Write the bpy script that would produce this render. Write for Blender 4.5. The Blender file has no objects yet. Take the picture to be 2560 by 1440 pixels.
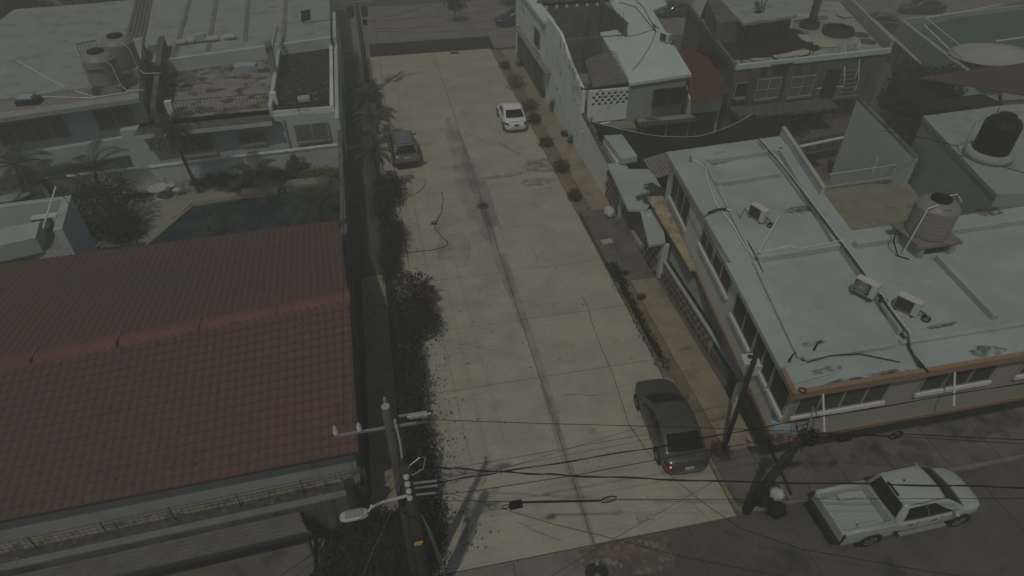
import bpy, math, random
from mathutils import Vector, Matrix, noise as mnoise
random.seed(7)
S = bpy.context.scene
COL = S.collection
R = math.radians

# ---------------------------------------------------------------- camera
cam = bpy.data.cameras.new("camera"); camo = bpy.data.objects.new("camera", cam); COL.objects.link(camo)
cam.sensor_width = 36.0; cam.lens = 36.0 * 1620.0 / 2560.0
cam.clip_start = 0.5; cam.clip_end = 2000
camo.location = (0, 0, 21.0)
camo.rotation_euler = (R(90) - math.atan2(1322.0, 1620.0), 0, -R(11.75))
S.camera = camo
# ---------------------------------------------------------------- sky, sun, exposure
SUN = Vector((-0.32, -0.50, 1.0)).normalized()      # towards the sun
w = bpy.data.worlds.new("World"); S.world = w; w.use_nodes = True
nt = w.node_tree; bg = nt.nodes["Background"]
sky = nt.nodes.new("ShaderNodeTexSky"); sky.sky_type = 'NISHITA'; sky.sun_disc = False
sky.sun_elevation = math.asin(SUN.z); sky.sun_rotation = math.atan2(SUN.x, SUN.y)
sky.dust_density = 1.5; sky.air_density = 1.0
nt.links.new(sky.outputs[0], bg.inputs[0]); bg.inputs[1].default_value = 0.10
sl = bpy.data.lights.new("sun", 'SUN'); sl.energy = 2.7; sl.angle = R(0.9); sl.color = (1.0, 0.93, 0.79)
so = bpy.data.objects.new("sun", sl); COL.objects.link(so)
so.rotation_euler = SUN.to_track_quat('Z', 'Y').to_euler(); so.location = (-20, -30, 60)
S.view_settings.view_transform = 'Standard'; S.view_settings.look = 'None'
S.view_settings.gamma = 1.0; S.view_settings.exposure = -1.36
S.render.engine = 'CYCLES'

# ---------------------------------------------------------------- materials
MATS = {}
def mat(name, col, col2=None, rough=0.85, scale=1.0, fine=0.12, fscale=14.0, stain=None, sscale=0.7, samt=0.35,
        streak=False, bump=0.15, metal=0.0, spec=0.10, brush=None, coat=0.0, alpha=1.0, emit=None, trans=0.0, ssoft=0.12):
    if name in MATS: return MATS[name]
    m = bpy.data.materials.new(name); m.use_nodes = True; MATS[name] = m
    t = m.node_tree; N = t.nodes; L = t.links; b = N["Principled BSDF"]
    b.inputs["Roughness"].default_value = rough; b.inputs["Metallic"].default_value = metal
    b.inputs["Specular IOR Level"].default_value = spec; b.inputs["Coat Weight"].default_value = coat
    b.inputs["Coat Roughness"].default_value = 0.06
    if trans: b.inputs["Transmission Weight"].default_value = trans
    if alpha < 1: b.inputs["Alpha"].default_value = alpha
    if emit:
        b.inputs["Emission Color"].default_value = (*emit[0], 1); b.inputs["Emission Strength"].default_value = emit[1]
    g = N.new("ShaderNodeNewGeometry")
    def noise(sc, det, stretch=None):
        src = g.outputs["Position"]
        if stretch:
            mp = N.new("ShaderNodeMapping"); mp.inputs["Scale"].default_value = stretch
            L.new(src, mp.inputs[0]); src = mp.outputs[0]
        n = N.new("ShaderNodeTexNoise"); n.inputs["Scale"].default_value = sc; n.inputs["Detail"].default_value = det
        n.inputs["Roughness"].default_value = 0.62
        L.new(src, n.inputs["Vector"]); return n.outputs["Fac"]
    def ramp(src, a, c):
        r = N.new("ShaderNodeMapRange"); r.inputs[1].default_value = a; r.inputs[2].default_value = c; r.clamp = True
        r.interpolation_type = 'SMOOTHSTEP'; L.new(src, r.inputs[0]); return r.outputs[0]
    def mix(fac, a, c, blend='MIX'):
        x = N.new("ShaderNodeMix"); x.data_type = 'RGBA'; x.blend_type = blend
        if isinstance(fac, float): x.inputs[0].default_value = fac
        else: L.new(fac, x.inputs[0])
        for i, v in ((6, a), (7, c)):
            if isinstance(v, tuple): x.inputs[i].default_value = (*v[:3], 1)
            else: L.new(v, x.inputs[i])
        return x.outputs[2]
    c = tuple(col)
    if col2: c = mix(ramp(noise(0.45 * scale, 7), 0.36, 0.64), c, tuple(col2))
    nf = noise(fscale * scale, 8)
    if fine:
        v = N.new("ShaderNodeMapRange"); v.inputs[1].default_value = 0.25; v.inputs[2].default_value = 0.75
        v.inputs[3].default_value = 1 - fine; v.inputs[4].default_value = 1 + fine; L.new(nf, v.inputs[0])
        cb = N.new("ShaderNodeCombineColor")
        for i in range(3): L.new(v.outputs[0], cb.inputs[i])
        c = mix(1.0, c, cb.outputs[0], 'MULTIPLY')
    if brush:
        nb = noise(1.0, 5, brush[0]); v = N.new('ShaderNodeMapRange'); v.inputs[1].default_value = 0.3; v.inputs[2].default_value = 0.7
        v.inputs[3].default_value = 1 - brush[1]; v.inputs[4].default_value = 1 + brush[1]; L.new(nb, v.inputs[0]); cb = N.new('ShaderNodeCombineColor')
        for i in range(3): L.new(v.outputs[0], cb.inputs[i])
        c = mix(1.0, c, cb.outputs[0], 'MULTIPLY')
    if stain:
        st = noise(sscale, 10, (1.0, 1.0, 0.12) if streak else None)
        e = 0.62 - 0.30 * samt
        c = mix(ramp(st, e, e + ssoft), c, tuple(stain))
    if isinstance(c, tuple): b.inputs["Base Color"].default_value = (*c, 1)
    else: L.new(c, b.inputs["Base Color"])
    if bump:
        bp = N.new("ShaderNodeBump"); bp.inputs["Strength"].default_value = bump; bp.inputs["Distance"].default_value = 0.02
        L.new(nf, bp.inputs["Height"]); L.new(bp.outputs[0], b.inputs["Normal"])
    return m

# ---------------------------------------------------------------- mesh helpers
ORG = {}
def dedup(): pass
def link(o, parent):
    COL.objects.link(o)
    if parent is not None: o.parent = parent
    return o
def tag(o, label=None, cat=None, group=None, kind=None):
    if label: o["label"] = label
    if cat: o["category"] = cat
    if group: o["group"] = group
    if kind: o["kind"] = kind
    return o
def thing(name, label, cat, loc=(0, 0, 0), rz=0.0, group=None):
    o = bpy.data.objects.new(name, None); o.empty_display_size = 0.3
    COL.objects.link(o); o.location = loc; o.rotation_euler = (0, 0, rz)
    ORG[o.name] = Vector(loc)
    return tag(o, label, cat, group)
def child(name, parent):
    o = bpy.data.objects.new(name, None); COL.objects.link(o); o.parent = parent
    ORG[o.name] = ORG.get(parent.name, Vector((0, 0, 0))).copy(); return o
def basis(d):
    d = Vector(d).normalized(); a = Vector((0, 0, 1)) if abs(d.z) < 0.9 else Vector((1, 0, 0))
    u = d.cross(a).normalized(); return u, u.cross(d).normalized()
class MB:
    def __init__(s): s.v = []; s.f = []
    def add(s, vs, fs):
        n = len(s.v); s.v += [tuple(x) for x in vs]; s.f += [tuple(i + n for i in f) for f in fs]; return s
    def box(s, x0, x1, y0, y1, z0, z1):
        return s.add([(x0,y0,z0),(x1,y0,z0),(x1,y1,z0),(x0,y1,z0),(x0,y0,z1),(x1,y0,z1),(x1,y1,z1),(x0,y1,z1)],
                     [(3,2,1,0),(4,5,6,7),(0,1,5,4),(1,2,6,5),(2,3,7,6),(3,0,4,7)])
    def obox(s, c, size, rz=0.0, tilt=None):
        m = Matrix.Rotation(rz, 3, 'Z')
        if tilt: m = m @ Matrix.Rotation(tilt[1], 3, tilt[0])
        hx, hy, hz = size[0]/2, size[1]/2, size[2]/2; c = Vector(c)
        vs = [c + m @ Vector((sx*hx, sy*hy, sz*hz)) for sz in (-1,1) for sx, sy in ((-1,-1),(1,-1),(1,1),(-1,1))]
        return s.add(vs, [(3,2,1,0),(4,5,6,7),(0,1,5,4),(1,2,6,5),(2,3,7,6),(3,0,4,7)])
    def prism(s, poly, z0, z1):
        n = len(poly)
        a = sum(poly[i][0]*poly[(i+1)%n][1] - poly[(i+1)%n][0]*poly[i][1] for i in range(n))
        if a < 0: poly = list(reversed(poly))
        zb = [z0]*n if not isinstance(z0, (list, tuple)) else (list(reversed(z0)) if a < 0 else z0)
        zt = [z1]*n if not isinstance(z1, (list, tuple)) else (list(reversed(z1)) if a < 0 else z1)
        vs = [(p[0],p[1],z) for p, z in zip(poly, zb)] + [(p[0],p[1],z) for p, z in zip(poly, zt)]
        fs = [tuple(range(n-1,-1,-1)), tuple(range(n,2*n))] + [(i,(i+1)%n,n+(i+1)%n,n+i) for i in range(n)]
        return s.add(vs, fs)
    def poly(s, pts):
        return s.add(pts, [tuple(range(len(pts)))])
    def slab(s, pts, nrm, th):      # flat polygon with thickness along nrm
        nrm = Vector(nrm).normalized()*th; n = len(pts); a = [Vector(p) for p in pts]; b = [p + nrm for p in a]
        return s.add(a + b, [tuple(range(n-1,-1,-1)), tuple(range(n,2*n))] + [(i,(i+1)%n,n+(i+1)%n,n+i) for i in range(n)])
    def tube(s, pts, r, n=6, r1=None, cap=True):
        pts = [Vector(p) for p in pts]; k = len(pts); r1 = r if r1 is None else r1; base = len(s.v); u = None
        for i, p in enumerate(pts):
            d = (pts[min(i+1,k-1)] - pts[max(i-1,0)])
            if d.length < 1e-9: d = Vector((0,0,1))
            d.normalize()
            if u is None: u, vv = basis(d)
            else:
                u = (u - d*u.dot(d)); u = u.normalized() if u.length > 1e-6 else basis(d)[0]; vv = u.cross(d).normalized()
            rr = r + (r1 - r)*i/max(1,k-1)
            for j in range(n):
                a = 2*math.pi*j/n; s.v.append(tuple(p + u*(rr*math.cos(a)) + vv*(rr*math.sin(a))))
        for i in range(k-1):
            for j in range(n):
                a = base+i*n+j; b_ = base+i*n+(j+1)%n; s.f.append((a, b_, b_+n, a+n))
        if cap and r > 1e-4: s.f.append(tuple(base+j for j in range(n-1,-1,-1)))
        if cap and r1 > 1e-4: s.f.append(tuple(base+(k-1)*n+j for j in range(n)))
        return s
    def bar(s, a, b, w_, h_=None):
        h_ = h_ or w_; a = Vector(a); b = Vector(b); d = (b-a).normalized(); u, v = basis(d); u = u*(w_/2); v = v*(h_/2)
        return s.add([a-u-v,a+u-v,a+u+v,a-u+v,b-u-v,b+u-v,b+u+v,b-u+v],
                     [(0,1,2,3),(7,6,5,4),(4,5,1,0),(5,6,2,1),(6,7,3,2),(7,4,0,3)])
    def lathe(s, prof, c=(0,0,0), n=24, cap=True):
        c = Vector(c); base = len(s.v)
        for r, z in prof:
            for j in range(n):
                a = 2*math.pi*j/n; s.v.append((c.x+r*math.cos(a), c.y+r*math.sin(a), c.z+z))
        for i in range(len(prof)-1):
            for j in range(n):
                a = base+i*n+j; b_ = base+i*n+(j+1)%n; s.f.append((a,b_,b_+n,a+n))
        if cap:
            s.f.append(tuple(base+j for j in range(n-1,-1,-1))); s.f.append(tuple(base+(len(prof)-1)*n+j for j in range(n)))
        return s
    def grid(s, fn, nu, nv):
        base = len(s.v)
        for i in range(nu+1):
            for j in range(nv+1): s.v.append(tuple(fn(i/nu, j/nv)))
        for i in range(nu):
            for j in range(nv):
                a = base+i*(nv+1)+j; s.f.append((a, a+nv+1, a+nv+2, a+1))
        return s
    def mesh(s, name, org=Vector((0,0,0))):
        me = bpy.data.meshes.new(name); me.from_pydata([(x-org.x, y-org.y, z-org.z) for x, y, z in s.v], [], s.f); me.update(); return me
    def build(s, name, m, parent=None, smooth=False, local=False, bevel=0.0, solid=0.0):
        org = Vector((0,0,0)) if (local or parent is None) else ORG.get(parent.name, Vector((0,0,0)))
        own = None
        if parent is None and not local:
            xs = [v[0] for v in s.v]; ys = [v[1] for v in s.v]; zs = [v[2] for v in s.v]
            own = Vector(((min(xs)+max(xs))/2, (min(ys)+max(ys))/2, min(zs))); org = own
        me = s.mesh(name, org); o = bpy.data.objects.new(name, me)
        if m is not None: me.materials.append(m)
        if smooth:
            for p in me.polygons: p.use_smooth = True
        link(o, parent); ORG[o.name] = org.copy()
        if own is not None: o.location = own
        if bevel:
            md = o.modifiers.new("bevel", 'BEVEL'); md.width = bevel; md.segments = 2; md.limit_method = 'ANGLE'; md.angle_limit = R(40)
        if solid:
            md = o.modifiers.new("solid", 'SOLIDIFY'); md.thickness = solid; md.offset = 0
        return o
def copy_tree(o, parent=None):
    c = o.copy(); COL.objects.link(c); c.parent = parent; ORG[c.name] = ORG.get(o.name, Vector((0,0,0))).copy()
    for ch in list(o.children): copy_tree(ch, c)
    return c
def lerp(a, b, t): return a + (b-a)*t
def vl(a, b, t): return Vector(a)*(1-t) + Vector(b)*t
def text_mesh(name, body, size, m, parent, loc, rot, depth=0.004):
    cu = bpy.data.curves.new(name, 'FONT'); cu.body = body; cu.size = size; cu.align_x = 'CENTER'; cu.align_y = 'CENTER'; cu.extrude = depth
    tmp = bpy.data.objects.new("tmp_text", cu); COL.objects.link(tmp)
    dg = bpy.context.evaluated_depsgraph_get(); me = bpy.data.meshes.new_from_object(tmp.evaluated_get(dg))
    bpy.data.objects.remove(tmp)
    me.name = name; me.materials.clear(); me.materials.append(m)
    o = bpy.data.objects.new(name, me); link(o, parent); o.location = loc; o.rotation_euler = rot; ORG[o.name] = Vector((0,0,0)); return o

# ---------------------------------------------------------------- palette
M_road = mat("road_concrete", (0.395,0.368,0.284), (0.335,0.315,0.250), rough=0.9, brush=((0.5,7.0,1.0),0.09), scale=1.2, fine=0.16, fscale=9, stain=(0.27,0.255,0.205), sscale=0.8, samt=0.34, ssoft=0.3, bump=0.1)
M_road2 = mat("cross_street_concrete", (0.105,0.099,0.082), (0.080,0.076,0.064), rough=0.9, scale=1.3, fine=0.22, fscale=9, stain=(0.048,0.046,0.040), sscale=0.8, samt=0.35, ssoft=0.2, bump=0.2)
M_road3 = mat("mid_grey_concrete", (0.205,0.198,0.162), (0.160,0.156,0.130), rough=0.9, scale=1.1, fine=0.18, fscale=9, stain=(0.11,0.107,0.092), sscale=0.6, samt=0.35, ssoft=0.25, bump=0.15)  # darker, greyer copy of the road concrete
M_joint = mat("road_joint", (0.10,0.095,0.082), fine=0.3, rough=0.95)
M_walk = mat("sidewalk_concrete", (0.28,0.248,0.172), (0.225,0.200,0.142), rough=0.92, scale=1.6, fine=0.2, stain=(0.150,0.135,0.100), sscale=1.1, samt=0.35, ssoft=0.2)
M_walkgrey = mat("sidewalk_grey", (0.150,0.142,0.115), (0.115,0.110,0.090), rough=0.92, scale=1.6, fine=0.2, stain=(0.070,0.066,0.056), sscale=1.0, samt=0.4, ssoft=0.2)
M_kerb = mat("kerb_yellow_worn", (0.260,0.210,0.100), (0.230,0.200,0.140), rough=0.9, scale=5, fine=0.25, stain=(0.180,0.165,0.125), sscale=3, samt=0.7)
M_kerbgrey = mat("kerb_grey", (0.21,0.20,0.165), (0.16,0.15,0.125), rough=0.9, scale=4, fine=0.25)
M_soil = mat("soil", (0.210,0.168,0.105), (0.150,0.122,0.080), rough=1, scale=4, fine=0.35, fscale=8, bump=0.6)
M_earth = mat("yard_earth", (0.13,0.115,0.085), (0.09,0.085,0.065), rough=1, scale=2, fine=0.3, bump=0.4)
M_wroof = mat("white_roof_paint", (0.365,0.425,0.390), (0.315,0.365,0.335), rough=0.75, scale=1.0, fine=0.09, stain=(0.275,0.305,0.275), sscale=1.6, samt=0.24, ssoft=0.25, bump=0.08)
M_wroofB = mat("bright_white_roof", (0.50,0.605,0.535), (0.455,0.555,0.49), rough=0.75, scale=1.0, fine=0.05, stain=(0.36,0.42,0.38), sscale=1.0, samt=0.12, ssoft=0.3, bump=0.08)
M_wroof2 = mat("white_roof_dirty", (0.300,0.345,0.295), (0.262,0.300,0.258), rough=0.8, scale=1.0, fine=0.1, stain=(0.190,0.210,0.180), sscale=0.9, samt=0.35, ssoft=0.2, bump=0.1)
M_wall = mat("painted_wall_white", (0.300,0.330,0.300), (0.270,0.298,0.272), rough=0.85, fine=0.06, stain=(0.170,0.185,0.165), sscale=1.6, samt=0.12, streak=True, ssoft=0.2, bump=0.06)
M_wallblue = mat("painted_wall_pale_blue", (0.44,0.50,0.49), (0.385,0.44,0.43), rough=0.85, fine=0.06, stain=(0.25,0.275,0.265), sscale=1.5, samt=0.2, streak=True, ssoft=0.2, bump=0.06)
M_cream = mat("facade_cream", (0.56,0.565,0.475), (0.51,0.515,0.435), rough=0.85, fine=0.06, stain=(0.420,0.430,0.350), sscale=1.3, samt=0.15, streak=True, ssoft=0.2, bump=0.06)
M_taupe = mat("facade_taupe", (0.300,0.290,0.245), (0.270,0.262,0.220), rough=0.85, fine=0.07, bump=0.06)
M_greywall = mat("bare_concrete_wall", (0.145,0.145,0.130), (0.105,0.105,0.095), rough=0.92, scale=2, fine=0.2, stain=(0.045,0.045,0.040), sscale=1.3, samt=0.5, streak=True, ssoft=0.2, bump=0.3)
M_peel = mat("peeling_white_wall", (0.660,0.700,0.650), (0.560,0.600,0.555), rough=0.9, fine=0.12, stain=(0.33,0.32,0.285), sscale=1.4, samt=0.14, ssoft=0.1, bump=0.3)
M_orange = mat("orange_trim", (0.300,0.185,0.108), (0.260,0.170,0.105), rough=0.8, fine=0.12)
M_trimw = mat("white_trim", (0.600,0.600,0.520), rough=0.7, fine=0.05)
M_tile = mat("terracotta_tile", (0.128,0.073,0.055), (0.106,0.065,0.050), rough=0.8, scale=1.2, fine=0.10, fscale=6, stain=(0.070,0.043,0.034), sscale=1.3, samt=0.18, ssoft=0.25, bump=0.08)
M_tilecap = mat("terracotta_ridge", (0.168,0.080,0.058), (0.142,0.072,0.053), rough=0.75, fine=0.1, stain=(0.090,0.050,0.038), sscale=2, samt=0.2)
M_rust = mat("rusty_sheet", (0.105,0.040,0.026), (0.085,0.034,0.024), rough=0.7, scale=3, fine=0.15, stain=(0.140,0.070,0.048), sscale=2.2, samt=0.1)
M_brownsheet = mat("weathered_sheet", (0.150,0.143,0.118), (0.115,0.11,0.092), rough=0.75, scale=4, fine=0.15)
M_black = mat("tar_black", (0.020,0.021,0.019), (0.032,0.033,0.030), rough=0.9, scale=2, fine=0.4, stain=(0.16,0.165,0.15), sscale=1.9, samt=0.26, ssoft=0.15, bump=0.3)
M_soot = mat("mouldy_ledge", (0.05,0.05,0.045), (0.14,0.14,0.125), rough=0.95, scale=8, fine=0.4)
M_terr = mat("weathered_terrace", (0.270,0.265,0.215), (0.205,0.200,0.162), rough=0.92, scale=2.2, fine=0.25, stain=(0.070,0.068,0.060), sscale=1.1, samt=0.38, ssoft=0.1, bump=0.2)
M_yterr = mat("yellowed_terrace", (0.245,0.238,0.182), (0.205,0.197,0.145), rough=0.9, scale=2.5, fine=0.15, stain=(0.120,0.115,0.088), sscale=1.6, samt=0.3, ssoft=0.2)
M_dark = mat("dark_metal", (0.022,0.023,0.022), rough=0.5, fine=0, bump=0)
M_darkgrey = mat("dark_grey_metal", (0.055,0.057,0.055), rough=0.55, fine=0.05, bump=0)
M_glass = mat("window_glass_dark", (0.016,0.019,0.019), rough=0.12, fine=0, bump=0, spec=0.5)
M_screen = mat("window_screen", (0.05,0.05,0.045), (0.07,0.068,0.06), rough=0.8, fine=0.1, bump=0)
M_alu = mat("aluminium_frame", (0.33,0.34,0.32), rough=0.45, metal=0.3, fine=0, bump=0)
M_grille = mat("white_grille_paint", (0.36,0.37,0.34), rough=0.6, fine=0.05, bump=0)
M_rail = mat("rusted_rail", (0.06,0.05,0.043), rough=0.7, fine=0.2, bump=0)
M_tank = mat("beige_plastic_tank", (0.230,0.215,0.180), (0.210,0.195,0.165), rough=0.45, fine=0.03, bump=0, spec=0.4)
M_tankblk = mat("black_plastic_tank", (0.014,0.0145,0.014), rough=0.45, fine=0.05, bump=0)
M_pvc = mat("white_pipe", (0.62,0.63,0.60), rough=0.5, fine=0.03, bump=0)
M_acw = mat("air_conditioner_casing", (0.50,0.51,0.47), rough=0.6, fine=0.05, bump=0)
M_coil = mat("condenser_coil", (0.06,0.058,0.052), rough=0.7, fine=0.2, fscale=40, bump=0.2)
M_rubber = mat("black_cable", (0.014,0.014,0.013), rough=0.6, fine=0, bump=0)
M_pole = mat("concrete_pole", (0.10,0.097,0.086), (0.08,0.077,0.068), rough=0.9, scale=3, fine=0.15)
M_polewood = mat("weathered_wood_pole", (0.058,0.054,0.047), (0.042,0.039,0.035), rough=0.95, scale=4, fine=0.3, bump=0.4)
M_galv = mat("galvanised_steel", (0.36,0.37,0.36), rough=0.45, metal=0.5, fine=0.08, bump=0)
M_lamp = mat("street_lamp_casing", (0.36,0.385,0.37), rough=0.5, fine=0.05, bump=0)
M_ceram = mat("white_ceramic", (0.42,0.43,0.40), rough=0.25, fine=0, bump=0)
M_water = mat("pool_water", (0.010,0.030,0.036), (0.014,0.042,0.046), rough=0.05, fine=0, bump=0.03, spec=0.5)
M_poolblue = mat("pool_paint_turquoise", (0.12,0.28,0.25), (0.10,0.245,0.225), rough=0.6, fine=0.06)
M_deck = mat("pool_deck_concrete", (0.255,0.258,0.190), (0.225,0.228,0.170), rough=0.9, fine=0.1, stain=(0.140,0.138,0.108), sscale=1.2, samt=0.25, ssoft=0.2)
M_stone = mat("brown_cladding_stone", (0.085,0.062,0.045), (0.125,0.088,0.06), rough=0.85, scale=9, fine=0.25)
M_mortar = mat("pale_mortar", (0.30,0.29,0.25), rough=0.95, fine=0.15)
M_net = mat("black_shade_cloth", (0.013,0.0135,0.0125), (0.018,0.0185,0.017), rough=0.95, fine=0.2, bump=0.2)
M_leafdk = mat("leaf_dark", (0.022,0.028,0.014), (0.015,0.020,0.011), rough=0.7, scale=6, fine=0.4, fscale=3, bump=0)
M_leaf = mat("leaf_green", (0.038,0.046,0.022), (0.024,0.031,0.016), rough=0.65, scale=6, fine=0.4, fscale=3, bump=0)
M_leafyl = mat("leaf_yellowgreen", (0.12,0.12,0.045), (0.06,0.07,0.03), rough=0.7, scale=8, fine=0.4, fscale=3, bump=0)
M_palm = mat("palm_leaf", (0.050,0.060,0.031), (0.032,0.040,0.022), rough=0.5, scale=5, fine=0.3, fscale=3, bump=0)
M_bract = mat("magenta_bract", (0.145,0.026,0.052), (0.09,0.022,0.036), rough=0.7, scale=8, fine=0.3, fscale=3, bump=0)
M_bark = mat("bark", (0.09,0.075,0.055), (0.06,0.052,0.04), rough=0.95, scale=5, fine=0.3, bump=0.5)
M_twig = mat("dry_twig", (0.055,0.045,0.034), rough=0.95, fine=0.2, bump=0)
M_litter = mat("dry_leaf", (0.10,0.078,0.045), (0.05,0.042,0.03), rough=0.9, scale=20, fine=0.2, bump=0)
M_plastic = mat("white_plastic", (0.400,0.430,0.400), rough=0.5, fine=0.04, bump=0)
M_foam = mat("cream_foam_board", (0.400,0.400,0.290), (0.350,0.345,0.240), rough=0.85, fine=0.08)
M_teal = mat("teal_paint", (0.052,0.128,0.100), (0.044,0.108,0.085), rough=0.75, scale=1.5, fine=0.08, stain=(0.030,0.065,0.053), sscale=1.2, samt=0.2)
M_blue = mat("blue_tarp", (0.05,0.155,0.22), (0.04,0.12,0.175), rough=0.6, fine=0.1)
M_paleblue = mat("pale_blue_sheet", (0.30,0.39,0.40), rough=0.7, fine=0.1)
M_wood = mat("plank", (0.23,0.18,0.11), (0.17,0.135,0.085), rough=0.85, scale=5, fine=0.2)

# ================================================================ the setting: ground, streets, pavements
def structure(o): o["kind"] = "structure"; return o
g_ = MB().box(-260,260,-60,420,-0.9,-0.10).build("ground", M_earth); structure(g_)
def slabs(parent, xs, ys, z0, z1, m, gap=0.02, name="slab", skew=0.0):
    for i in range(len(xs)-1):
        for j in range(len(ys)-1):
            dz = random.uniform(-0.004, 0.004); h = gap/2
            x0, x1, y0, y1 = xs[i]+h, xs[i+1]-h, ys[j]+h, ys[j+1]-h
            b = MB(); e = 0.012
            b.add([(x0,y0,z0),(x1,y0,z0),(x1,y1,z0),(x0,y1,z0),(x0,y0,z1+dz-e),(x1,y0,z1+dz-e),(x1,y1,z1+dz-e),(x0,y1,z1+dz-e),
                   (x0+e,y0+e,z1+dz),(x1-e,y0+e,z1+dz),(x1-e,y1-e,z1+dz),(x0+e,y1-e,z1+dz)],
                  [(0,1,5,4),(1,2,6,5),(2,3,7,6),(3,0,4,7),(4,5,9,8),(5,6,10,9),(6,7,11,10),(7,4,8,11),(8,9,10,11)])
            b.build(name, m, parent)
road = structure(MB().box(-0.72,10.5,10.9,60.4,-0.09,-0.035).build("road", M_joint))
slabs(road, [-0.72,5.17,10.5], [10.92,15.0,18.9,22.75,26.62,30.6,34.5,38.4,42.3,46.2,50.1,54.0,57.2,60.4], -0.05, 0.0, M_road, 0.03)
cross = structure(MB().box(-60,70,-12,10.9,-0.09,-0.04).build("cross_street", M_joint))
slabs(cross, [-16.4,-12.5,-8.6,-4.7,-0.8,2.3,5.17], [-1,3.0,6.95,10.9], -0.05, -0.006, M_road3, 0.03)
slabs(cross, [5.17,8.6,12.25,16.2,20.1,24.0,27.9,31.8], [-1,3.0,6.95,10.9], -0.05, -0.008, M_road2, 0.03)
far = structure(MB().box(-70,110,63.9,76,-0.09,-0.03).build("far_street", M_joint))
slabs(far, [-9,-4.5,-0.8,3,7,11,15,20,26,33,41,50,60,72], [63.9,67.5,71.2,76], -0.05, -0.006, M_road3, 0.03)
slabs(far, [-9,-4.5,-0.55], [60.4,63.9], -0.05, -0.006, M_road3, 0.03)
slabs(far, [10.9,15,20,26,33,41,50,60,72], [60.4,63.9], -0.05, -0.006, M_road3, 0.03)
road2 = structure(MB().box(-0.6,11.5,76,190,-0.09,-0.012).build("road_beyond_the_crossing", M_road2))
# drain channel across the road, debris caught in it
drain = thing("drain_channel", "long dark storm drain channel with grating across the far end of the street", "drain", (5,62,0))
MB().box(-0.6,10.95,60.42,63.88,-0.085,-0.06).build("channel_floor", mat("wet_drain_dark",(0.012,0.013,0.012),(0.022,0.022,0.02),rough=0.45,scale=3,fine=0.4), drain)
for k in range(22):
    x = -0.45 + k*0.135
    MB().box(x,x+0.05,60.62,63.85,-0.055,-0.012).build("grate_bar", M_dark, drain)
b = MB()
for k in range(150):
    x = 2.6 + 8.0*random.random()**0.7; y = random.uniform(60.8,63.7); a = random.uniform(0,3.1); l = random.uniform(0.1,0.5)
    b.bar((x,y,-0.045),(x+l*math.cos(a),y+l*math.sin(a),-0.03),0.03,0.02)
o = b.build("debris", M_litter, drain); o["kind"] = "stuff"
for k,(px,nm) in enumerate([((7.06,59.89),"small square drain grate in the road in front of the storm channel"),((-2.66,61.7),"small square drain grate beside the house wall at the far left corner")]):
    t = thing("drain_grate", nm, "drain grate", (px[0],px[1],0), 0, "small square drain grates")
    MB().box(px[0]-0.42,px[0]+0.42,px[1]-0.3,px[1]+0.3,-0.03,0.006).build("frame", M_darkgrey, t)
    for j in range(6): MB().box(px[0]-0.36+j*0.13,px[0]-0.30+j*0.13,px[1]-0.26,px[1]+0.26,0.006,0.016).build("grate_bar", M_rail, t)
# manhole cover in the road
mx,my = (5.13,33.25)
t = thing("manhole_cover", "round iron manhole cover on the concrete seam in mid street", "manhole cover", (mx,my,0))
MB().lathe([(0.42,-0.02),(0.42,0.008),(0.34,0.008)],(mx,my,0),24,False).build("rim", M_kerbgrey, t)
MB().lathe([(0.335,-0.02),(0.335,0.012),(0.30,0.016)],(mx,my,0),24).build("lid", M_darkgrey, t)
# right pavement
pav = structure(MB().prism([(10.62,11.05),(13.6,11.05),(13.6,59.5),(10.62,59.5)],-0.08,0.06).build("pavement", M_joint))
slabs(pav, [11.32,12.72], [13.5,15.6,17.8,20.0,22.2,24.4], 0.05, 0.14, M_walk, 0.025)
slabs(pav, [10.64,12.72], [24.4,26.7,29.0,31.2], 0.05, 0.135, M_walkgrey, 0.02)
slabs(pav, [11.32,12.72], [31.2,33.6,36.0,38.5,41,43.5,46,48.5,51,53.5,56.5,59.4], 0.05, 0.14, M_walk, 0.025)
slabs(pav, [10.64,12.25,13.6], [11.07,13.5], 0.05, 0.14, M_walkgrey, 0.025)
for y0,y1 in ((13.5,24.4),(31.2,59.4)):
    b = MB(); n = int((y1-y0)/0.35)
    b.grid(lambda u,v: (lerp(10.63,11.31,u), lerp(y0,y1,v), 0.085+0.035*mnoise.noise(Vector((u*3,(y0+(y1-y0)*v)*1.3,4)))), 3, n)
    b.build("planting_strip", M_soil, pav, True)
for y0,y1,m in ((11.4,15.2,M_kerb),(15.2,19.0,M_kerbgrey),(19.0,24.4,M_kerbgrey),(31.2,35.5,M_kerb),(35.5,40,M_kerb),(40,45,M_kerb),(45,50,M_kerb),(50,55,M_kerb),(55,59.3,M_kerbgrey)):
    MB().box(10.47,10.63,y0+0.01,y1-0.01,-0.08,0.15).build("kerb", m, pav, bevel=0.02)
pts = [(10.47,11.4),(10.50,11.18),(10.58,11.02),(10.75,10.93),(11.0,10.9),(11.0,11.06),(10.80,11.08),(10.70,11.14),(10.65,11.25),(10.63,11.4)]
MB().prism(pts,-0.08,0.15).build("kerb", M_kerb, pav)
fpav = structure(MB().prism([(13.6,11.05),(45,11.05),(45,13.6),(13.6,13.6)],-0.08,0.05).build("front_pavement", M_joint))
slabs(fpav, [13.6,15.2,17.2,19.4,21.6,23.8,26,28.4,31], [11.07,13.55], 0.05, 0.13, M_walkgrey, 0.03)
for x0,x1 in ((11.0,14),(14,18),(18,22),(22,26),(26,31)): MB().box(x0+0.01,x1-0.01,10.9,11.06,-0.08,0.14).build("kerb", M_kerbgrey, fpav, bevel=0.02)
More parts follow.
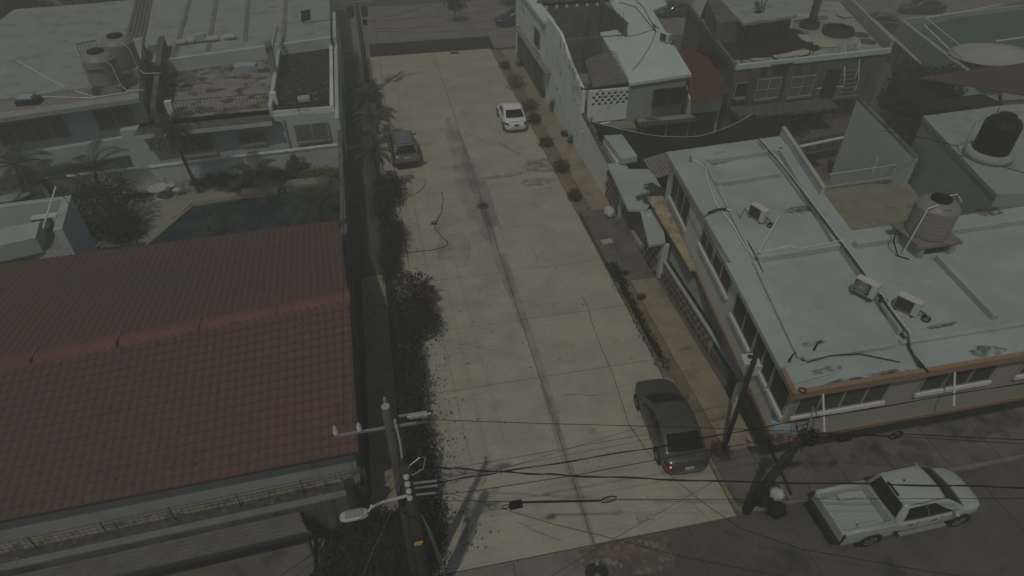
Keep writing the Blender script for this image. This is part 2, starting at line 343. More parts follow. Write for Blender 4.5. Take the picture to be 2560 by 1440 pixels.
# left pavement
lpav = structure(MB().box(-2.35,-0.72,10.95,59.5,-0.08,0.05).build("left_pavement", M_joint))
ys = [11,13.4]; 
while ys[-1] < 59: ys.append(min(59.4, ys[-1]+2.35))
slabs(lpav, [-2.3,-1.08], [y for y in ys if y < 28.5], 0.04, 0.13, M_walk, 0.025)  # lighter concrete colour makes up for the shade on this stretch
slabs(lpav, [-2.3,-1.08], [y for y in ys if y > 26.5], 0.04, 0.13, mat("shade_dark_pavement",(0.085,0.08,0.065),(0.065,0.062,0.052),rough=0.95,scale=2,fine=0.25), 0.025)  # darker colour stands in for shade missing on this sunlit stretch
b = MB(); b.grid(lambda u,v: (lerp(-1.08,-0.74,u), lerp(11,59,v), 0.09+0.03*mnoise.noise(Vector((u*3,v*60,9)))), 2, 120); b.build("planting_strip", mat("shade_dark_soil",(0.06,0.052,0.038),(0.04,0.036,0.027),rough=1,scale=4,fine=0.4,bump=0.5), lpav, True)  # soil colour darkened to stand in for shade along the strip
for k in range(12): MB().box(-0.74,-0.60,11.4+k*4.0+0.01,15.4+k*4.0-0.01,-0.08,0.14).build("kerb", M_kerbgrey, lpav, bevel=0.02)
# patched hole in the cross street
t = thing("road_patch", "broken brown patch of dug-up road in the cross street", "road patch", (6.2,10.3,0))
b = MB(); c = (5.32,10.3,0)
b.grid(lambda u,v: (lerp(4.6,7.7,u)+0.25*mnoise.noise(Vector((v*4,u*4,1))), lerp(9.55,10.85,v)+0.12*mnoise.noise(Vector((u*5,v*3,7))), 0.004+0.02*abs(mnoise.noise(Vector((u*9,v*6,3))))), 26, 14)
b.build("rubble_bed", mat("dug_soil",(0.155,0.125,0.08),(0.10,0.09,0.07),rough=1,scale=5,fine=0.4,stain=(0.22,0.20,0.165),sscale=4,samt=0.3,bump=0.6), t, True)
b = MB(); hc = (4.95,9.93,0)
b.lathe([(0.40,0.012),(0.36,0.02),(0.0,0.02)],(hc[0],hc[1],0),20,False); b.build("asphalt_disc", M_black, t)
b = MB(); hc = (5.8,9.85,0)
b.lathe([(0.34,0.012),(0.30,0.03),(0.0,0.035)],(hc[0],hc[1],0),20,False); b.build("concrete_disc", M_road2, t)
for k in range(16):
    x = random.uniform(4.8,7.4); y = random.uniform(9.7,10.8); s = random.uniform(0.05,0.16)
    MB().obox((x,y,0.02+s*0.2),(s*1.6,s,s*0.5),random.uniform(0,3)).build("stone", M_kerbgrey, t)
# faint graffiti on the road (hand-painted marks)
M_spray = mat("grey_spray_paint", (0.13,0.125,0.11), rough=0.9, fine=0.2)
p = (7.23,11.47,0.01)
text_mesh("painted_mark", "SUC", 0.34, M_spray, road, (p[0]-ORG[road.name].x,p[1]-ORG[road.name].y,0.004-ORG[road.name].z), (0,0,R(2)), 0.001)
M_sprayr = mat("red_spray_paint", (0.22,0.135,0.10), rough=0.9, fine=0.2)
p = (6.54,15.59,0.01)
text_mesh("painted_mark", "SIG", 0.26, M_sprayr, road, (p[0]-ORG[road.name].x,p[1]-ORG[road.name].y,0.004-ORG[road.name].z), (0,0,R(-4)), 0.001)
# stains on the road: flat oil / water marks with their own shape
def blot(parent, c, rx, ry, m, seed, rot=0.0, z=0.004, n=36):
    b = MB(); pts = []
    for k in range(n):
        a = 2*math.pi*k/n; rr = 1+0.45*mnoise.noise(Vector((math.cos(a)*1.7,math.sin(a)*1.7,seed)))+0.2*mnoise.noise(Vector((math.cos(a)*5,math.sin(a)*5,seed)))
        x, y = rx*rr*math.cos(a), ry*rr*math.sin(a)
        pts.append((c[0]+x*math.cos(rot)-y*math.sin(rot), c[1]+x*math.sin(rot)+y*math.cos(rot), z))
    b.poly(pts); return b.build("stain", m, parent)
def soft(name, col, a, sc=2.5):
    m = mat(name, col, rough=0.85, fine=0.2, bump=0); t = m.node_tree; N = t.nodes; L = t.links
    g = N.new("ShaderNodeNewGeometry"); n = N.new("ShaderNodeTexNoise"); n.inputs["Scale"].default_value = sc; n.inputs["Detail"].default_value = 8
    L.new(g.outputs["Position"], n.inputs["Vector"]); r = N.new("ShaderNodeMapRange"); r.inputs[1].default_value = 0.35; r.inputs[2].default_value = 0.7
    r.inputs[4].default_value = a; L.new(n.outputs["Fac"], r.inputs[0]); L.new(r.outputs[0], N["Principled BSDF"].inputs["Alpha"]); return m
M_oil = soft("oil_stain", (0.075,0.072,0.062), 0.5)
M_oil2 = soft("tyre_grime", (0.19,0.188,0.172), 0.40, 0.45)
M_mould = soft("roof_mould", (0.045,0.045,0.04), 0.75, 3.5)
M_rustst = soft("rust_stain", (0.09,0.065,0.045), 0.9, 4)
blot(road, (9.82,37.38,0), 1.2, 0.9, M_oil, 1); blot(road, (9.06,35.38,0), 1.1, 0.45, M_oil, 2); blot(road, (6.95,36.61,0), 1.5, 0.22, M_oil, 3, 0.05)
blot(road, (8.11,40.36,0), 1.4, 0.10, M_oil, 5, -1.05); blot(road, (6.54,41.94,0), 0.9, 0.08, M_oil, 6, -1.1); blot(road, (6.08,46.49,0), 0.8, 0.08, M_oil, 6, -1.2)
blot(road, (5.31,22.68,0), 0.22, 6.5, M_oil2, 8); blot(road, (5.09,28.81,0), 0.25, 5.5, M_oil2, 12); blot(road, (5.21,34.91,0), 0.5, 6.0, M_oil2, 9, 0.02)
blot(road, (5.17,14.84,0), 0.2, 4.0, M_oil2, 10); blot(road, (4.69,38.16,0), 0.7, 8, M_oil2, 14, 0.0, 0.0045)
blot(road, (4.9,57.75,0), 0.35, 0.25, M_oil, 20); blot(road, (0.84,12.29,0), 0.15, 0.7, M_oil, 21, -0.3)
blot(road, (2.8,30.07,0), 0.9, 3.0, M_oil2, 31, 0.0, 0.0045)
blot(cross, (18.93,11.05,-0.01), 1.3, 0.8, M_oil, 23, 0, 0.0); blot(cross, (11.02,8.84,-0.01), 1.0, 0.5, M_oil, 24, 0, 0.0)
for i,(px,rx,ry) in enumerate([((16.71,12.35,0.13),0.9,0.5),((18.53,11.97,0.13),0.8,0.6),((21.37,12.57,0.13),1.2,0.7),((14.82,12.36,0.13),0.6,0.4),((23.11,12.83,0.13),1.0,0.6)]):
    blot(fpav, px, rx, ry, M_oil, 40+i, 0, 0.138)
for i,(px,rx,ry) in enumerate([((10.57,16.65,0.14),0.5,0.75),((10.65,18.43,0.14),0.28,0.5),((10.63,15.64,0.14),0.4,0.35)]):
    blot(pav, px, rx, ry, mat("damp_concrete",(0.12,0.118,0.10),(0.15,0.145,0.12),rough=0.7,fine=0.15), 50+i, 0.4, 0.147)
for i,px in enumerate([(12.09,19.11,0.14),(11.58,15.01,0.14),(12.64,22.83,0.14),(12.36,25.79,0.14)]):
    blot(pav, px, 0.45, 0.09, M_oil, 60+i, 0.1, 0.148)

# ================================================================ building helpers
UP = Vector((0,0,1))
def window(parent, o, u, wd, h, out, n=2, sill=None, grille=None, frame_m=None, pane_m=None, fw=0.05):
    """o: lower left corner on the wall face, u: unit vector along the wall, out: outward normal"""
    o, u, out = Vector(o), Vector(u).normalized(), Vector(out).normalized()
    P = lambda a, z, d: o + u*a + UP*z + out*d
    b = MB()
    for a, c in ((P(0,fw/2,0.03),P(wd,fw/2,0.03)),(P(0,h-fw/2,0.03),P(wd,h-fw/2,0.03))): b.bar(a,c,fw,0.07)
    for k in range(n+1):
        x = min(max(wd*k/n, fw/2), wd-fw/2); b.bar(P(x,fw,0.03),P(x,h-fw,0.03),fw,0.07)
    wobj = b.build("window", frame_m or M_alu, parent)
    for k in range(n):
        x0, x1 = wd*k/n+0.015, wd*(k+1)/n-0.015
        MB().slab([P(x0,0.01,0.004),P(x1,0.01,0.004),P(x1,h-0.01,0.004),P(x0,h-0.01,0.004)], out, 0.012).build("pane", pane_m or M_glass, wobj)
    if sill: MB().bar(P(-0.05,-0.05,0.08),P(wd+0.05,-0.05,0.08),0.10,0.16).build("sill", sill, wobj)
    if grille:
        b = MB(); st, dpt, m, kind = grille
        if kind == 'diamond':
            x = -h
            while x < wd:
                for s in (1,-1):
                    a0, a1 = max(x,0), min(x+h,wd)
                    if a1 > a0:
                        z0, z1 = a0-x, a1-x
                        if s < 0: z0, z1 = h-z0, h-z1
                        b.bar(P(a0,z0,dpt),P(a1,z1,dpt),0.022)
                x += st
            for z in (0.0,h): b.bar(P(0,z,dpt),P(wd,z,dpt),0.035)
            for x in (0.0,wd): b.bar(P(x,0,dpt),P(x,h,dpt),0.035)
            for z in (0.0,h):
                for x in (0.0,wd): b.bar(P(x,z,0),P(x,z,dpt),0.03)
        else:
            x = 0.0
            while x <= wd+0.001: b.bar(P(x,0,dpt),P(x,h,dpt),0.022); x += st
            for z in (0.02,h/2,h-0.02): b.bar(P(0,z,dpt),P(wd,z,dpt),0.03)
        b.build("grille", m, wobj)
    return wobj
def ac_unit(loc, rz, label, fan=True, wd=0.82, dp=0.32, h=0.58, cat="air conditioner", pipes=True):
    t = thing("air_conditioner", label, cat, loc, rz, "outdoor air conditioner units")
    MB().box(-wd/2,wd/2,-dp/2,dp/2,0.06,h+0.06).build("casing", M_acw, t, local=True, bevel=0.015)
    for s in (-1,1): MB().box(s*wd*0.35-0.04,s*wd*0.35+0.04,-dp/2-0.04,dp/2+0.04,0,0.06).build("foot", M_darkgrey, t, local=True)
    b = MB(); b.box(-wd/2+0.03,wd/2-0.20,-dp/2-0.012,-dp/2-0.002,0.11,h+0.01); b.build("coil", M_coil, t, local=True)
    if fan:
        b = MB(); c = (-0.10,-dp/2-0.02,h/2+0.06)
        for rr in (0.07,0.13,0.19,0.24):
            b.tube([(c[0]+rr*math.cos(a),c[1],c[2]+rr*math.sin(a)) for a in [2*math.pi*k/20 for k in range(21)]],0.009,4)
        for k in range(6):
            a = math.pi*k/6; b.bar((c[0]-0.24*math.cos(a),c[1],c[2]-0.24*math.sin(a)),(c[0]+0.24*math.cos(a),c[1],c[2]+0.24*math.sin(a)),0.012)
        b.build("fan_guard", M_grille, t, local=True)
    b = MB(); b.box(wd/2,wd/2+0.03,-dp/2+0.06,dp/2-0.06,0.12,0.4); b.build("service_cover", M_grille, t, local=True)
    if pipes:
        b = MB()
        b.tube([(wd/2+0.03,0,0.3),(wd/2+0.18,0.03,0.28),(wd/2+0.26,0.10,0.12),(wd/2+0.2,0.25,0.03),(wd/2+0.05,0.3,0.03)],0.022,6)
        for k in range(3): b.tube([(wd/2+0.28+0.14*math.cos(a),0.05+0.14*math.sin(a)+0.03*k,0.03+0.03*k) for a in [2*math.pi*i/14 for i in range(15)]],0.014,5)
        b.build("refrigerant_pipe", M_rubber, t, local=True)
    return t
def water_tank(loc, r, h, label, m=None, stand=None, rz=0.0):
    m = m or M_tank
    t = thing("water_tank", label, "water tank", loc, rz, "rooftop water tanks")
    prof = [(r*0.97,0.0),(r,0.05)]
    for k in range(7): z = 0.08+k*(h*0.72-0.08)/6; prof += [(r,z),(r*0.994,z+0.02),(r,z+0.04)]
    prof += [(r,h*0.74),(r*0.97,h*0.78),(r*0.80,h*0.87),(r*0.52,h*0.92)]
    MB().lathe(prof,(0,0,0),36).build("tank_body", m, t, True, True)
    MB().lathe([(r*0.46,h*0.90),(r*0.48,h*0.93),(r*0.48,h*0.985),(r*0.40,h),(0.001,h*1.005)],(0,0,0),28,False).build("lid", M_tankblk, t, True, True)
    return t
def balustrade(t, a, b_, h, n, m, bw=0.02, top=0.04, name="rail_bar"):
    a, b_ = Vector(a), Vector(b_)
    MB().bar(a+UP*h,b_+UP*h,top).build("top_rail", m, t); MB().bar(a+UP*0.08,b_+UP*0.08,top*0.8).build("bottom_rail", m, t)
    for k in range(n+1):
        p = vl(a,b_,k/n); MB().bar(p+UP*0.08,p+UP*h,bw).build(name, m, t)
def pipe(parent, pts, r, m=None, name="pipe"): return MB().tube(pts, r, 6).build(name, m or M_pvc, parent)

# ================================================================ main white-roofed building on the right
mb = thing("corner_building", "large white-roofed corner building with orange roof edge, right of the street", "building", (16.0,19,0))
RZ = 5.5
NW, SW = (13.78,27.72), (11.49,11.61)
NE, SE = (20.4,28.2), (27.0, 11.72)
ED = (18.77,19.42)
# ground floor, recessed below the overhanging upper floor
MB().prism([(13.35,13.45),(28,13.45),(28,19.5),(19.2,19.5),(20.0,27.6),(13.6,27.6)],0.0,2.78).build("ground_floor_wall", mat("ground_floor_paint",(0.50,0.475,0.42),(0.46,0.44,0.39),rough=0.85,fine=0.06,bump=0.05), mb)
jog = (12.5,18.39)
up = [NW, (jog[0]+0.22,jog[1]), jog, SW, SE, (28,19.6), (ED[0],ED[1]), NE]
upi = [(NW[0]+0.25,NW[1]-0.2),(SW[0]+0.25,SW[1]+0.25),(27.8,SW[1]+0.25),(27.8,19.4),(ED[0]-0.1,ED[1]+0.1),(NE[0]-0.2,NE[1]-0.2)]
MB().prism(upi,2.78,RZ-0.2).build("upper_floor_wall", M_cream, mb)
MB().box(SW[0]+0.26,27.7,SW[1]+0.235,SW[1]+0.27,2.80,RZ-0.21).build("south_wall", M_taupe, mb)  # taupe sheet over the cream wall; lens darkening is put into its colour
MB().prism([(x,y) for x,y in up],RZ-0.2,RZ).build("roof_slab", M_wroof, mb)
wd_ = (Vector((SW[0],SW[1],0))-Vector((NW[0],NW[1],0))); wl = wd_.length; wu = wd_.normalized(); wout = Vector((wu.y,-wu.x,0)); wout = wout if wout.x < 0 else -wout
wpt = lambda s, z: Vector((NW[0]+0.25,NW[1]-0.2,0)).lerp(Vector((SW[0]+0.25,SW[1]+0.25,0)), s) + UP*z
# cornice band where the upper floor overhangs
MB().prism([(wpt(0,0)+wout*0.06)[:2],(wpt(1,0)+wout*0.06)[:2],(SW[0]+0.25-0.0,SW[1]+0.19),(27.9,SW[1]+0.19),(27.9,SW[1]+0.5),(SW[0]+0.6,SW[1]+0.5),(NW[0]+0.6,NW[1]-0.3)],2.62,2.80).build("overhang_edge", M_orange, mb)
# tan ledge with peeling paint beside the upper windows
a0, a1 = wpt(-0.01,2.82)+wout*0.07, wpt(0.40,2.82)+wout*0.07
MB().slab([a0, a1, a1+wout*0.28, a0+wout*0.85],UP,0.10).build("ledge", mat("peeling_ledge",(0.40,0.37,0.24),(0.34,0.27,0.16),rough=0.95,scale=5,fine=0.2,stain=(0.23,0.18,0.12),sscale=3,samt=0.5,bump=0.3), mb)
# upper floor windows, west face
def wface(s0, s1, z0, z1, n, sill=M_trimw, pm=None, grille=None):
    return window(mb, wpt(s0,z0)+wout*0.003, wu, wl*(s1-s0), z1-z0, wout, n, sill, grille, None, pm or M_screen)
wface(0.06,0.245,3.55,5.15,3)
wface(0.375,0.475,4.15,5.2,2); wface(0.485,0.615,4.2,5.2,2)
wface(0.665,0.80,3.95,5.2,2); wface(0.805,0.91,3.95,5.2,2); wface(0.915,0.992,3.95,5.2,1)
# south face windows
sx0 = SW[0]+0.25; sy = SW[1]+0.235
def sface(x0, x1, z0, z1, n): return window(mb, (x0,sy-0.003,z0), (1,0,0), x1-x0, z1-z0, (0,-1,0), n, M_trimw, None, None, M_screen)
sface(11.95,15.35,4.05,5.2,4); sface(16.6,19.5,4.15,5.2,3); sface(20.6,23.5,4.15,5.2,3)
# orange fascia along the front of the roof
MB().box(SW[0]-0.05,27,SW[1]-0.06,SW[1]+0.10,RZ-0.21,RZ+0.07).build("roof_fascia", M_orange, mb)
MB().slab([(SW[0]-0.06,SW[1]+0.125,RZ+0.004),(SW[0]+0.10,SW[1]+0.125,RZ+0.004),(SW[0]+0.26,SW[1]+1.05,RZ+0.004),(SW[0]+0.11,SW[1]+1.05,RZ+0.004)],UP,0.09).build("roof_fascia", M_orange, mb)
e0 = Vector((NW[0],NW[1],RZ-0.20)); e1 = Vector((SW[0],SW[1],RZ-0.20))
MB().bar(e0-wu*0.0+UP*0.03+wout*0.012,e0.lerp(e1,0.56)+UP*0.03+wout*0.012,0.03,0.08).build("drip_edge", M_orange, mb)
# raised beams on the roof
RIBW = 0.22
def rib(a, b_, wdt=RIBW, h=0.24, z=RZ): MB().bar(Vector((a[0],a[1],z+h/2-0.03)),Vector((b_[0],b_[1],z+h/2-0.03)),wdt,h+0.06).build("roof_beam", M_wroof, mb, bevel=0.03)
def flatrib(a, b_, h=0.26, wdt=RIBW):
    a, b_ = Vector((a[0],a[1],0)), Vector((b_[0],b_[1],0)); d = (b_-a).normalized(); n = Vector((-d.y,d.x,0))*wdt/2
    MB().prism([(a-n)[:2],(b_-n)[:2],(b_+n)[:2],(a+n)[:2]],RZ-0.03,RZ+h).build("roof_beam", M_wroof, mb, bevel=0.03)
flatrib((15.27,26.16),(19.49,26.49)); flatrib((14.71,24.01),(18.15,24.26))
flatrib((19.44,26.6),(17.4,18.57)); flatrib((15.27,26.16),(13.77,18.34),0.10,0.3)
flatrib((13.7,18.22),(17.52,18.34),0.3); flatrib((17.47,18.18),(16.52,13.3),0.28,0.2)
flatrib((13.67,18.15),(12.55,12.94),0.14,0.34)
flatrib((12.55,12.9),(15.94,12.88),0.18); flatrib((18.12,18.33),(26.29,18.45),0.28,0.26)
flatrib((20.81,16.88),(20.3,13.32),0.26,0.2); flatrib((16.23,12.92),(21.74,12.91),0.14,0.2)
flatrib((11.84,12.74),(13.7,12.81),0.06,0.08)
# mould and bird-dropping stains on the roof
for i,(c,rx,ry) in enumerate([((15.9,26.2,5.5),0.75,0.22),((17.46,21.36,5.5),0.6,0.25),((14.33,11.72,5.5),1.3,0.18),((13.34,11.75,5.5),0.7,0.14),((15.2,11.72,5.5),0.5,0.14),((18.83,11.99,5.5),0.7,0.28),((13.11,12.33,5.5),0.5,0.14),((25.59,19.57,5.5),0.8,0.3),((13.3,13.54,5.5),0.5,0.12),((18.23,13.44,5.5),0.8,0.1),((16.43,27.08,5.5),0.3,0.08)]):
    blot(mb, c, rx, ry, M_mould if i != 1 else M_rustst, 70+i, 0.05, RZ+0.006+0.0006*i)
# nook terrace with yellowed floor and railing
TZ = 2.8
MB().prism([(19.25,19.65),(28.4,19.65),(28.4,26.3),(20.2,27.4)],TZ-0.2,TZ).build("terrace_floor", M_yterr, mb)
MB().prism([(19.25,19.62),(28.4,19.62),(28.4,26.3),(20.2,27.4)],0,TZ-0.2).build("terrace_base", M_taupe, mb)
bt = thing("terrace_railing", "white metal railing along the back of the yellowed terrace", "railing", (25,26,TZ))
balustrade(bt, (22.95,26.73,2.85), (27.45,26.95,2.85), 0.85, 34, M_plastic, 0.025, 0.06)
balustrade(bt, (27.45,26.95,2.85), (27.3,26.39,2.85), 0.85, 4, M_plastic, 0.025, 0.06)
MB().bar((22.95,26.73,2.85),(27.45,26.95,2.85),0.22,0.12).build("kerb_stone", M_yterr, bt)
# low coloured parapet east of the main roof
pw = thing("courtyard_parapet", "thin green-painted wall with yellow top between white roof and sunken courtyard", "wall", (20.5,26,0))
a, c = (20.51,28.39), (19.04,22.28)
MB().prism([(a[0],a[1]),(c[0],c[1]),(c[0]+0.18,c[1]),(a[0]+0.18,a[1])],0.1,5.9).build("wall", M_wallblue, pw)
MB().prism([(a[0]-0.02,a[1]),(c[0]-0.02,c[1]),(c[0]+0.20,c[1]),(a[0]+0.20,a[1])],5.9,5.94).build("coping", M_foam, pw)
# street-front stone walls, canopies, gate
SX = 12.66
sw_ = thing("street_front_wall", "street wall of the corner building with brown stone panels and white rail", "wall", (12.8,22,0))
def stones(y0, y1, z0, z1, x, size=0.34):
    MB().box(x,x+0.16,y0,y1,z0,z1).build("mortar_bed", M_mortar, sw_)
    ny = max(1,int((y1-y0)/size)); nz = max(1,int((z1-z0)/(size*0.8)))
    for i in range(ny):
        for j in range(nz):
            off = 0.5*(j % 2)
            cy = y0+(i+0.5+off*0.9)*(y1-y0)/ny; cz = z0+(j+0.5)*(z1-z0)/nz
            if cy > y1-0.05: continue
            n = random.choice((5,6,7)); rr = size*0.50; pts = []
            for k in range(n):
                a = 2*math.pi*k/n+random.uniform(-0.25,0.25); q = rr*random.uniform(0.82,1.06)
                pts.append((x,min(max(cy+q*math.cos(a),y0),y1),min(max(cz+0.86*q*math.sin(a),z0),z1)))
            MB().slab(pts,(-1,0,0),0.03).build("stone", M_stone, sw_)
stones(13.6+5.0,24.3,0.14,1.15,12.95,0.40); stones(24.4,26.65,0.14,2.3,12.72,0.40); stones(30.3,32.7,0.14,2.3,SX,0.40)
MB().box(12.90,13.06,15.6,24.3,1.15,1.23).build("rail_coping", M_wroof, sw_)
MB().box(13.0,13.12,13.6,18.6,0.1,0.55).build("plinth", M_greywall, sw_)
b = MB()
for k in range(34): b.bar((13.2,18.0+k*0.185,1.3),(13.2,18.0+k*0.185,2.2),0.03)
for k in range(8): b.bar((13.24,17.9,1.3+k*0.12),(13.24,24.3,1.3+k*0.12),0.05,0.02)
b.build("window_bars", M_grille, sw_)
MB().box(13.27,13.30,17.9,24.3,1.28,2.25).build("window_screen", M_screen, sw_)
MB().box(12.80,13.10,24.28,24.45,0.12,2.2).build("pier", M_cream, sw_); MB().box(12.80,13.05,26.68,26.85,0.12,2.45).build("pier", M_trimw, sw_)
MB().box(12.60,12.85,15.45,15.75,0.12,1.35).build("pier", M_trimw, sw_); MB().box(12.66,12.86,30.15,30.3,0.12,2.45).build("pier", M_trimw, sw_)
# gate (wooden boards) with dark sill
gt = thing("garage_gate", "brown wooden board gate between the stone panels under the white canopy", "gate", (12.9,28.5,0.13))
for k in range(17): MB().box(12.92,12.97,26.87+k*0.193,27.05+k*0.193,0.16,2.3).build("board", mat("gate_board",(0.17,0.13,0.095),(0.14,0.11,0.082),rough=0.8,scale=6,fine=0.15), gt)
MB().box(12.72,12.92,26.9,30.1,0.14,0.42).build("bottom_rail", M_taupe, gt)
c1 = thing("porch_canopy", "stepped white flat canopy over the brown gate and stone wall", "canopy", (13.6,31,2.5))
MB().prism([(12.47,32.38),(12,27.45),(12.9,27.15),(14.56,29.04),(14.88,32.28)],2.34,2.5).build("slab", M_wroof, c1)
MB().prism([(13.1,35.06),(14.24,34.99),(14.19,32.08),(13.17,31.99)],2.6,2.98).build("upper_slab", M_wroof, c1)
MB().prism([(13.0,32.3),(13.25,32.3),(13.35,35.2),(13.1,35.2)],0.1,2.6).build("side_wall", M_cream, c1)
c2 = thing("small_canopy", "small white flat canopy in shade of the ledge beside the stone wall", "canopy", (12.9,26,2.4))
MB().prism([(12.67,27.35),(13.81,27.32),(12.84,24.27),(11.94,24.21)],2.26,2.4).build("slab", M_wroof, c2)
# roof tile strip + courtyard pool behind the canopy
tp = thing("clay_tile_awning", "small awning of round clay tiles between canopy and white roof", "awning", (15.3,30.5,2.4))
for r_ in range(6):
    for k in range(8):
        a = Vector((14.65,32.05,2.75)); c = Vector((16.25,32.53,2.75)); d = Vector((14.74,30.35,2.35))
        p = a + (c-a)*(k/7.5) + (d-a)*(r_/6.0)*0.95; q = a + (c-a)*(k/7.5) + (d-a)*((r_+1.25)/6.0)*0.95
        b = MB(); u = (c-a).normalized()*0.10
        b.add([p-u,p-u*0.5+UP*0.06,p+u*0.5+UP*0.06,p+u,q-u,q-u*0.5+UP*0.06,q+u*0.5+UP*0.06,q+u],[(0,1,5,4),(1,2,6,5),(2,3,7,6),(3,2,1,0),(4,5,6,7)])
        b.build("tile", mat("aged_clay_tile",(0.26,0.245,0.20),(0.19,0.18,0.15),rough=0.9,scale=6,fine=0.2), tp)
a = Vector((14.77,32.31,2.6)); c = Vector((16.52,32.88,2.6)); d = Vector((14.86,30.59,2.2))
MB().slab([a,c,c+(d-a),d],UP,-0.05).build("deck", M_darkgrey, tp)
cp = thing("courtyard_pool", "little turquoise pool with cream rim behind the white canopy", "pool", (15.6,29,0.1))
MB().prism([(14.2,29.3),(17.6,29.3),(17.6,33.2),(14.2,33.2)],0.1,0.5).build("pool_rim", M_foam, cp)
MB().prism([(14.75,29.5),(17.5,29.5),(17.5,32.4),(14.75,32.4)],0.5,0.515).build("water", mat("pool_water_turquoise",(0.09,0.25,0.23),(0.07,0.2,0.19),rough=0.08,fine=0,bump=0.02), cp)
# awning rods on the south face
for i,(p0,p1) in enumerate([((12.51,11.54,5.35),(13.44,11.47,4)),((17.41,11.64,5.35),(18.55,11.56,4))]):
    p0 = Vector(p0); p1 = Vector((p0.x+0.12,p0.y-0.55,4.1))
    tag(MB().tube([p0,p1],0.035,8).build("awning_rod", M_pvc), ["white rod slanting off the front wall near the building corner","white rod slanting off the front wall further right"][i], "rod", "white awning rods")
# window-mounted air conditioner on the west face
p = wpt(0.845,3.75)+wout*0.30
t = thing("wall_air_conditioner", "boxy white air conditioner jutting from the upper windows by the dark pole", "air conditioner", tuple(p), math.atan2(wu.y,wu.x))
MB().box(-0.33,0.33,-0.30,0.30,0,0.50).build("casing", M_acw, t, local=True, bevel=0.02)
for k in range(2): MB().lathe([(0.10,0.0),(0.115,0.012),(0.09,0.016),(0.02,0.010)],(-0.15+0.30*k,0,0.50),18,False).build("fan_opening", M_dark, t, local=True)
b = MB()
for k in range(6): b.box(-0.30,0.30,-0.315,-0.30,0.07+k*0.065,0.10+k*0.065)
b.build("louvre", M_grille, t, local=True)
# ---------------------------------------------------------------- neighbour with the black tank (far right)
nb = thing("right_neighbour_house", "white-roofed house at the right edge carrying the black tank", "house", (33,22,0))
n1, n2 = (28.28,27.52), (25.93,19.8)
MB().prism([n1,(33.54,27.8),(46,27),(46,12.5),(28.5,12.5),(27.9,19.6),n2],0,6.0).build("wall", M_wall, nb)
MB().prism([(n1[0]-0.05,n1[1]+0.05),(33.62,27.89),(46,27.2),(46,12.4),(28.4,12.4),(27.8,19.6),(n2[0]-0.05,n2[1])],6.0,6.18).build("roof", M_wroof2, nb)
p0 = Vector((n1[0],n1[1]-0.15,6.18)); p1 = Vector((n2[0],n2[1],6.18))
tw = thing("tall_boundary_wall", "tall plain grey-white boundary wall rising to a point behind the terrace", "wall", (27.3,29,0))
wa, wb = (27.2,31.46,5.62), (27.2,26.25,4.64)
MB().add([(27.2,wa[1]+0.05,0.1),(27.2,wb[1]-0.3,0.1),(27.2,wb[1]-0.3,wb[2]),(27.2,wa[1]+0.05,wa[2]),(27.42,wa[1]+0.05,0.1),(27.42,wb[1]-0.3,0.1),(27.42,wb[1]-0.3,wb[2]),(27.42,wa[1]+0.05,wa[2])],
         [(0,1,2,3),(7,6,5,4),(4,5,1,0),(6,7,3,2),(5,6,2,1),(7,4,0,3)]).build("wall", M_wallblue, tw)
MB().bar((27.31,wa[1]+0.05,wa[2]+0.03),(27.31,wb[1]-0.3,wb[2]+0.03),0.28,0.06).build("coping", M_greywall, tw)
MB().box(27.16,27.2,28.3,28.42,2.4,3.4).build("waste_pipe", M_pvc, tw)
cy = structure(MB().box(20.3,27.2,27.6,40,-0.09,0.10).build("courtyard", mat("courtyard_brown",(0.15,0.125,0.10),(0.12,0.10,0.08),rough=0.9,fine=0.15)))
mw = thing("courtyard_back_wall", "low worn white wall across the back of the sunken courtyard", "wall", (25,34,0))
MB().bar((26.5,34.25,1.2),(30.13,34.86,1.2),0.2,1.0).build("wall", M_greywall, mw)
MB().bar((25.86,33.45,1.72),(29.41,34.05,1.72),0.24,0.06).build("coping", M_cream, mw)
bt_ = water_tank((28.1,22.9,6.42), 0.78, 1.95, "black plastic water tank on round plinth at right edge", M_tankblk)
MB().lathe([(1.05,-0.26),(1.05,0.12),(0.80,0.14)],(0,0,0),32).build("plinth", M_wroof2, bt_, True, True)
b = MB(); b.tube([(-0.55,0.55,1.5),(-0.95,0.6,1.4),(-1.1,0.5,0.6),(-1.0,0.3,-0.2)],0.03,6); b.tube([(0.3,0.8,1.9),(0.6,1.1,1.7),(0.9,1.1,-0.2)],0.03,6)
b.build("pipe", M_galv, bt_, local=True)
b = MB(); b.tube([(-3.2,3.6,-0.23),(-1.5,2.2,-0.21),(-0.6,1.2,-0.22)],0.02,5); b.tube([(-1.2,0.4,-0.22),(0.4,-1.6,-0.22),(1.4,-3.8,-0.22)],0.02,5); b.build("cable", M_rubber, bt_, local=True)
# main roof tank
tk = water_tank((20.95,18.0,6.12), 0.80, 1.62, "beige water tank on a concrete stand on the white corner roof")
MB().box(-1.0,0.95,-0.95,0.85,-0.12,0.0).build("stand_slab", M_kerbgrey, tk, local=True)
for x in (-0.75,0.65): MB().box(x-0.1,x+0.1,-0.9,0.8,-0.62,-0.12).build("stand_block", M_wroof2, tk, local=True)
b = MB(); b.tube([(-0.4,-0.35,1.5),(-0.88,-0.4,1.45),(-1.15,-0.5,-0.1),(-1.2,-0.5,-0.55)],0.025,6); b.tube([(0.25,0.1,1.55),(0.7,0.05,1.62),(0.95,-0.1,1.3)],0.02,6); b.build("pipe", M_pvc, tk, local=True)
b = MB(); b.tube([(-1.0,0.1,-0.1),(-1.35,0.1,0.15),(-1.6,-0.2,-0.1),(-1.5,-0.6,-0.58),(-1.2,-0.9,-0.58)],0.028,6); b.build("hose", M_rubber, tk, local=True)
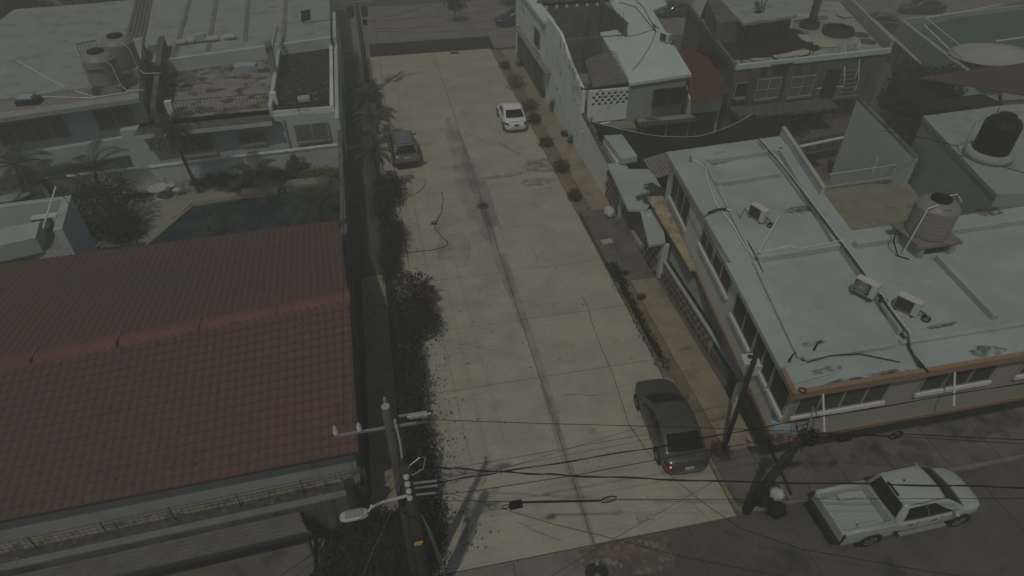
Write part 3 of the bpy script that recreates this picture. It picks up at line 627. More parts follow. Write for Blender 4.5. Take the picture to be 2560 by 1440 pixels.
text_mesh("label", "AGUA", 0.12, M_darkgrey, tk, (-0.18,-0.62,1.40), (R(28),0,R(-15)), 0.002)
# roof air conditioners
ac_unit((15.26,21.06,5.5), R(-72), "air conditioner with dark coil beside the long roof pipe", False)
ac_unit((16.44,15.37,5.7), R(-62), "air conditioner with round fan on the roof beam mid roof")
ac_unit((17.53,14.39,5.5), R(-60), "air conditioner with coiled hoses lower right on the white roof", False)
# roof pipes and conduits
rp = thing("roof_conduit", "long grey conduit running diagonally over the white corner roof", "conduit", tuple((17.95,21.62,5.8)))
pts = [(18.83,27.76,5.75),(18.4,24.46,5.82),(17.91,21.56,5.84),(17.4,18.37,5.84),(16.9,15.58,5.84),(16.48,13.02,5.84),(16.34,12.6,5.6),(16.08,11.78,5.62),(16.33,11.68,5.3)]
pipe(rp, pts, 0.035, M_darkgrey, "conduit"); pipe(rp, [Vector(p)+Vector((0.10,-0.03,0)) for p in pts[:6]], 0.02, M_pvc, "conduit")
pipe(rp, [(16.91,15.39,5.7),(16.66,14.53,5.6),(16.53,13.58,5.6),(16.5,13.07,5.6),(16.28,12.44,5.58),(16.18,11.51,5.6)], 0.035, M_rubber, "hose")
rc = thing("roof_cable", "black cable winding down the left side of the white corner roof", "cable", tuple((13.89,18.57,5.52)))
pipe(rc, [(14.14,20.09,5.53),(13.68,18.29,5.75),(13.43,16.79,5.55),(12.82,14.83,5.55),(12.66,13.62,5.55),(12.51,12.88,5.55),(12.61,12.71,5.6),(13.48,12.75,5.7),(14.56,12.73,5.56),(15.62,12.12,5.56)], 0.018, M_rubber, "cable")
rv = thing("vent_pipe", "white vent pipe with elbow near the back of the corner roof", "vent pipe", tuple((14.6,26.47,5.5)))
pipe(rv, [(14.6,26.47,5.5),(14.46,26.46,5.85)], 0.06, M_galv, "stack"); pipe(rv, [(14.76,26.54,5.56),(15,25.66,5.56),(14.55,24.56,5.56),(14.01,22.49,5.56),(13.97,20.85,5.56),(13.72,19.11,5.56),(13.82,18.41,5.6)], 0.03, M_pvc, "pipe")
rf = thing("lying_roof_pole", "pale pole lying across the white roof below the upper air conditioner", "pole", tuple((14.15,18.75,5.55)))
pipe(rf, [(13.83,18.39,5.85),(16.26,20.99,5.58)], 0.035, M_pvc, "pole"); pipe(rf, [(13.88,18.4,5.84),(15.27,18.53,5.84),(15.56,18.27,5.84),(17.62,18.44,5.86)], 0.02, M_pvc, "pipe")
# duct hoses by the window
dh = thing("insulated_hose", "patchy insulated hose looping over the roof edge to the air conditioner", "hose", tuple((13.69,21.82,5.6)))
pipe(dh, [(13.37,22.23,5),(13.08,21.65,5.62),(13.62,21.9,5.66),(14.18,21.98,5.6),(14.59,21.73,5.58),(14.51,21.19,5.58),(15.1,21.89,5.58),(14.99,21.22,5.6)], 0.035, M_galv, "hose"); pipe(dh, [(13.26,21.74,5.66),(13.8,21.9,5.68),(14.2,21.91,5.64)], 0.045, M_rubber, "hose_wrap")
for i,(c,l) in enumerate([((11.76,11.62,5.56),"small black hose ring on the orange roof corner"),((12.07,12.92,5.5),"dark twisted antenna stub at the front left of the corner roof"),((13.2,13.26,5.5),"dark twisted wire stub near the roof panel corner")]):
    if i == 0:
        tag(MB().tube([(c[0]+0.11*math.cos(a),c[1]+0.11*math.sin(a),c[2]+0.05) for a in [2*math.pi*k/18 for k in range(19)]],0.02,6).build("hose_ring", M_rubber), l, "hose")
    else:
        tag(MB().tube([c,(c[0]+0.02,c[1],c[2]+0.18),(c[0]+0.10,c[1]+0.06,c[2]+0.26),(c[0]+0.16,c[1]+0.02,c[2]+0.42)],0.04,6,0.015).build("wire_stub", M_rubber), l, "wire stub")

# ================================================================ house with white flat roof and patio, mid right
hb = thing("patio_house", "two-storey house with bright white flat roof beside the peeling street wall", "house", (17.5,44,0))
BZ = 5.0
r1,r2,r3 = (16.73,47.76), (15.61,38), (20.05,38.61)
r4,r5,r6,r7 = (22.68,52.18), (24.24,53.45), (24.21,54.89), (20.33,56.19)
q1,q2 = (18.88,48.18), (20.16,55.13)
MB().prism([(r1[0],r1[1]),(r2[0],r2[1]),(r3[0]-0.25,r3[1]),(22.6,52.0),(25,57),(20.2,57),(18.6,49)],0,BZ-0.18).build("wall", M_wall, hb)
MB().prism([r1,(r2[0]-0.05,r2[1]-0.15),(r3[0],r3[1]-0.1),(r4[0],r4[1]),(r5[0]+0.2,r5[1]),(25.2,57.5),(20.4,57.5),(q1[0],q1[1])],BZ-0.18,BZ).build("roof", M_wroofB, hb)
fy = r2[1]+0.0
window(hb, (17.3,fy-0.02,3.15), (1,0.05,0.0), 2.3, 1.25, (0,-1,0), 2, None, None, M_darkgrey, M_glass)
window(hb, (17.0,fy-0.02,0.25), (1,0,0), 3.2, 1.75, (0,-1,0), 2, None, None, M_alu, M_glass)
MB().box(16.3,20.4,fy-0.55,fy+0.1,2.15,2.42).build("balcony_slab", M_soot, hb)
MB().box(16.35,20.35,fy-0.52,fy+0.0,2.42,2.44).build("balcony_top", M_terr, hb)
# cable loops, box and antenna wire on the roof
t = ac_unit((20.7,44.74,5), R(-68), "white air conditioner on the edge of the patio house roof", False)
rw = thing("roof_wire", "thin black cables crossing the patio house roof", "cable", tuple((18.76,44.65,5.02)))
pipe(rw, [(20.72,54.9,5.03),(21.59,53.2,5.03),(21.18,49.8,5.03),(20.91,47.01,5.05),(20.85,47.82,5.4),(20.89,46.45,5.4)], 0.03, M_rubber, "cable")
pipe(rw, [(18.19,46.34,5.03),(19.52,46.71,5.03),(20.84,47.48,5.03),(20.87,46.9,5.03),(19.3,44.07,5.03),(17.47,41.21,5.03),(16.46,39.85,5.03)], 0.018, M_rubber, "cable")
pipe(rw, [(22.36,55.78,5.03),(22.16,52.85,5.03),(21.49,49.74,5.03),(21.22,47.79,5.03)], 0.03, M_rubber, "cable")
rbq = thing("rebar_stub", "pair of thin steel starter bars standing on the patio house roof", "rebar", tuple((17.76,46.16,5)))
for k,(px) in enumerate([(17.62,46.1,5),(17.88,46.13,5)]):
    MB().bar(px,(px[0]-0.05,px[1]+0.1,px[2]+1.9),0.025).build("bar", M_rail, rbq)
# unroofed patio room with block walls
pr = thing("patio_room", "roofless grey concrete room with small square vents behind the street wall", "building", (14.5,46,0))
wz = 6.3
a, b2 = (14,51.26), (19.07,51.32)
y_ = 52.5
MB().box(13.0,19.0,y_,y_+0.2,0.1,6.6).build("back_wall", M_greywall, pr)
for k in range(7): MB().box(13.6+k*0.85,13.82+k*0.85,y_-0.02,y_,5.55,5.8).build("vent", M_trimw, pr)
MB().box(18.2,18.4,46.5,y_,0.1,6.0).build("side_wall", M_greywall, pr)
MB().box(12.9,18.3,46.7,46.9,0.1,5.0).build("front_wall", M_greywall, pr)
MB().box(15.3,15.42,46.6,46.7,0.1,6.4).build("pipe", M_greywall, pr)
MB().box(12.9,17.9,46.9,y_,2.4,2.5).build("floor", M_terr, pr)
# debris pile in patio
t = thing("scrap_pile", "heap of dark scrap in the corner of the roofless room", "scrap heap", (17.2,47.6,2.5))
b = MB()
for k in range(46):
    x,y = 17.2+random.uniform(-0.8,0.8), 47.8+random.uniform(-0.6,0.8); b.bar((x,y,2.5+random.uniform(0,1.2)),(x+random.uniform(-0.6,0.6),y+random.uniform(-0.4,0.6),2.5+random.uniform(0.3,2.2)),random.uniform(0.03,0.14),0.05)
b.build("scrap", M_rail, t)
# patio floor below + gap yard
MB().box(12.8,16.0,37,46.7,2.2,2.35).build("patio_floor", M_yterr, pr)
# corrugated lean-to roof
cr = thing("corrugated_roof", "brown corrugated lean-to roof between street wall and white roof", "roof", (14.4,39,4.6))
A0,B0,C0,D0 = Vector((14.28,43.48,4.6)), Vector((16.48,43.64,4.95)), Vector((15.63,38.2,4.95)), Vector((13.32,38.42,4.6))
n = 12
for k in range(n):
    def fn(u, v, k=k):
        t_ = (k+u)/n; p = A0.lerp(D0,t_); q = B0.lerp(C0,t_); r_ = p.lerp(q,v); return r_ + UP*(0.13*math.sin(u*2*math.pi))
    MB().grid(fn,8,1).build("corrugation", M_brownsheet, cr, True)
fr = MB(); Aw = Vector((13.05,42.98,4.7)); Dw = Vector((12.64,38.56,4.55))
fr.bar(Aw,Vector((16.63,43.98,4.85)),0.10); fr.bar(Dw,Vector((15.78,38.43,4.82)),0.10); fr.bar(Aw,Dw,0.10); fr.bar(A0-UP*0.1,D0-UP*0.1,0.10)
fr.build("frame", M_rail, cr)
for k in range(5):
    p = Aw.lerp(Dw,0.45+0.11*k)+Vector((0.25,0.1,-1.2)); MB().obox(tuple(p),(0.75,0.55,0.03),0.1*k).build("board", [M_wood,M_foam,M_deck][k%3], cr)
# perforated white parapet facing the camera
pf = thing("perforated_wall", "white wall pierced with two staggered rows of square holes", "wall", (14.6,fy-0.9,2.3))
py_ = fy+0.1
holes = []
for r_,z in enumerate((4.45,4.22,3.95,3.72)):
    pass
W0, W1, Z0, Z1 = 12.95, 16.2, 2.45, 4.6
hx = [13.55+0.20*i for i in range(12)]
cells = set()
for i in range(12):
    cells.add((i, 1 if i % 2 == 0 else 2)); cells.add((i, 3 if i % 2 == 0 else 4))
b = MB(); xs = [W0]+[13.2+0.205*i for i in range(13)]+[W1]; zs = [Z0,3.55,3.77,3.99,4.21,4.43,Z1]
for i in range(len(xs)-1):
    for j in range(len(zs)-1):
        if 1 <= i <= 12 and (i-1,j) in cells: continue
        b.box(xs[i],xs[i+1],py_,py_+0.16,zs[j],zs[j+1])
b.build("wall", M_peel, pf)
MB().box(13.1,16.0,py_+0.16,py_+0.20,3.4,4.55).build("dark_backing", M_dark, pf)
MB().box(12.9,16.2,py_+0.2,py_+1.6,2.2,2.35).build("ledge", M_greywall, pf)
MB().tube([(13.7,py_-0.55,2.55),(14.3,py_-0.55,2.6),(14.35,py_-0.55,2.6)],0.06,8).build("lamp_tube", M_pvc, pf)
# peeling street wall
pwl = thing("peeling_street_wall", "long peeling white wall along the right pavement", "wall", (12.75,42,0))
MB().add([(12.62,38.3,0.1),(12.62,47.9,0.1),(12.62,47.9,6.4),(12.62,44.3,6.3),(12.62,41.5,5.2),(12.62,38.4,4.5),(12.82,38.3,0.1),(12.82,47.9,0.1),(12.82,47.9,6.4),(12.82,44.3,6.3),(12.82,41.5,5.2),(12.82,38.4,4.5)],
         [(0,5,4,3,2,1),(6,7,8,9,10,11),(0,6,11,5),(5,11,10,4),(4,10,9,3),(3,9,8,2),(2,8,7,1),(1,7,6,0)]).build("tall_wall", M_peel, pwl)
MB().prism([(12.62,32.75),(12.84,32.75),(12.84,38.3),(12.62,38.3)],0.1,[2.3,2.3,3.0,3.0]).build("low_wall", M_peel, pwl)
MB().bar((12.73,32.75,2.34),(12.73,38.3,3.04),0.26,0.08).build("coping", M_soot, pwl)
for k in range(34):
    y = 38.8+random.random()*6.2; z = min(6.1,4.45+(y-38.4)*0.30)-random.uniform(0.05,0.9)
    MB().slab([(12.615,y,z),(12.615,y+random.uniform(0.05,0.14),z+0.03),(12.615,y+0.1,z+random.uniform(0.15,0.5)),(12.615,y-0.03,z+0.25)],(-1,0,0),0.006).build("paint_patch", random.choice((M_greywall,M_soot,M_trimw)), pwl)
MB().tube([(12.55,37.4,2.2),(12.25,37.4,2.25)],0.04,6).build("spout", M_pvc, pwl)
# shade cloth over the courtyard
sc = thing("shade_cloth", "sagging black shade cloth over the courtyard behind the corner building", "shade cloth", (18,33,2.4))
P0,P1,P2,P3 = Vector((13.2,37.9,2.6)), Vector((24.2,36.9,2.6)), Vector((24.6,29.5,2.6)), Vector((13.5,31.5,2.6))
def fn(u,v):
    a = P0.lerp(P1,u); c = P3.lerp(P2,u); p = a.lerp(c,v); s = 0.5*math.sin(math.pi*min(1,u*1.0))**1*(1-v)
    p = p + Vector((0,-2.2*math.sin(math.pi*u)*(1-v),0)); p.z -= 0.35*math.sin(math.pi*u)*(1-0.5*v)+0.05*mnoise.noise(Vector((u*6,v*3,2))); return p
MB().grid(fn,30,10).build("cloth", M_net, sc, True, solid=0.01)
MB().tube([fn(k/20,0)+Vector((0,0,0.01)) for k in range(21)],0.015,5).build("edge_rope", M_pvc, sc)
for x,y in ((P0.x,P0.y),(P1.x,P1.y)): MB().tube([(x,y,0.1),(x,y,2.75)],0.04,6).build("post", M_rail, sc)
yd = structure(MB().box(12.9,24.5,27.7,37.0,-0.09,0.06).build("courtyard_yard", M_earth))
# ---------------------------------------------------------------- corner house, white, far end of the pavement
ha = thing("far_corner_house", "white two-storey house with jutting roof at the far right corner", "house", (14.5,52,0))
MB().box(12.6,19,52.9,58.9,0,5.75).build("wall", M_peel, ha); MB().box(12.6,13.15,47.95,52.9,0,5.75).build("wall", M_peel, ha)
MB().prism([(12.35,48.1),(13.25,48.1),(13.3,52.5),(19.3,52.5),(19.3,59.4),(12.4,59.4)],5.75,5.98).build("roof", M_wroofB, ha)
MB().box(12.15,12.6,46.3,57.5,2.6,2.78).build("balcony_ledge", M_yterr, ha)
window(ha, (12.595,51.4,3.25), (0,-1,0), 1.7, 1.35, (-1,0,0), 2, M_trimw, (0.16,0.1,M_rail,'bars'), M_alu, M_glass)
MB().box(12.42,12.6,48.5,57.4,0.1,2.6).build("lower_wall", M_greywall, ha)
# ---------------------------------------------------------------- rusty roofed shed
rs = thing("rusty_roof_shed", "shed with red rusty metal roof between the white roof and the grey concrete house", "shed", (21.5,42,0))
s1,s2,s3,s4 = Vector((22.13,44.89,4.3)), Vector((23.81,45.07,4.3)), Vector((23.26,38.42,3.5)), Vector((19.82,37.12,3.5))
for k in range(5):
    a,b2 = s1.lerp(s2,k/5),s1.lerp(s2,(k+1)/5-0.01); c,d = s4.lerp(s3,k/5),s4.lerp(s3,(k+1)/5-0.01)
    MB().slab([a+UP*0.02*(k%2),b2+UP*0.02*(k%2),d+UP*0.02*(k%2),c+UP*0.02*(k%2)],UP,0.03).build("roof_sheet", M_rust, rs)
MB().prism([(s4.x+0.25,s4.y+1.2),(s3.x-0.15,s3.y+0.9),(s2.x,s2.y-0.2),(s1.x+0.3,s1.y-0.2)],0.0,3.35).build("wall", M_cream, rs)
MB().box(s4.x+0.7,s4.x+2.4,s4.y+0.95,s4.y+1.25,0.05,2.3).build("dark_opening", M_dark, rs)
# ---------------------------------------------------------------- grey concrete house with cluttered roof
hc = thing("grey_concrete_house", "weathered grey concrete house with cluttered roof and outside stair", "house", (30,46,0))
CZ = 4.7
c1_,c2_,c3_,c4_ = (26.34,53.49), (23.74,39.61), (36.15,40.4), (40.04,52.09)
MB().prism([c1_,c2_,c3_,c4_,(c1_[0]+3,58)],0,CZ-0.02).build("wall", M_greywall, hc)
MB().prism([(c1_[0]+0.2,c1_[1]),(c2_[0]+0.2,c2_[1]+0.2),(c3_[0]-0.25,c3_[1]+0.2),(c4_[0]-0.2,c4_[1]),(c1_[0]+3,57.8)],CZ-0.02,CZ).build("roof", M_wroof2, hc)
def parapet(a, b2, z0, z1, wdt, m, parent=hc):
    a,b2 = Vector((a[0],a[1],0)),Vector((b2[0],b2[1],0)); d=(b2-a).normalized(); n=Vector((-d.y,d.x,0))*wdt/2
    MB().prism([(a-n)[:2],(b2-n)[:2],(b2+n)[:2],(a+n)[:2]],z0,z1).build("parapet", m, parent)
parapet(c1_,c2_,CZ-0.1,5.0,0.22,M_greywall); parapet(c2_,c3_,CZ-0.1,4.95,0.22,M_wroofB); parapet(c3_,c4_,CZ-0.1,5.5,0.2,M_wall)
fyC = c2_[1]-0.12
blot(hc, (27.7,43.6), 4.4, 3.3, mat("burnt_black_roof",(0.012,0.0125,0.0115),(0.02,0.02,0.018),rough=0.95,scale=3,fine=0.4), 91, 0, CZ+0.006)
blot(hc, (30.6,45.6), 2.2, 1.3, M_mould, 92, 0, CZ+0.009); blot(hc, (25.3,42.6), 0.8, 1.5, M_mould, 93, 0, CZ+0.012)
MB().prism([(24.37,44.3),(31.12,45.55),(32.28,49.33),(26.3,50.11)],CZ,6.25).build("stair_head", M_greywall, hc)
MB().prism([(25.8,43.26),(30.56,44.16),(32.32,49.09),(26.84,49.1)],6.25,6.45).build("stair_head_roof", M_wroof2, hc)
for x0,z0,h,n in ((24.0,2.6,1.1,1),(25.6,2.35,1.5,2),(28.2,2.3,1.5,2)):
    window(hc, (x0,fyC,z0), (1,0.05,0), 1.9 if n>1 else 1.2, h, (0,-1,0), n, M_terr, (0.12,0.14,M_grille,'bars') if n>1 else None, M_alu, M_glass)
window(hc, (26.2,fyC,0.25), (1,0.05,0), 2.2, 1.5, (0,-1,0), 2, None, (0.14,0.12,M_grille,'bars'), M_alu, M_glass)
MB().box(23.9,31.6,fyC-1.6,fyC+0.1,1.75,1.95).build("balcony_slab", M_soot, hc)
MB().box(30.9,32.0,fyC-0.05,fyC+0.02,2.0,4.1).build("doorway", M_dark, hc)
for x in (25.1,27.9): MB().box(x-0.18,x+0.18,fyC-0.2,fyC,0.1,4.6).build("pilaster", M_greywall, hc)
# outside stair
st = thing("outside_stair", "steep concrete outside stair with pale handrails on the grey house", "stairs", (32.6,38,2))
T0 = Vector((33.1,fyC-0.1,4.6)); B1 = Vector((31.6,fyC-3.2,1.9))
T0 = Vector((32.92,40.53,4.7)); B1 = Vector((33.49,40,2)); nst = 9
for k in range(nst):
    p = T0.lerp(B1,(k+0.5)/nst); MB().box(p.x-0.55,p.x+0.55,p.y-0.2,p.y+0.2,p.z-0.12,p.z).build("step", M_walkgrey, st)
for s in (-0.58,0.58):
    MB().bar(T0+Vector((s,0,-0.15)),B1+Vector((s,0,-0.15)),0.08,0.25).build("stringer", M_greywall, st)
    MB().bar(T0+Vector((s,0,0.95)),B1+Vector((s,0,0.95)),0.06).build("handrail", M_pvc, st)
    for k in range(4):
        p = T0.lerp(B1,k/3)+Vector((s,0,0)); MB().bar(p,p+UP*0.95,0.04).build("baluster", M_pvc, st)
MB().box(B1.x-2.5,B1.x+0.8,B1.y-0.5,B1.y+1.4,B1.z-0.25,B1.z-0.1).build("landing", M_greywall, st)
MB().bar((B1.x-3.0,B1.y-0.45,B1.z+0.75),(B1.x-0.8,B1.y-0.45,B1.z+0.75),0.05).build("handrail", M_pvc, st)
for k in range(12): MB().bar((B1.x-2.9+k*0.18,B1.y-0.45,B1.z-0.1),(B1.x-2.9+k*0.18,B1.y-0.45,B1.z+0.75),0.025).build("baluster", M_grille, st)
# roof clutter
def octo(c, r, h, label):
    t = thing("rooftop_basin", label, "basin", (c[0],c[1],CZ))
    MB().lathe([(r,0),(r*1.02,h),(r*0.86,h),(r*0.84,h-0.05)],(c[0],c[1],CZ),8,False).build("rim", M_darkgrey, t)
    MB().lathe([(r*0.84,h*0.55),(0.001,h*0.5)],(c[0],c[1],CZ),8,False).build("water", M_dark, t)
octo((34.68,44.6),1.15,0.5,"large dark octagonal basin on the grey house roof"); octo((33.47,46.51),0.75,0.4,"smaller dark octagonal basin left of the large one")
for i,(c,rz,sx,sy) in enumerate([((34.6,49.2,4.7),0.1,1.1,1.2),((31.78,44.27,4.7),-0.2,0.8,1.3),((32.25,43.26,4.7),0.25,1.7,1.1),((32.34,42.35,4.7),-0.1,1.3,0.9),((29.51,41.24,4.7),0.35,2.0,0.9),((28.12,40.88,4.7),0.2,1.6,0.7),((26.25,40.55,4.7),-0.1,1.5,0.5),((37.75,48.33,4.7),0.2,0.9,0.9)]):
    tag(MB().obox((c[0],c[1],c[2]+0.03+0.012*i),(sx,sy,0.04),rz).build("foam_board", M_foam), ["square cream board by the column on the grey house roof","narrow cream board left of the basin","wide cream board in front of the large basin","cream board overlapping the wide one","long cream board near the roof edge frame","cream board fragment beside the roof edge frame","thin white board at the roof edge","small cream board right of the ladder"][i], "board", "cream boards on the roof")
cl = thing("roof_column", "square concrete column with starter bars on the grey house roof", "column", tuple((34.38,47.65,4.7)))
p = Vector((34.1,47.19,4.7)); MB().box(p.x-0.22,p.x+0.22,p.y-0.22,p.y+0.22,CZ,CZ+2.6).build("column", M_greywall, cl)
for sx in (-0.12,0.12):
    for sy in (-0.12,0.12): MB().bar((p.x+sx,p.y+sy,CZ+2.6),(p.x+sx,p.y+sy,CZ+3.3),0.03).build("rebar", M_rail, cl)
ld = thing("metal_ladder", "dark ladder lying on the grey house roof behind the basins", "ladder", tuple((34.3,48.02,4.75)))
a, b2 = Vector((32.07,46.15,5.2)), Vector((35.17,46.83,5.2)); nn = Vector((0.1,0.5,0))
MB().bar(a,b2,0.06).build("side_rail", M_dark, ld); MB().bar(a+nn,b2+nn,0.06).build("side_rail", M_dark, ld)
for k in range(8): MB().bar(a.lerp(b2,k/7),a.lerp(b2,k/7)+nn,0.04).build("rung", M_dark, ld)
for i,(c,l) in enumerate([((36.31,43.98,4.7),"brown straw mat lying at the back right of the grey house roof"),((35.83,42.51,4.7),"brown straw mat in front on the grey house roof")]):
    tag(MB().lathe([(0.62,0),(0.6,0.06),(0.001,0.08)],c,18,False).build("straw_mat", mat("brown_straw",(0.12,0.08,0.05),(0.085,0.06,0.04),rough=0.95,scale=8,fine=0.3)), l, "mat")
sw = thing("coiled_tubing", "silver coiled tubing at the front edge of the grey house roof", "tubing", tuple((33.18,41.43,4.75)))
b = MB()
for k in range(5): c = Vector((32.26,41.15,4.85))+Vector((0.42*k,0,0)); b.tube([(c.x+0.3*math.cos(a)*0.6,c.y+0.3*math.sin(a),c.z+0.05*k%2) for a in [2*math.pi*i/14 for i in range(15)]],0.025,5)
b.build("coil", M_galv, sw)
fr = thing("edge_frame", "black bent metal frame standing at the front edge of the grey house roof", "frame", tuple((26.48,39.18,4.95)))
f0,f1 = Vector((24.2,39.8,4.95)), Vector((29.59,40.26,4.95))
b = MB(); b.bar(f0,f0+UP*0.9,0.06); b.bar(f1,f1+UP*0.9,0.06); b.bar(f0+UP*0.9,f1+UP*0.9,0.05); b.bar(f0+UP*0.45,f1+UP*0.45,0.03); b.build("frame", M_dark, fr)
tb = thing("blue_chair_heap", "upturned metal chairs with a blue seat on the raised roof", "chair", tuple((28.48,45.85,6.47)))
c = Vector((28.09,45.42,6.47)); b = MB()
for k in range(8): b.bar((c.x+random.uniform(-0.6,0.6),c.y+random.uniform(-0.3,0.3),c.z),(c.x+random.uniform(-0.6,0.8),c.y+random.uniform(-0.2,0.3),c.z+random.uniform(0.4,1.1)),0.05)
b.build("legs", M_rail, tb); MB().obox((c.x-0.1,c.y-0.1,c.z+0.3),(0.7,0.5,0.06),0.4).build("seat", M_blue, tb)
tk2 = thing("soot_dark_tree_stump", "dark shrouded heap standing at the left back of the grey house roof", "heap", tuple((27.36,51.26,4.7)))
b = MB(); c = Vector((26.99,50.25,4.7))
b.grid(lambda u,v:(c.x+0.9*math.cos(6.283*u)*(1-v*0.55)*(1+0.15*mnoise.noise(Vector((math.cos(6.283*u)*2,math.sin(6.283*u)*2,v*3)))),c.y+0.8*math.sin(6.283*u)*(1-v*0.55),c.z+2.0*v),20,6); b.build("cover", M_net, tk2, True)
tag(MB().obox(tuple(Vector((28.73,50.43,4.7))+UP*0.9),(1.1,0.8,0.08),0.1).build("table_top", M_darkgrey), "dark table top by the shrouded heap on the grey house roof", "table")
tag(MB().obox(tuple(Vector((28.54,50.25,4.7))+UP*1.0),(0.6,0.25,0.03),0.25).build("paper_sheet", M_trimw), "white sheet lying on the dark roof table", "sheet")
# ---------------------------------------------------------------- teal terrace, wall, red-brown roof at the upper right
tt = thing("teal_terrace", "teal-painted roof terrace at the upper right corner", "terrace", (46,45,0))
v1,v2,v3,v4 = (47.34,50.1), (43.71,40.6), (53.12,39.93), (61.81,54.56)
MB().prism([v1,v2,v3,v4],0,2.9).build("building", M_wallblue, tt)
MB().prism([(v1[0]+0.2,v1[1]),(v2[0]+0.2,v2[1]),v3,v4],2.9,2.92).build("floor", M_teal, tt)
parapet((45.54,50.84),(42.3,38.97),0,3.3,0.35,M_wall,tt); parapet((45.54,50.84),(59.4,52.25),0,3.3,0.3,M_wall,tt)
MB().bar((45.44,48.12,4.2),(42.88,40.34,4.2),0.06).build("rail", M_pvc, tt); MB().bar((45.44,48.12,4.2),(54.43,50.1,4.2),0.06).build("rail", M_pvc, tt)
MB().bar((50.22,45.09,2.95),(55.01,45.62,2.95),0.12).build("painted_kerb", M_trimw, tt)
pa = thing("oval_canopy", "pale oval canopy on the teal terrace", "canopy", tuple((47.28,42.36,3.2)))
c = Vector((46.41,41.42,3.4)); b = MB()
b.grid(lambda u,v:(c.x+3.4*v*math.cos(6.283*u),c.y+2.5*v*math.sin(6.283*u),c.z+0.5*(1-v*v)),36,6); b.build("cloth", mat("pale_canvas",(0.36,0.36,0.32),(0.30,0.30,0.27),rough=0.9,fine=0.1), pa, True, solid=0.03)
MB().tube([(c.x,c.y,2.9),(c.x,c.y,c.z+0.5)],0.06,8).build("post", M_galv, pa)
rr = thing("red_brown_roof", "red-brown sheet roof reaching in from the right edge", "roof", (44,36,4))
p1,p2,p3 = (35.65,36.62,4.2), (49.68,37.5,4.4), (40.93,32.97,4)
MB().slab([p1,p3,(45.95,33.63,4),p2],UP,0.06).build("roof_sheet", mat("faded_brown_sheet",(0.085,0.052,0.04),(0.07,0.045,0.036),rough=0.8,scale=2,fine=0.15), rr)
MB().tube([(37.77,35.24,3.9),(44.36,40.73,0.2)],0.1,8).build("post", M_greywall, rr); MB().tube([(39.88,33.77,3.9),(45.46,37.49,0.2)],0.1,8).build("post", M_greywall, rr)
dk = thing("dark_awning", "flat black awning behind the right neighbour's roof", "awning", (36,30,3))
MB().slab([(32.55,32.98,3.6),(39.48,32.8,3.6),(39.35,34.55,3.6),(35.34,34.31,3.6)],UP,0.05).build("cloth", M_net, dk)
gw = thing("garden_wall", "cream-topped garden wall between grey house and teal terrace", "wall", (38,44,0))
parapet((46.67,55.46),(42.59,42.39),0,1.8,0.25,M_greywall,gw); 
MB().bar((46.58,55.47,1.84),(42.5,42.21,1.84),0.3,0.06).build("coping", M_foam, gw)

# ================================================================ tile-roofed building, near left
tb_ = thing("tile_roof_building", "long building with terracotta tile roof at the near left corner", "building", (-9,20,0))
eR, eL = Vector((-2.23,13.65,3.6)), Vector((-11.97,13.31,3.6)); rR, rL = Vector((-2.28,20.3,4.8)), Vector((-14.15,19.01,4.8)); kR, kL = Vector((-2.89,27.63,3.6)), Vector((-17.59,27.1,3.6))
XL = -18.5
def ext(a, b): d = (b-a); return a + d*((XL-a.x)/d.x)
eL, rL, kL = ext(eR,eL), ext(rR,rL), ext(kR,kL)
NC, NR = 58, 18
def fs(u, v): return eR.lerp(eL,u).lerp(rR.lerp(rL,u), v)
def frame(u, v):
    p = fs(u,v); ex = (fs(u+0.001,v)-p).normalized(); ey = (fs(u,v+0.001)-p).normalized(); ez = ey.cross(ex).normalized()
    ex = ez.cross(ey).normalized() if ez.z > 0 else ey.cross(ez).normalized(); return p, ex, ey, ez if ez.z > 0 else -ez
pw_ = (eL-eR).length/NC; pl_ = (rR-eR).length/NR
def tprof(t): return 0.052*(0.5-0.5*math.cos(2*math.pi*t))**0.8
def tile_verts(sw, sl):
    vs = []; n = 8
    for j, (y, dz) in enumerate(((-0.03,0.045),(1.0,0.012))):
        for i in range(n+1): vs.append((sw*(i/n)*1.01, y*sl, tprof(i/n)+dz))
    for i in range(n+1): vs.append((sw*(i/n)*1.01, -0.03*sl, tprof(i/n)-0.0))
    fsx = [(i,i+1,n+1+i+1,n+1+i) for i in range(n)] + [(2*n+2+i,2*n+2+i+1,i+1,i) for i in range(n)]
    return vs, fsx
me = bpy.data.meshes.new("tile"); vs, fx = tile_verts(pw_, pl_); me.from_pydata(vs, [], fx); me.update(); me.materials.append(M_tile)
for p in me.polygons[:8]: p.use_smooth = True
org = ORG[tb_.name]; rest = MB(); cnt = 0
for c in range(NC):
    for r_ in range(NR):
        u, v = c/NC, r_/NR; p, ex, ey, ez = frame(u, v)
        wob = 0.004*mnoise.noise(Vector((c*0.7,r_*0.9,0)))
        if c < 16:
            o = bpy.data.objects.new("tile", me); link(o, tb_)
            o.matrix_local = Matrix(((ex.x,ey.x,ez.x,p.x-org.x),(ex.y,ey.y,ez.y,p.y-org.y),(ex.z,ey.z,ez.z,p.z-org.z+wob),(0,0,0,1)))
            cnt += 1
        else: rest.add([p+ex*a+ey*b_+ez*(z_+wob) for a,b_,z_ in vs], fx)
o = rest.build("distant_tiles", M_tile, tb_); o["kind"] = "stuff"
MB().slab([eR,rR,rL,eL],UP,-0.08).build("front_roof_deck", M_darkgrey, tb_)
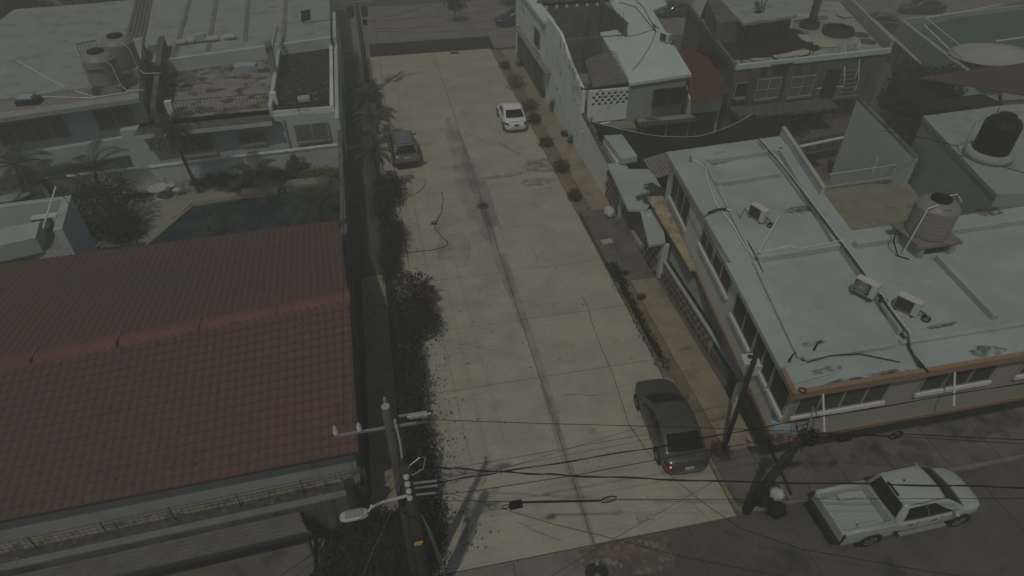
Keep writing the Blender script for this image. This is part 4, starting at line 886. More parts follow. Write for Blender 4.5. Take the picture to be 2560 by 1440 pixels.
# back slope: long ribbed sheets
NB = 15; nrib = 4
for k in range(NB):
    def fn(u, v, k=k):
        t_ = (k+u*0.995)/NB; a = rR.lerp(rL,t_); c = kR.lerp(kL,t_); ph = (u*nrib) % 1.0
        return a.lerp(c,v)+UP*(0.02+0.05*(0.5-0.5*math.cos(2*math.pi*u*nrib))**1.2)
    MB().grid(fn,nrib*6,1).build("roof_sheet", M_tile, tb_, True)
MB().slab([kR,rR,rL,kL],UP,-0.05).build("back_roof_deck", M_darkgrey, tb_)
# ridge cap in lengths
for k in range(6):
    a, c = rR.lerp(rL,k/6+0.001)+(rR-rL).normalized()*(0.06 if k == 0 else 0), rR.lerp(rL,(k+1)/6-0.001); f = Vector((0,-0.42,-0.02)); g = Vector((0,0.42,-0.02))
    b = MB(); b.add([a+f,a+UP*0.10+f*0.3,a+UP*0.10+g*0.3,a+g,c+f,c+UP*0.10+f*0.3,c+UP*0.10+g*0.3,c+g],[(0,1,5,4),(1,2,6,5),(2,3,7,6),(3,2,1,0),(4,5,6,7)])
    b.build("ridge_cap", M_tilecap, tb_)
    if k: tag(MB().obox(tuple(a+UP*0.11),(0.07,0.75,0.03),0.0).build("ridge_seam", M_soot, tb_))
for k in range(70):    # moss / screw caps
    u, v = random.random()**1.3*0.9, random.choice((0.1,0.3,0.5,0.7,0.9,0.97)); p, ex, ey, ez = frame(u, v)
    MB().lathe([(0.05,0.05),(0.03,0.075),(0.001,0.08)],p+ez*0.02,6,False).build("screw_cap", M_darkgrey, tb_)
MB().prism([(eR.x-0.25,eR.y+0.45),(eL.x,eL.y+0.45),(kL.x,kL.y-0.35),(kR.x-0.2,kR.y-0.35)],0.1,3.50).build("wall", mat("tile_house_wall",(0.31,0.325,0.305),(0.27,0.285,0.27),rough=0.85,fine=0.08,stain=(0.15,0.155,0.14),sscale=1.4,samt=0.2,streak=True,ssoft=0.2), tb_)
MB().add([(eR.x-0.27,eR.y+0.5,3.4),(kR.x-0.25,kR.y-0.4,3.4),(rR.x-0.27,rR.y,4.7),(eR.x-0.47,eR.y+0.5,3.4),(kR.x-0.45,kR.y-0.4,3.4),(rR.x-0.47,rR.y,4.7)],[(0,1,2),(5,4,3),(0,3,4,1),(1,4,5,2),(2,5,3,0)]).build("gable", M_greywall, tb_)
# raised bed, mesh fence and boundary wall in front
fw_ = thing("front_boundary_wall", "low front boundary wall with white coping below the tile roof", "wall", (-8,13.2,0))
bR, bL = Vector((-2.30,13.33,0)), Vector((-18.5,12.55,0))
def off(p, dy, z): return (p.x, p.y+dy, z)
MB().prism([off(bR,0,0)[:2],off(bL,0,0)[:2],off(bL,0.22,0)[:2],off(bR,0.22,0)[:2]],0.05,1.85).build("wall", M_greywall, fw_)
MB().prism([off(bR,-0.03,0)[:2],off(bL,-0.03,0)[:2],off(bL,0.20,0)[:2],off(bR,0.20,0)[:2]],1.85,1.93).build("coping", mat("aged_white_coping",(0.19,0.21,0.19),(0.15,0.165,0.15),rough=0.9,scale=4,fine=0.2), fw_)
b = MB(); b.grid(lambda u,v:(lerp(bR.x,bL.x,u),lerp(bR.y,bL.y,u)+0.24+0.75*v,1.74+0.05*mnoise.noise(Vector((u*40,v*3,1)))+0.05*v),90,4)
b.build("planting_bed", mat("gravel_bed",(0.055,0.055,0.048),(0.10,0.10,0.088),rough=1,scale=9,fine=0.5,stain=(0.30,0.30,0.27),sscale=7,samt=-0.05,ssoft=0.05,bump=0.6), fw_)
MB().prism([off(bR,0.62,0)[:2],off(bL,0.62,0)[:2],off(bL,0.98,0)[:2],off(bR,0.98,0)[:2]],0.1,1.86).build("inner_kerb", mat("inner_kerb_yellow",(0.30,0.285,0.21),(0.22,0.21,0.16),rough=0.9,scale=4,fine=0.25,stain=(0.10,0.10,0.085),sscale=2.5,samt=0.4), fw_)
mf = thing("mesh_fence", "thin wire mesh fence standing along the bed below the tile roof", "fence", (-8,13.8,1.85))
b = MB(); n = 90
for k in range(n+1):
    p = bR.lerp(bL,k/n); b.bar((p.x,p.y+0.55,1.8),(p.x,p.y+0.55,2.45),0.008)
for z in (1.95,2.12,2.29,2.45): b.bar((bR.x,bR.y+0.55,z),(bL.x,bL.y+0.55,z),0.010)
b.build("mesh", M_rail, mf)
for k in range(9):
    p = bR.lerp(bL,k/8); MB().bar((p.x,p.y+0.55,1.7),(p.x,p.y+0.55,2.48),0.025).build("post", M_dark, mf)
# canopy roof over the gate, driveway piers
gc = thing("gate_canopy", "dark ribbed canopy roof over the gateway at the lower left", "canopy", (-10,12.5,2.1))
g0, g1 = Vector((-4.43,13.1,1.75)), Vector((-4.05,12.33,1.75))
for k in range(6):
    ya, yb = lerp(g0.y,g1.y,k/6), lerp(g0.y,g1.y,(k+1)/6)
    MB().prism([(g0.x+0.05*k,ya),(-18.5,ya-0.75),(-18.5,yb-0.75),(g0.x+0.05*k,yb)],1.66-0.015*k,1.74-0.015*k).build("roof_sheet", M_brownsheet, gc, bevel=0.015)
MB().bar((g1.x,g1.y,1.58),(-18.5,g1.y-0.75,1.58),0.08,0.18).build("front_beam", M_darkgrey, gc)
MB().tube([(g1.x-0.2,g1.y+0.05,0),(g1.x-0.2,g1.y+0.05,1.6)],0.06,8).build("post", M_darkgrey, gc)
for i,(px,l) in enumerate([((-4.48,12.98),"low pale kerb wall on the left side of the driveway edge"),((-4.11,12.91),"low pale kerb wall bordering the ivy hedge")]):
    tag(MB().prism([(px[0],px[1]),(px[0]+0.22,px[1]),(px[0]+0.32,px[1]-2.2),(px[0]+0.10,px[1]-2.2)],-0.05,0.30).build("kerb_wall", M_walkgrey), l, "kerb wall")
lw = structure(MB().prism([(-4.2,13.35),(-18.5,12.6),(-18.5,9.4),(-4.2,10.9)],-0.08,0.02).build("driveway", M_walkgrey))
# round posts beside the corner
tag(MB().tube([(-2.65,13.01,3),(-2.64,12.89,0.2)],0.17,10,0.2).build("wall_pier", M_polewood), "dark round post behind the street lamp at the wall corner", "post")
# ---------------------------------------------------------------- wall along the left pavement
lwl = thing("left_street_wall", "long grey boundary wall along the shaded left pavement", "wall", (-2.5,36,0))
segs = [((-2.42,13.2),(-2.48,20.5),2.1),((-2.48,20.5),(-2.66,29.0),2.5),((-2.66,29.0),(-2.80,39.6),2.8),((-2.85,39.6),(-2.95,53.2),3.6),((-2.95,53.2),(-3.0,60),4.2)]
for (a,c,h) in segs:
    MB().prism([a,c,(c[0]-0.25,c[1]),(a[0]-0.25,a[1])],0.05,h).build("wall", M_greywall if h < 3 else M_wallblue, lwl)
    if h < 3: MB().prism([(a[0]+0.02,a[1]),(c[0]+0.02,c[1]),(c[0]-0.10,c[1]),(a[0]-0.10,a[1])],h,h+0.05).build("coping", M_walkgrey, lwl)
# sliver of side passage between tile house and wall
sp = structure(MB().box(-18.5,-2.9,27.3,39.9,-0.09,0.03).build("pool_yard", M_earth))
# ---------------------------------------------------------------- pool yard
po = thing("swimming_pool", "dark-water angular swimming pool behind the tile roof", "pool", (-8,33,0))
pp = [(-13.99,32.61),(-12.05,36.68),(-9.37,37.06),(-7.01,37.35),(-3.9,37.6),(-3.9,28.6),(-14.2,28.6)]
MB().prism(pp,-0.02,0.06).build("water", M_water, po)
dk_ = structure(MB().prism([(-19,41),(-19,28),(-14.6,28),(-14.11,32.45),(-12.18,36.95),(-9.39,37.32),(-6.91,37.69),(-3.3,38.2),(-3.3,39.5)],-0.05,0.13).build("pool_deck", M_deck))
n = len(pp)
for i in range(4):
    a, c = Vector((*pp[i],0.10)), Vector((*pp[i+1],0.10)); MB().bar(a,c,0.18,0.16).build("coping", M_yterr, po)
for i,(c,sx) in enumerate([((-8.16,37.18,0.3),2.2),((-5.29,37.68,0.3),2.6)]):
    tag(MB().obox(tuple(c),(sx,0.75,0.34),-0.03,).build("pool_ledge", M_yterr, None, bevel=0.03), ["cream stone block at the pool edge under the palms","cream stone block at the right end of the pool edge"][i], "stone block", "cream pool-edge blocks")
yw = thing("pool_yard_wall", "grey-white wall with crumbling white top behind the pool", "wall", (-10,39.7,0))
y0, y1 = (-3.24,39.52), (-16.04,38.77)
yl = (lerp(y0[0],y1[0],1.35), lerp(y0[1],y1[1],1.35))
MB().prism([y0,yl,(yl[0],yl[1]+0.2),(y0[0],y0[1]+0.2)],0.1,1.75).build("wall", M_wallblue, yw)
MB().prism([(y0[0],y0[1]-0.05),(yl[0],yl[1]-0.05),(yl[0],yl[1]+0.24),(y0[0],y0[1]+0.24)],1.75,1.83).build("coping", mat("crumbling_coping",(0.60,0.61,0.57),(0.42,0.43,0.40),rough=0.95,scale=6,fine=0.3,bump=0.5), yw)
bd = structure(MB().prism([(y0[0],y0[1]-0.05),(-11.76,40.76),(-10.47,38.41),(-7.08,38.47),(-3.2,38.4)],0.0,0.24).build("flower_bed", M_soil))
# ---------------------------------------------------------------- house behind the pool wall: lattice windows, mouldy terrace, tarred roof
h2 = thing("lattice_window_house", "pale house with diamond-lattice windows, mouldy roof terrace and tarred roof", "house", (-9,47,0))
FY = 41.2
hl, hr = -16.0, -3.2
MB().prism([(hr,FY),(hl,FY-0.35),(hl-0.3,53),(hr-0.2,53.2)],0,3.4).build("wall", M_wallblue, h2)
MB().prism([(-7.2,42.2),(hl,41.9),(hl-0.3,53),(-7.4,53.1)],3.4,3.42).build("terrace_floor", M_terr, h2)
MB().prism([(-7.0,FY-0.9),(hl+1.0,FY-1.3),(hl+1.0,FY+0.9),(-7.0,FY+1.1)],3.16,3.40).build("balcony_slab", M_wallblue, h2)
MB().prism([(-7.0,FY-0.86),(hl+1.0,FY-1.26),(hl+1.0,FY-0.1),(-7.0,FY+0.25)],3.40,3.41).build("balcony_top", M_soot, h2)
MB().prism([(-3.35,FY+0.05),(-6.95,FY+0.05),(-7.15,53.0),(-3.5,53.0)],3.4,3.62).build("tarred_roof", M_black, h2)
MB().prism([(-3.15,FY-0.02),(-3.38,FY-0.02),(-3.52,53.0),(-3.3,53.0)],3.4,3.80).build("parapet", M_peel, h2)
MB().prism([(-6.92,FY+0.0),(-7.16,FY+0.0),(-7.35,53.0),(-7.1,53.0)],3.4,4.05).build("parapet", M_wallblue, h2)
MB().prism([(-3.15,FY-0.03),(-6.9,FY-0.03),(-6.9,FY+0.08),(-3.15,FY+0.08)],3.3,3.70).build("parapet", M_peel, h2)
MB().box(-7.4,-7.0,47.0,47.4,3.4,6.2).build("pillar", M_terr, h2); MB().box(-7.32,-7.08,47.4,53.2,5.2,5.4).build("beam", M_wall, h2)
def lat(x0, x1, z0, z1, n): return window(h2, (x0,FY-0.33+0.33*(x0+16)/12.8-0.02,z0), (1,0.026,0), x1-x0, z1-z0, (0,-1,0), n, M_cream, (0.21,0.16,M_grille,'diamond'), M_alu, M_glass)
lat(-5.85,-3.75,1.5,2.75,2); lat(-9.35,-7.75,1.75,2.6,2); lat(-13.1,-10.9,1.35,2.7,2)
MB().tube([(-6.4,FY-0.2,0.6),(-6.4,FY-0.2,3.2)],0.05,6).build("downpipe", M_grille, h2)
MB().lathe([(0.08,-0.08),(0.1,0),(0.06,0.08),(0.001,0.1)],(-10.1,FY-0.3,2.75),10,False).build("wall_lamp", M_trimw, h2)
MB().lathe([(0.15,-0.1),(0.17,0.05),(0.05,0.1)],(-6.75,FY-0.25,3.0),10).build("meter", M_darkgrey, h2)
tr = thing("terrace_railing", "rusty bar railing along the mouldy roof terrace", "railing", (-10,41.5,3.42))
t0, t1 = Vector((-6.89,42.53,3.4)), Vector((-13.22,42.47,3.4)); t1 = Vector((t1.x,t1.y,3.41)); t0 = Vector((t0.x,t0.y,3.41))
balustrade(tr, t0, t1, 0.95, 30, M_rail, 0.02, 0.035)
for p in (t0,t1): MB().box(p.x-0.2,p.x+0.2,p.y-0.18,p.y+0.18,3.4,4.4).build("pier", M_peel, tr)
for i,(c,rx,ry) in enumerate([((-14.09,48.38,3.4),1.9,2.2),((-11.12,50.32,3.4),1.4,0.35),((-9.76,48.23,3.4),1.7,0.16),((-8.2,49.24,3.4),1.0,0.35),((-14.94,50.08,3.4),1.2,1.0)]):
    blot(h2, c, rx, ry, M_mould, 120+i, -0.3 if i == 2 else 0.05, 3.426+0.001*i)
tag(MB().obox(tuple(Vector((-9.61,50.44,3.42))+UP*0.09),(1.5,0.8,0.16),0.0).build("blue_sheet", M_paleblue), "pale blue panel lying on the mouldy terrace", "panel")
tag(MB().obox(tuple(Vector((-5.08,42.8,3.62))+UP*0.1),(0.75,0.6,0.2),0.1).build("cardboard_box", M_foam), "small cream box on the tarred black roof", "box")
# ---------------------------------------------------------------- big white roof behind
h3 = thing("long_white_roof_building", "building with wide white roof and dark seams at the upper left", "building", (-14,64,0))
f1, f2 = (-3.38,52.64), (-15.91,49.96)
fl = (-36.0, 50.0)
MB().prism([(f1[0],f1[1]),(f2[0],f2[1]),(-26.89,49.8),(-30.18,58.4),(-29.83,65.59),(-20.28,66.64),(-17.83,67.03),(-18.84,76.53),(-3.77,73.4)],0,4.2).build("wall", M_wallblue, h3)
MB().prism([(f1[0]+0.05,f1[1]-0.08),(f2[0],f2[1]-0.08),(-26.89,49.8),(-30.18,58.4),(-30.05,65.87),(-25.6,66.26),(-20.33,66.91),(-17.88,67.3),(-18.84,76.53),(-3.69,73.38)],4.2,4.32).build("roof", M_wroof2, h3)
for k,(pa_,pb_) in enumerate([((-14.36,50.69,4.3),(-16.01,68.51,4.3)),((-12.15,51.5,4.3),(-13.66,68.02,4.3)),((-9.7,53.21,4.3),(-10.86,67.44,4.3)),((-6.88,53.84,4.3),(-7.49,66.74,4.3))]):
    a, c = Vector(pa_), Vector(pb_); n = Vector((0.17,0,0))
    MB().prism([(a-n)[:2],(a+n)[:2],(c+n)[:2],(c-n)[:2]],4.322,4.36).build("roof_seam", mat("seam_grey",(0.20,0.20,0.185),(0.15,0.15,0.14),rough=0.9,fine=0.2), h3)
a, c = Vector((-17.73,53.7,4.3)), Vector((-20.18,69.38,4.3))
for k in range(5): MB().prism([(a.x-0.75+0.3*k,a.y),(a.x-0.5+0.3*k,a.y),(c.x-0.5+0.3*k,c.y),(c.x-0.75+0.3*k,c.y)],4.33,4.40).build("ribbed_sheet", M_brownsheet, h3, bevel=0.02)
MB().prism([(f1[0],f1[1]-0.10),(f2[0],f2[1]-0.10),(f2[0],f2[1]+0.25),(f1[0],f1[1]+0.25)],3.45,4.40).build("front_parapet", M_wallblue, h3)
for i,(c,l) in enumerate([((-14.26,53.37,4.35),"leftmost cement bag of the row on the white roof edge"),((-13.59,53.59,4.35),"second cement bag from the left on the roof edge"),((-12.17,53.76,4.35),"large double bag mid row on the white roof edge"),((-10.88,53.95,4.35),"rightmost bag on the white roof edge")]):
    b = MB(); c = Vector(c); L_ = (0.75,0.6,1.1,0.9)[i]
    b.grid(lambda u,v:(c.x+(v-0.5)*L_,c.y+0.26*math.cos(6.283*u)*(1-0.3*abs(2*v-1)**3),c.z+0.2+0.2*math.sin(6.283*u)*(1-0.5*abs(2*v-1)**4)),14,10)
    tag(b.build("cement_bag", mat("bag_paper",(0.42,0.43,0.40),(0.35,0.36,0.335),rough=0.9,fine=0.12), None, True), l, "bag", "bags on the roof edge")
tag(MB().obox(tuple(Vector((-15.74,52.27,4.35))+UP*0.3),(1.1,0.7,0.6),0.2).build("concrete_box", M_wroof2,None,bevel=0.03), "tilted pale concrete box at the left end of the bag row", "box")
tag(MB().obox(tuple(Vector((-12.9,53.82,4.35))+UP*0.35),(0.7,0.6,0.55),0.1).build("pale_box", M_paleblue,None,bevel=0.03), "pale blue box standing among the bags on the roof edge", "box")
sd = thing("satellite_dish_frame", "small tilted dark panel on legs near the right end of the white roof", "panel", tuple((-5.23,56.82,4.33)))
p = Vector((-5.23,56.82,4.33)); MB().obox(tuple(p+UP*0.6),(0.8,0.07,0.9),0.5,('X',0.3)).build("panel", M_darkgrey, sd)
for s in (-0.3,0.3): MB().bar(p+Vector((s,0,0)),p+Vector((s*0.7,0.1,0.6)),0.06).build("leg", M_rail, sd)
pipe(sd, [p+Vector((0.3,0,0.05)),p+Vector((1.2,0.4,0.02)),p+Vector((2.4,0.6,0.02))], 0.02, M_rubber, "cable")
# ---------------------------------------------------------------- left house with eave and shaded facade
h4 = thing("eave_house", "pale two-storey house with deep white eave and shaded upper windows, far left", "house", (-19,43,0))
EZ = 5.3
ea, eb = (-14.26,40.92), (-21.28,39.53); ebl = (lerp(ea[0],eb[0],1.5), lerp(ea[1],eb[1],1.5))
u4 = Vector((eb[0]-ea[0],eb[1]-ea[1],0)).normalized(); n4 = Vector((u4.y,-u4.x,0)); n4 = n4 if n4.y < 0 else -n4
w0 = Vector((ea[0],ea[1],0))-n4*0.95; w1 = Vector((ebl[0],ebl[1],0))-n4*0.95
MB().prism([w0[:2],w1[:2],(w1-n4*11)[:2],(w0-n4*11)[:2]],0,EZ-0.25).build("wall", M_wallblue, h4)
MB().prism([ea,ebl,(Vector((*ebl,0))-n4*12)[:2],(Vector((*ea,0))-n4*12)[:2]],EZ-0.25,EZ).build("eave_slab", M_wroof2, h4)
MB().prism([(Vector((*ea,0))-n4*0.9)[:2],(Vector((*ebl,0))-n4*0.9)[:2],(Vector((*ebl,0))-n4*2.6)[:2],(Vector((*ea,0))-n4*2.6)[:2]],EZ,EZ+0.006).build("dusty_roof_strip", M_yterr, h4)
MB().prism([(Vector((*ea,0))-n4*2.6-u4*0.0)[:2],(Vector((*ebl,0))-n4*2.6)[:2],(Vector((*ebl,0))-n4*3.3)[:2],(Vector((*ea,0))-n4*3.3)[:2]],EZ,EZ+0.16).build("roof_upstand", M_wroof2, h4)
MB().prism([(w0+n4*0.35)[:2],(w1+n4*0.35)[:2],(w1-n4*0.1)[:2],(w0-n4*0.1)[:2]],2.1,2.45).build("mid_ledge", M_wall, h4)
MB().prism([(w0+n4*0.62)[:2],(w1+n4*0.62)[:2],(w1+n4*0.3)[:2],(w0+n4*0.3)[:2]],1.75,2.9).build("parapet", M_wallblue, h4)
def w4(s0, wd, z0, h, n): 
    p = w0+u4*s0; window(h4, (p+n4*0.005)+u4*wd+UP*z0, -u4, wd, h, n4, n, None, (0.22,0.10,M_grille,'diamond'), M_alu, M_glass)
w4(0.75,2.1,3.35,1.3,2); w4(4.4,3.6,3.3,1.35,4)
for i,(c,l) in enumerate([((-16.31,42.83,5.3),"front beige water tank on the eave house roof"),((-15.93,45.57,5.3),"rear beige water tank on the eave house roof")]):
    w_ = water_tank((c[0],c[1],5.75), 0.95, 1.95, l)
    MB().box(-0.95,0.95,-0.95,0.95,-0.45,0.0).build("plinth", M_terr, w_, local=True)
    if i == 0: text_mesh("logo", "Rotoplas", 0.24, M_dark, w_, (-0.05,-0.965,1.05), (R(90),0,R(0)), 0.006)
    b = MB(); b.tube([(0.5,-0.8,1.7),(0.85,-0.75,1.2),(0.9,-0.7,0.0),(1.2,-0.9,-0.3),(2.2,-0.9,-0.35)],0.025,5); b.build("pipe", M_pvc, w_, local=True)
bx = thing("roof_pump_box", "dark pump box with two pale cylinders on the eave house roof", "pump box", tuple((-20.36,41.45,5.31)))
c = Vector((-20.36,41.45,5.31)); MB().box(c.x-0.6,c.x+0.6,c.y-0.4,c.y+0.4,5.31,5.6).build("box", M_dark, bx, bevel=0.03)
for s in (-0.16,0.16): MB().tube([(c.x-0.45,c.y+s,5.68),(c.x+0.3,c.y+s,5.68)],0.12,10).build("cylinder", M_paleblue, bx)
rp2 = thing("roof_pipe_run", "pale pipes running along the dusty eave house roof", "pipe", tuple((-18.95,42.18,5.33)))
pipe(rp2, [(-22.51,43.02,5.34),(-19.6,42.17,5.34),(-16.97,41.44,5.34),(-14.88,42.05,5.34)], 0.03); pipe(rp2, [(-23.79,49.3,5.34),(-20.25,44.98,5.34),(-18.82,43.25,5.34),(-16.77,41.52,5.34)], 0.025)
gr_ = thing("roof_gate_panel", "leaning dark bar grille on the eave house roof", "grille", tuple((-19.15,49.38,5.3)))
a,c = Vector((-19.54,48.68,5.3)), Vector((-18.51,49.25,5.3))
for k in range(8): p = a.lerp(c,k/7); MB().bar(p,p+Vector((-0.1,0.35,0.9)),0.04).build("bar", M_rail, gr_)
MB().bar(a+Vector((-0.1,0.35,0.9)),c+Vector((-0.1,0.35,0.9)),0.05).build("top_bar", M_rail, gr_)
# stepped side wall joining eave house and terrace
ws = thing("side_parapet", "dark stained side wall between the tanks and the mouldy terrace", "wall", (-14.6,44,0))
MB().prism([(ea[0]+0.35,ea[1]+0.2),(ea[0]+0.65,ea[1]+0.2),(-15.2,53),(-15.6,53)],0,[4.6,4.6,5.2,5.2]).build("wall", M_greywall, ws)
# ---------------------------------------------------------------- shed with white rim, left of the pool
sh = thing("white_rim_shed", "flat-roofed block with white rim and grey side wall left of the pool", "building", (-17,30,0))
s0, s1, s2 = (-15.39,30.93), (-14.7,26.81), (-18.45,30.75)
dd = Vector((s2[0]-s0[0],s2[1]-s0[1],0)).normalized(); L0 = Vector((*s0,0)); dn = Vector((s1[0]-s0[0],s1[1]-s0[1],0)).normalized()
far_ = L0+dd*7; nr = L0+dn*3.1; nf_ = far_+dn*(nr-L0).length
MB().prism([L0[:2],far_[:2],nf_[:2],nr[:2]],0,3.6).build("wall", M_wallblue, sh)
for a,c in ((L0,far_),(L0,nr)):
    d = (c-a).normalized(); n = Vector((-d.y,d.x,0)); n = n if (n.dot((nf_-L0)) > 0) else -n
    MB().prism([a[:2],c[:2],(c+n*0.35)[:2],(a+n*0.35)[:2]],3.6,4.6).build("rim_wall", M_wallblue, sh)
    MB().prism([(a-n*0.02-d*0.02)[:2],c[:2],(c+n*0.36)[:2],(a+n*0.36)[:2]],4.6,4.63 if a is L0 and c is far_ else 4.635).build("rim_top", M_wroof, sh)
MB().prism([(L0+dd*0.4+dn*0.4)[:2],(far_+dn*0.4)[:2],nf_[:2],(nr+dd*0.4)[:2]],3.6,3.61).build("roof", M_yterr, sh)
k0 = (-16.3,29.21); k1 = (-17.85,28.82); k2 = (-15.66,25.82)
K0 = Vector((*k0,0)); kd = (Vector((*k1,0))-K0).normalized(); kn = (Vector((*k2,0))-K0).normalized()
MB().prism([K0[:2],(K0+kd*6)[:2],(K0+kd*6+kn*1.5)[:2],(K0+kn*1.5)[:2]],3.6,4.4).build("inner_roof_block", M_wroof, sh)
ac_unit((L0.x+dd.x*1.1+dn.x*1.2,L0.y+dd.y*1.1+dn.y*1.2,3.62), math.atan2(-dd.y,-dd.x), "white air conditioner inside the white-rimmed shed roof", True, 1.1, 0.4, 0.7)
pl = thing("leaning_white_pole", "thin white pole leaning over the white-rimmed shed roof", "pole", tuple((-15.36,29.96,5.6)))
pipe(pl, [(-15.86,28.35,4.5),(-15.01,29.33,6)], 0.035, M_pvc, "pole"); pipe(pl, [(-15.01,29.33,6),(-15.22,30.07,4.65)], 0.02, M_galv, "stay")
b = MB(); gl = Vector((-18.69,31.16,4.2)); gr2 = Vector((-16.21,31.47,4.2))
# ---------------------------------------------------------------- patio set
def patio_chair(c, rz, label):
    t = thing("patio_chair", label, "chair", (c[0],c[1],0.13), rz, "white patio chairs")
    MB().lathe([(0.26,0.40),(0.27,0.43),(0.001,0.44)],(0,0,0),18).build("seat", M_plastic, t, local=True)
    b = MB()
    for z,r_ in ((0.62,0.30),(0.78,0.31),(0.92,0.30)): b.tube([(r_*math.cos(a),r_*math.sin(a),z) for a in [R(-10)+R(200)*k/14 for k in range(15)]],0.018,5)
    for k in range(7): a = R(10+160*k/6); b.bar((0.26*math.cos(a),0.26*math.sin(a),0.43),(0.30*math.cos(a),0.30*math.sin(a),0.92),0.02)
    b.build("backrest", M_plastic, t, local=True)
    for sx in (-1,1):
        for sy in (-1,1): MB().bar((sx*0.18,sy*0.18,0.42),(sx*0.24,sy*0.24,0.0),0.03).build("leg", M_plastic, t, local=True)
    return t
c = (-14.07,37.97,0.13)
t = thing("patio_table", "round white lacy patio table on the pool deck", "table", (c[0],c[1],0.13))
MB().lathe([(0.54,0.68),(0.56,0.70),(0.56,0.73),(0.001,0.735)],(0,0,0),30).build("table_top", M_plastic, t, local=True)
MB().lathe([(0.30,0.0),(0.28,0.04),(0.05,0.08),(0.05,0.68)],(0,0,0),14).build("pedestal", M_plastic, t, local=True)
patio_chair((-14.69,39.23,0.13), R(20), "white patio chair behind the table at left"); patio_chair((-13.56,38.69,0.13), R(-30), "white patio chair at the right of the table with mesh back"); patio_chair((-13.08,38.1,0.13), R(-70), "grey-shaded patio chair on the far right of the table")
c = (-15.57,38.62,0.13)
t = thing("deck_slab_table", "low square stone-topped table left of the patio chairs", "table", (c[0],c[1],0.13))
MB().box(-0.85,0.85,-0.5,0.5,0.38,0.48).build("top", mat("stained_stone_top",(0.40,0.38,0.31),(0.28,0.22,0.17),rough=0.9,scale=3,fine=0.2), t, local=True)
for sx in (-1,1): MB().box(sx*0.6-0.08,sx*0.6+0.08,-0.4,0.4,0,0.38).build("support", M_walkgrey, t, local=True)

# ================================================================ vehicles (local frame: x forward, y left, z up)
def paint(name, col, rough=0.32, metal=0.0): return mat(name, col, rough=rough, fine=0.03, bump=0, metal=metal, spec=0.5, coat=0.5)
M_pblack = paint("car_paint_black_grey", (0.050,0.054,0.052), 0.42); M_pwhite = paint("car_paint_white", (0.70,0.72,0.67), 0.35); M_ppick = paint("pickup_paint_white", (0.38,0.42,0.39), 0.4)
M_psilver = paint("car_paint_grey", (0.20,0.205,0.205), 0.35, 0.4); M_pblue = paint("car_paint_navy", (0.016,0.022,0.032), 0.35)
M_carglass = mat("car_glass", (0.008,0.009,0.009), rough=0.12, fine=0, bump=0, spec=0.22)
M_tyre = mat("tyre", (0.014,0.014,0.013), rough=0.9, fine=0.1, bump=0); M_rim = mat("wheel_rim", (0.30,0.31,0.31), rough=0.35, metal=0.6, fine=0, bump=0)
M_tail = mat("tail_light_red", (0.05,0.010,0.009), rough=0.2, fine=0, bump=0, spec=0.5); M_taillit = mat("lit_brake_lamp", (0.4,0.05,0.03), rough=0.3, fine=0, bump=0, emit=((1.0,0.22,0.10),3.5))
M_head = mat("head_light", (0.35,0.36,0.36), rough=0.15, fine=0, bump=0); M_trim = mat("black_trim", (0.018,0.018,0.018), rough=0.6, fine=0, bump=0)
M_chrome = mat("chrome", (0.45,0.46,0.46), rough=0.2, metal=0.9, fine=0, bump=0); M_plate = mat("number_plate", (0.42,0.43,0.41), rough=0.5, fine=0, bump=0)

def loft(secs):
    """secs: list of lists of (x,y,z) half sections from bottom centre up to top centre (y>=0); mirrored"""
    b = MB(); n = len(secs[0]); ring = []
    for s in secs:
        r = list(s)+[(x,-y,z) for x,y,z in reversed(s[1:-1])]; ring.append(r)
    m = len(ring[0])
    for r in ring: b.v += r
    for i in range(len(ring)-1):
        for j in range(m): a = i*m+j; c = i*m+(j+1)%m; b.f.append((a,c,c+m,a+m))
    b.f.append(tuple(range(m-1,-1,-1))); b.f.append(tuple((len(ring)-1)*m+j for j in range(m))); return b
def body_sections(st):
    out = []
    for x, w_, zb, zs, zt, cr in st:   # half width, bottom, shoulder, top, crown
        zm = lerp(zb,zs,0.55)
        out.append([(x,0,zb),(x,w_*0.75,zb),(x,w_*0.93,zb+0.03),(x,w_*0.985,lerp(zb,zs,0.28)),(x,w_,zm),(x,w_*0.985,zs-0.03),(x,w_*0.94,zs+0.01),(x,w_*0.80,lerp(zs,zt,0.75)),(x,w_*0.45,zt+cr*0.7),(x,0,zt+cr)])
    return out
def wheel(t, x, y, r, wd, side):
    tw = MB(); n = 26
    prof = [(r*0.62,-wd/2),(r*0.93,-wd/2),(r,-wd/2+0.03),(r,wd/2-0.03),(r*0.93,wd/2),(r*0.62,wd/2)]
    base = []
    for i,(rr,yy) in enumerate(prof):
        for k in range(n): a = 2*math.pi*k/n; tw.v.append((x+rr*math.cos(a),y+yy*side,r+rr*math.sin(a)))
    for i in range(len(prof)-1):
        for k in range(n): a = i*n+k; c = i*n+(k+1)%n; tw.f.append((a,c,c+n,a+n))
    w_ = tw.build("wheel", M_tyre, t, True, True)
    b = MB()
    yo = y+side*(wd/2-0.02)
    b.tube([(x+r*0.60*math.cos(a),yo,r+r*0.60*math.sin(a)) for a in [2*math.pi*k/20 for k in range(21)]],0.022,5)
    for k in range(5):
        a = 2*math.pi*k/5+0.3; b.bar((x,yo,r),(x+r*0.58*math.cos(a),yo,r+r*0.58*math.sin(a)),0.07,0.03)
    b.build("rim", M_rim, w_, False, True)
    MB().tube([(x,y-side*wd*0.3,r),(x,y+side*(wd/2-0.06),r)],r*0.62,18).build("hub", M_trim, w_, False, True)
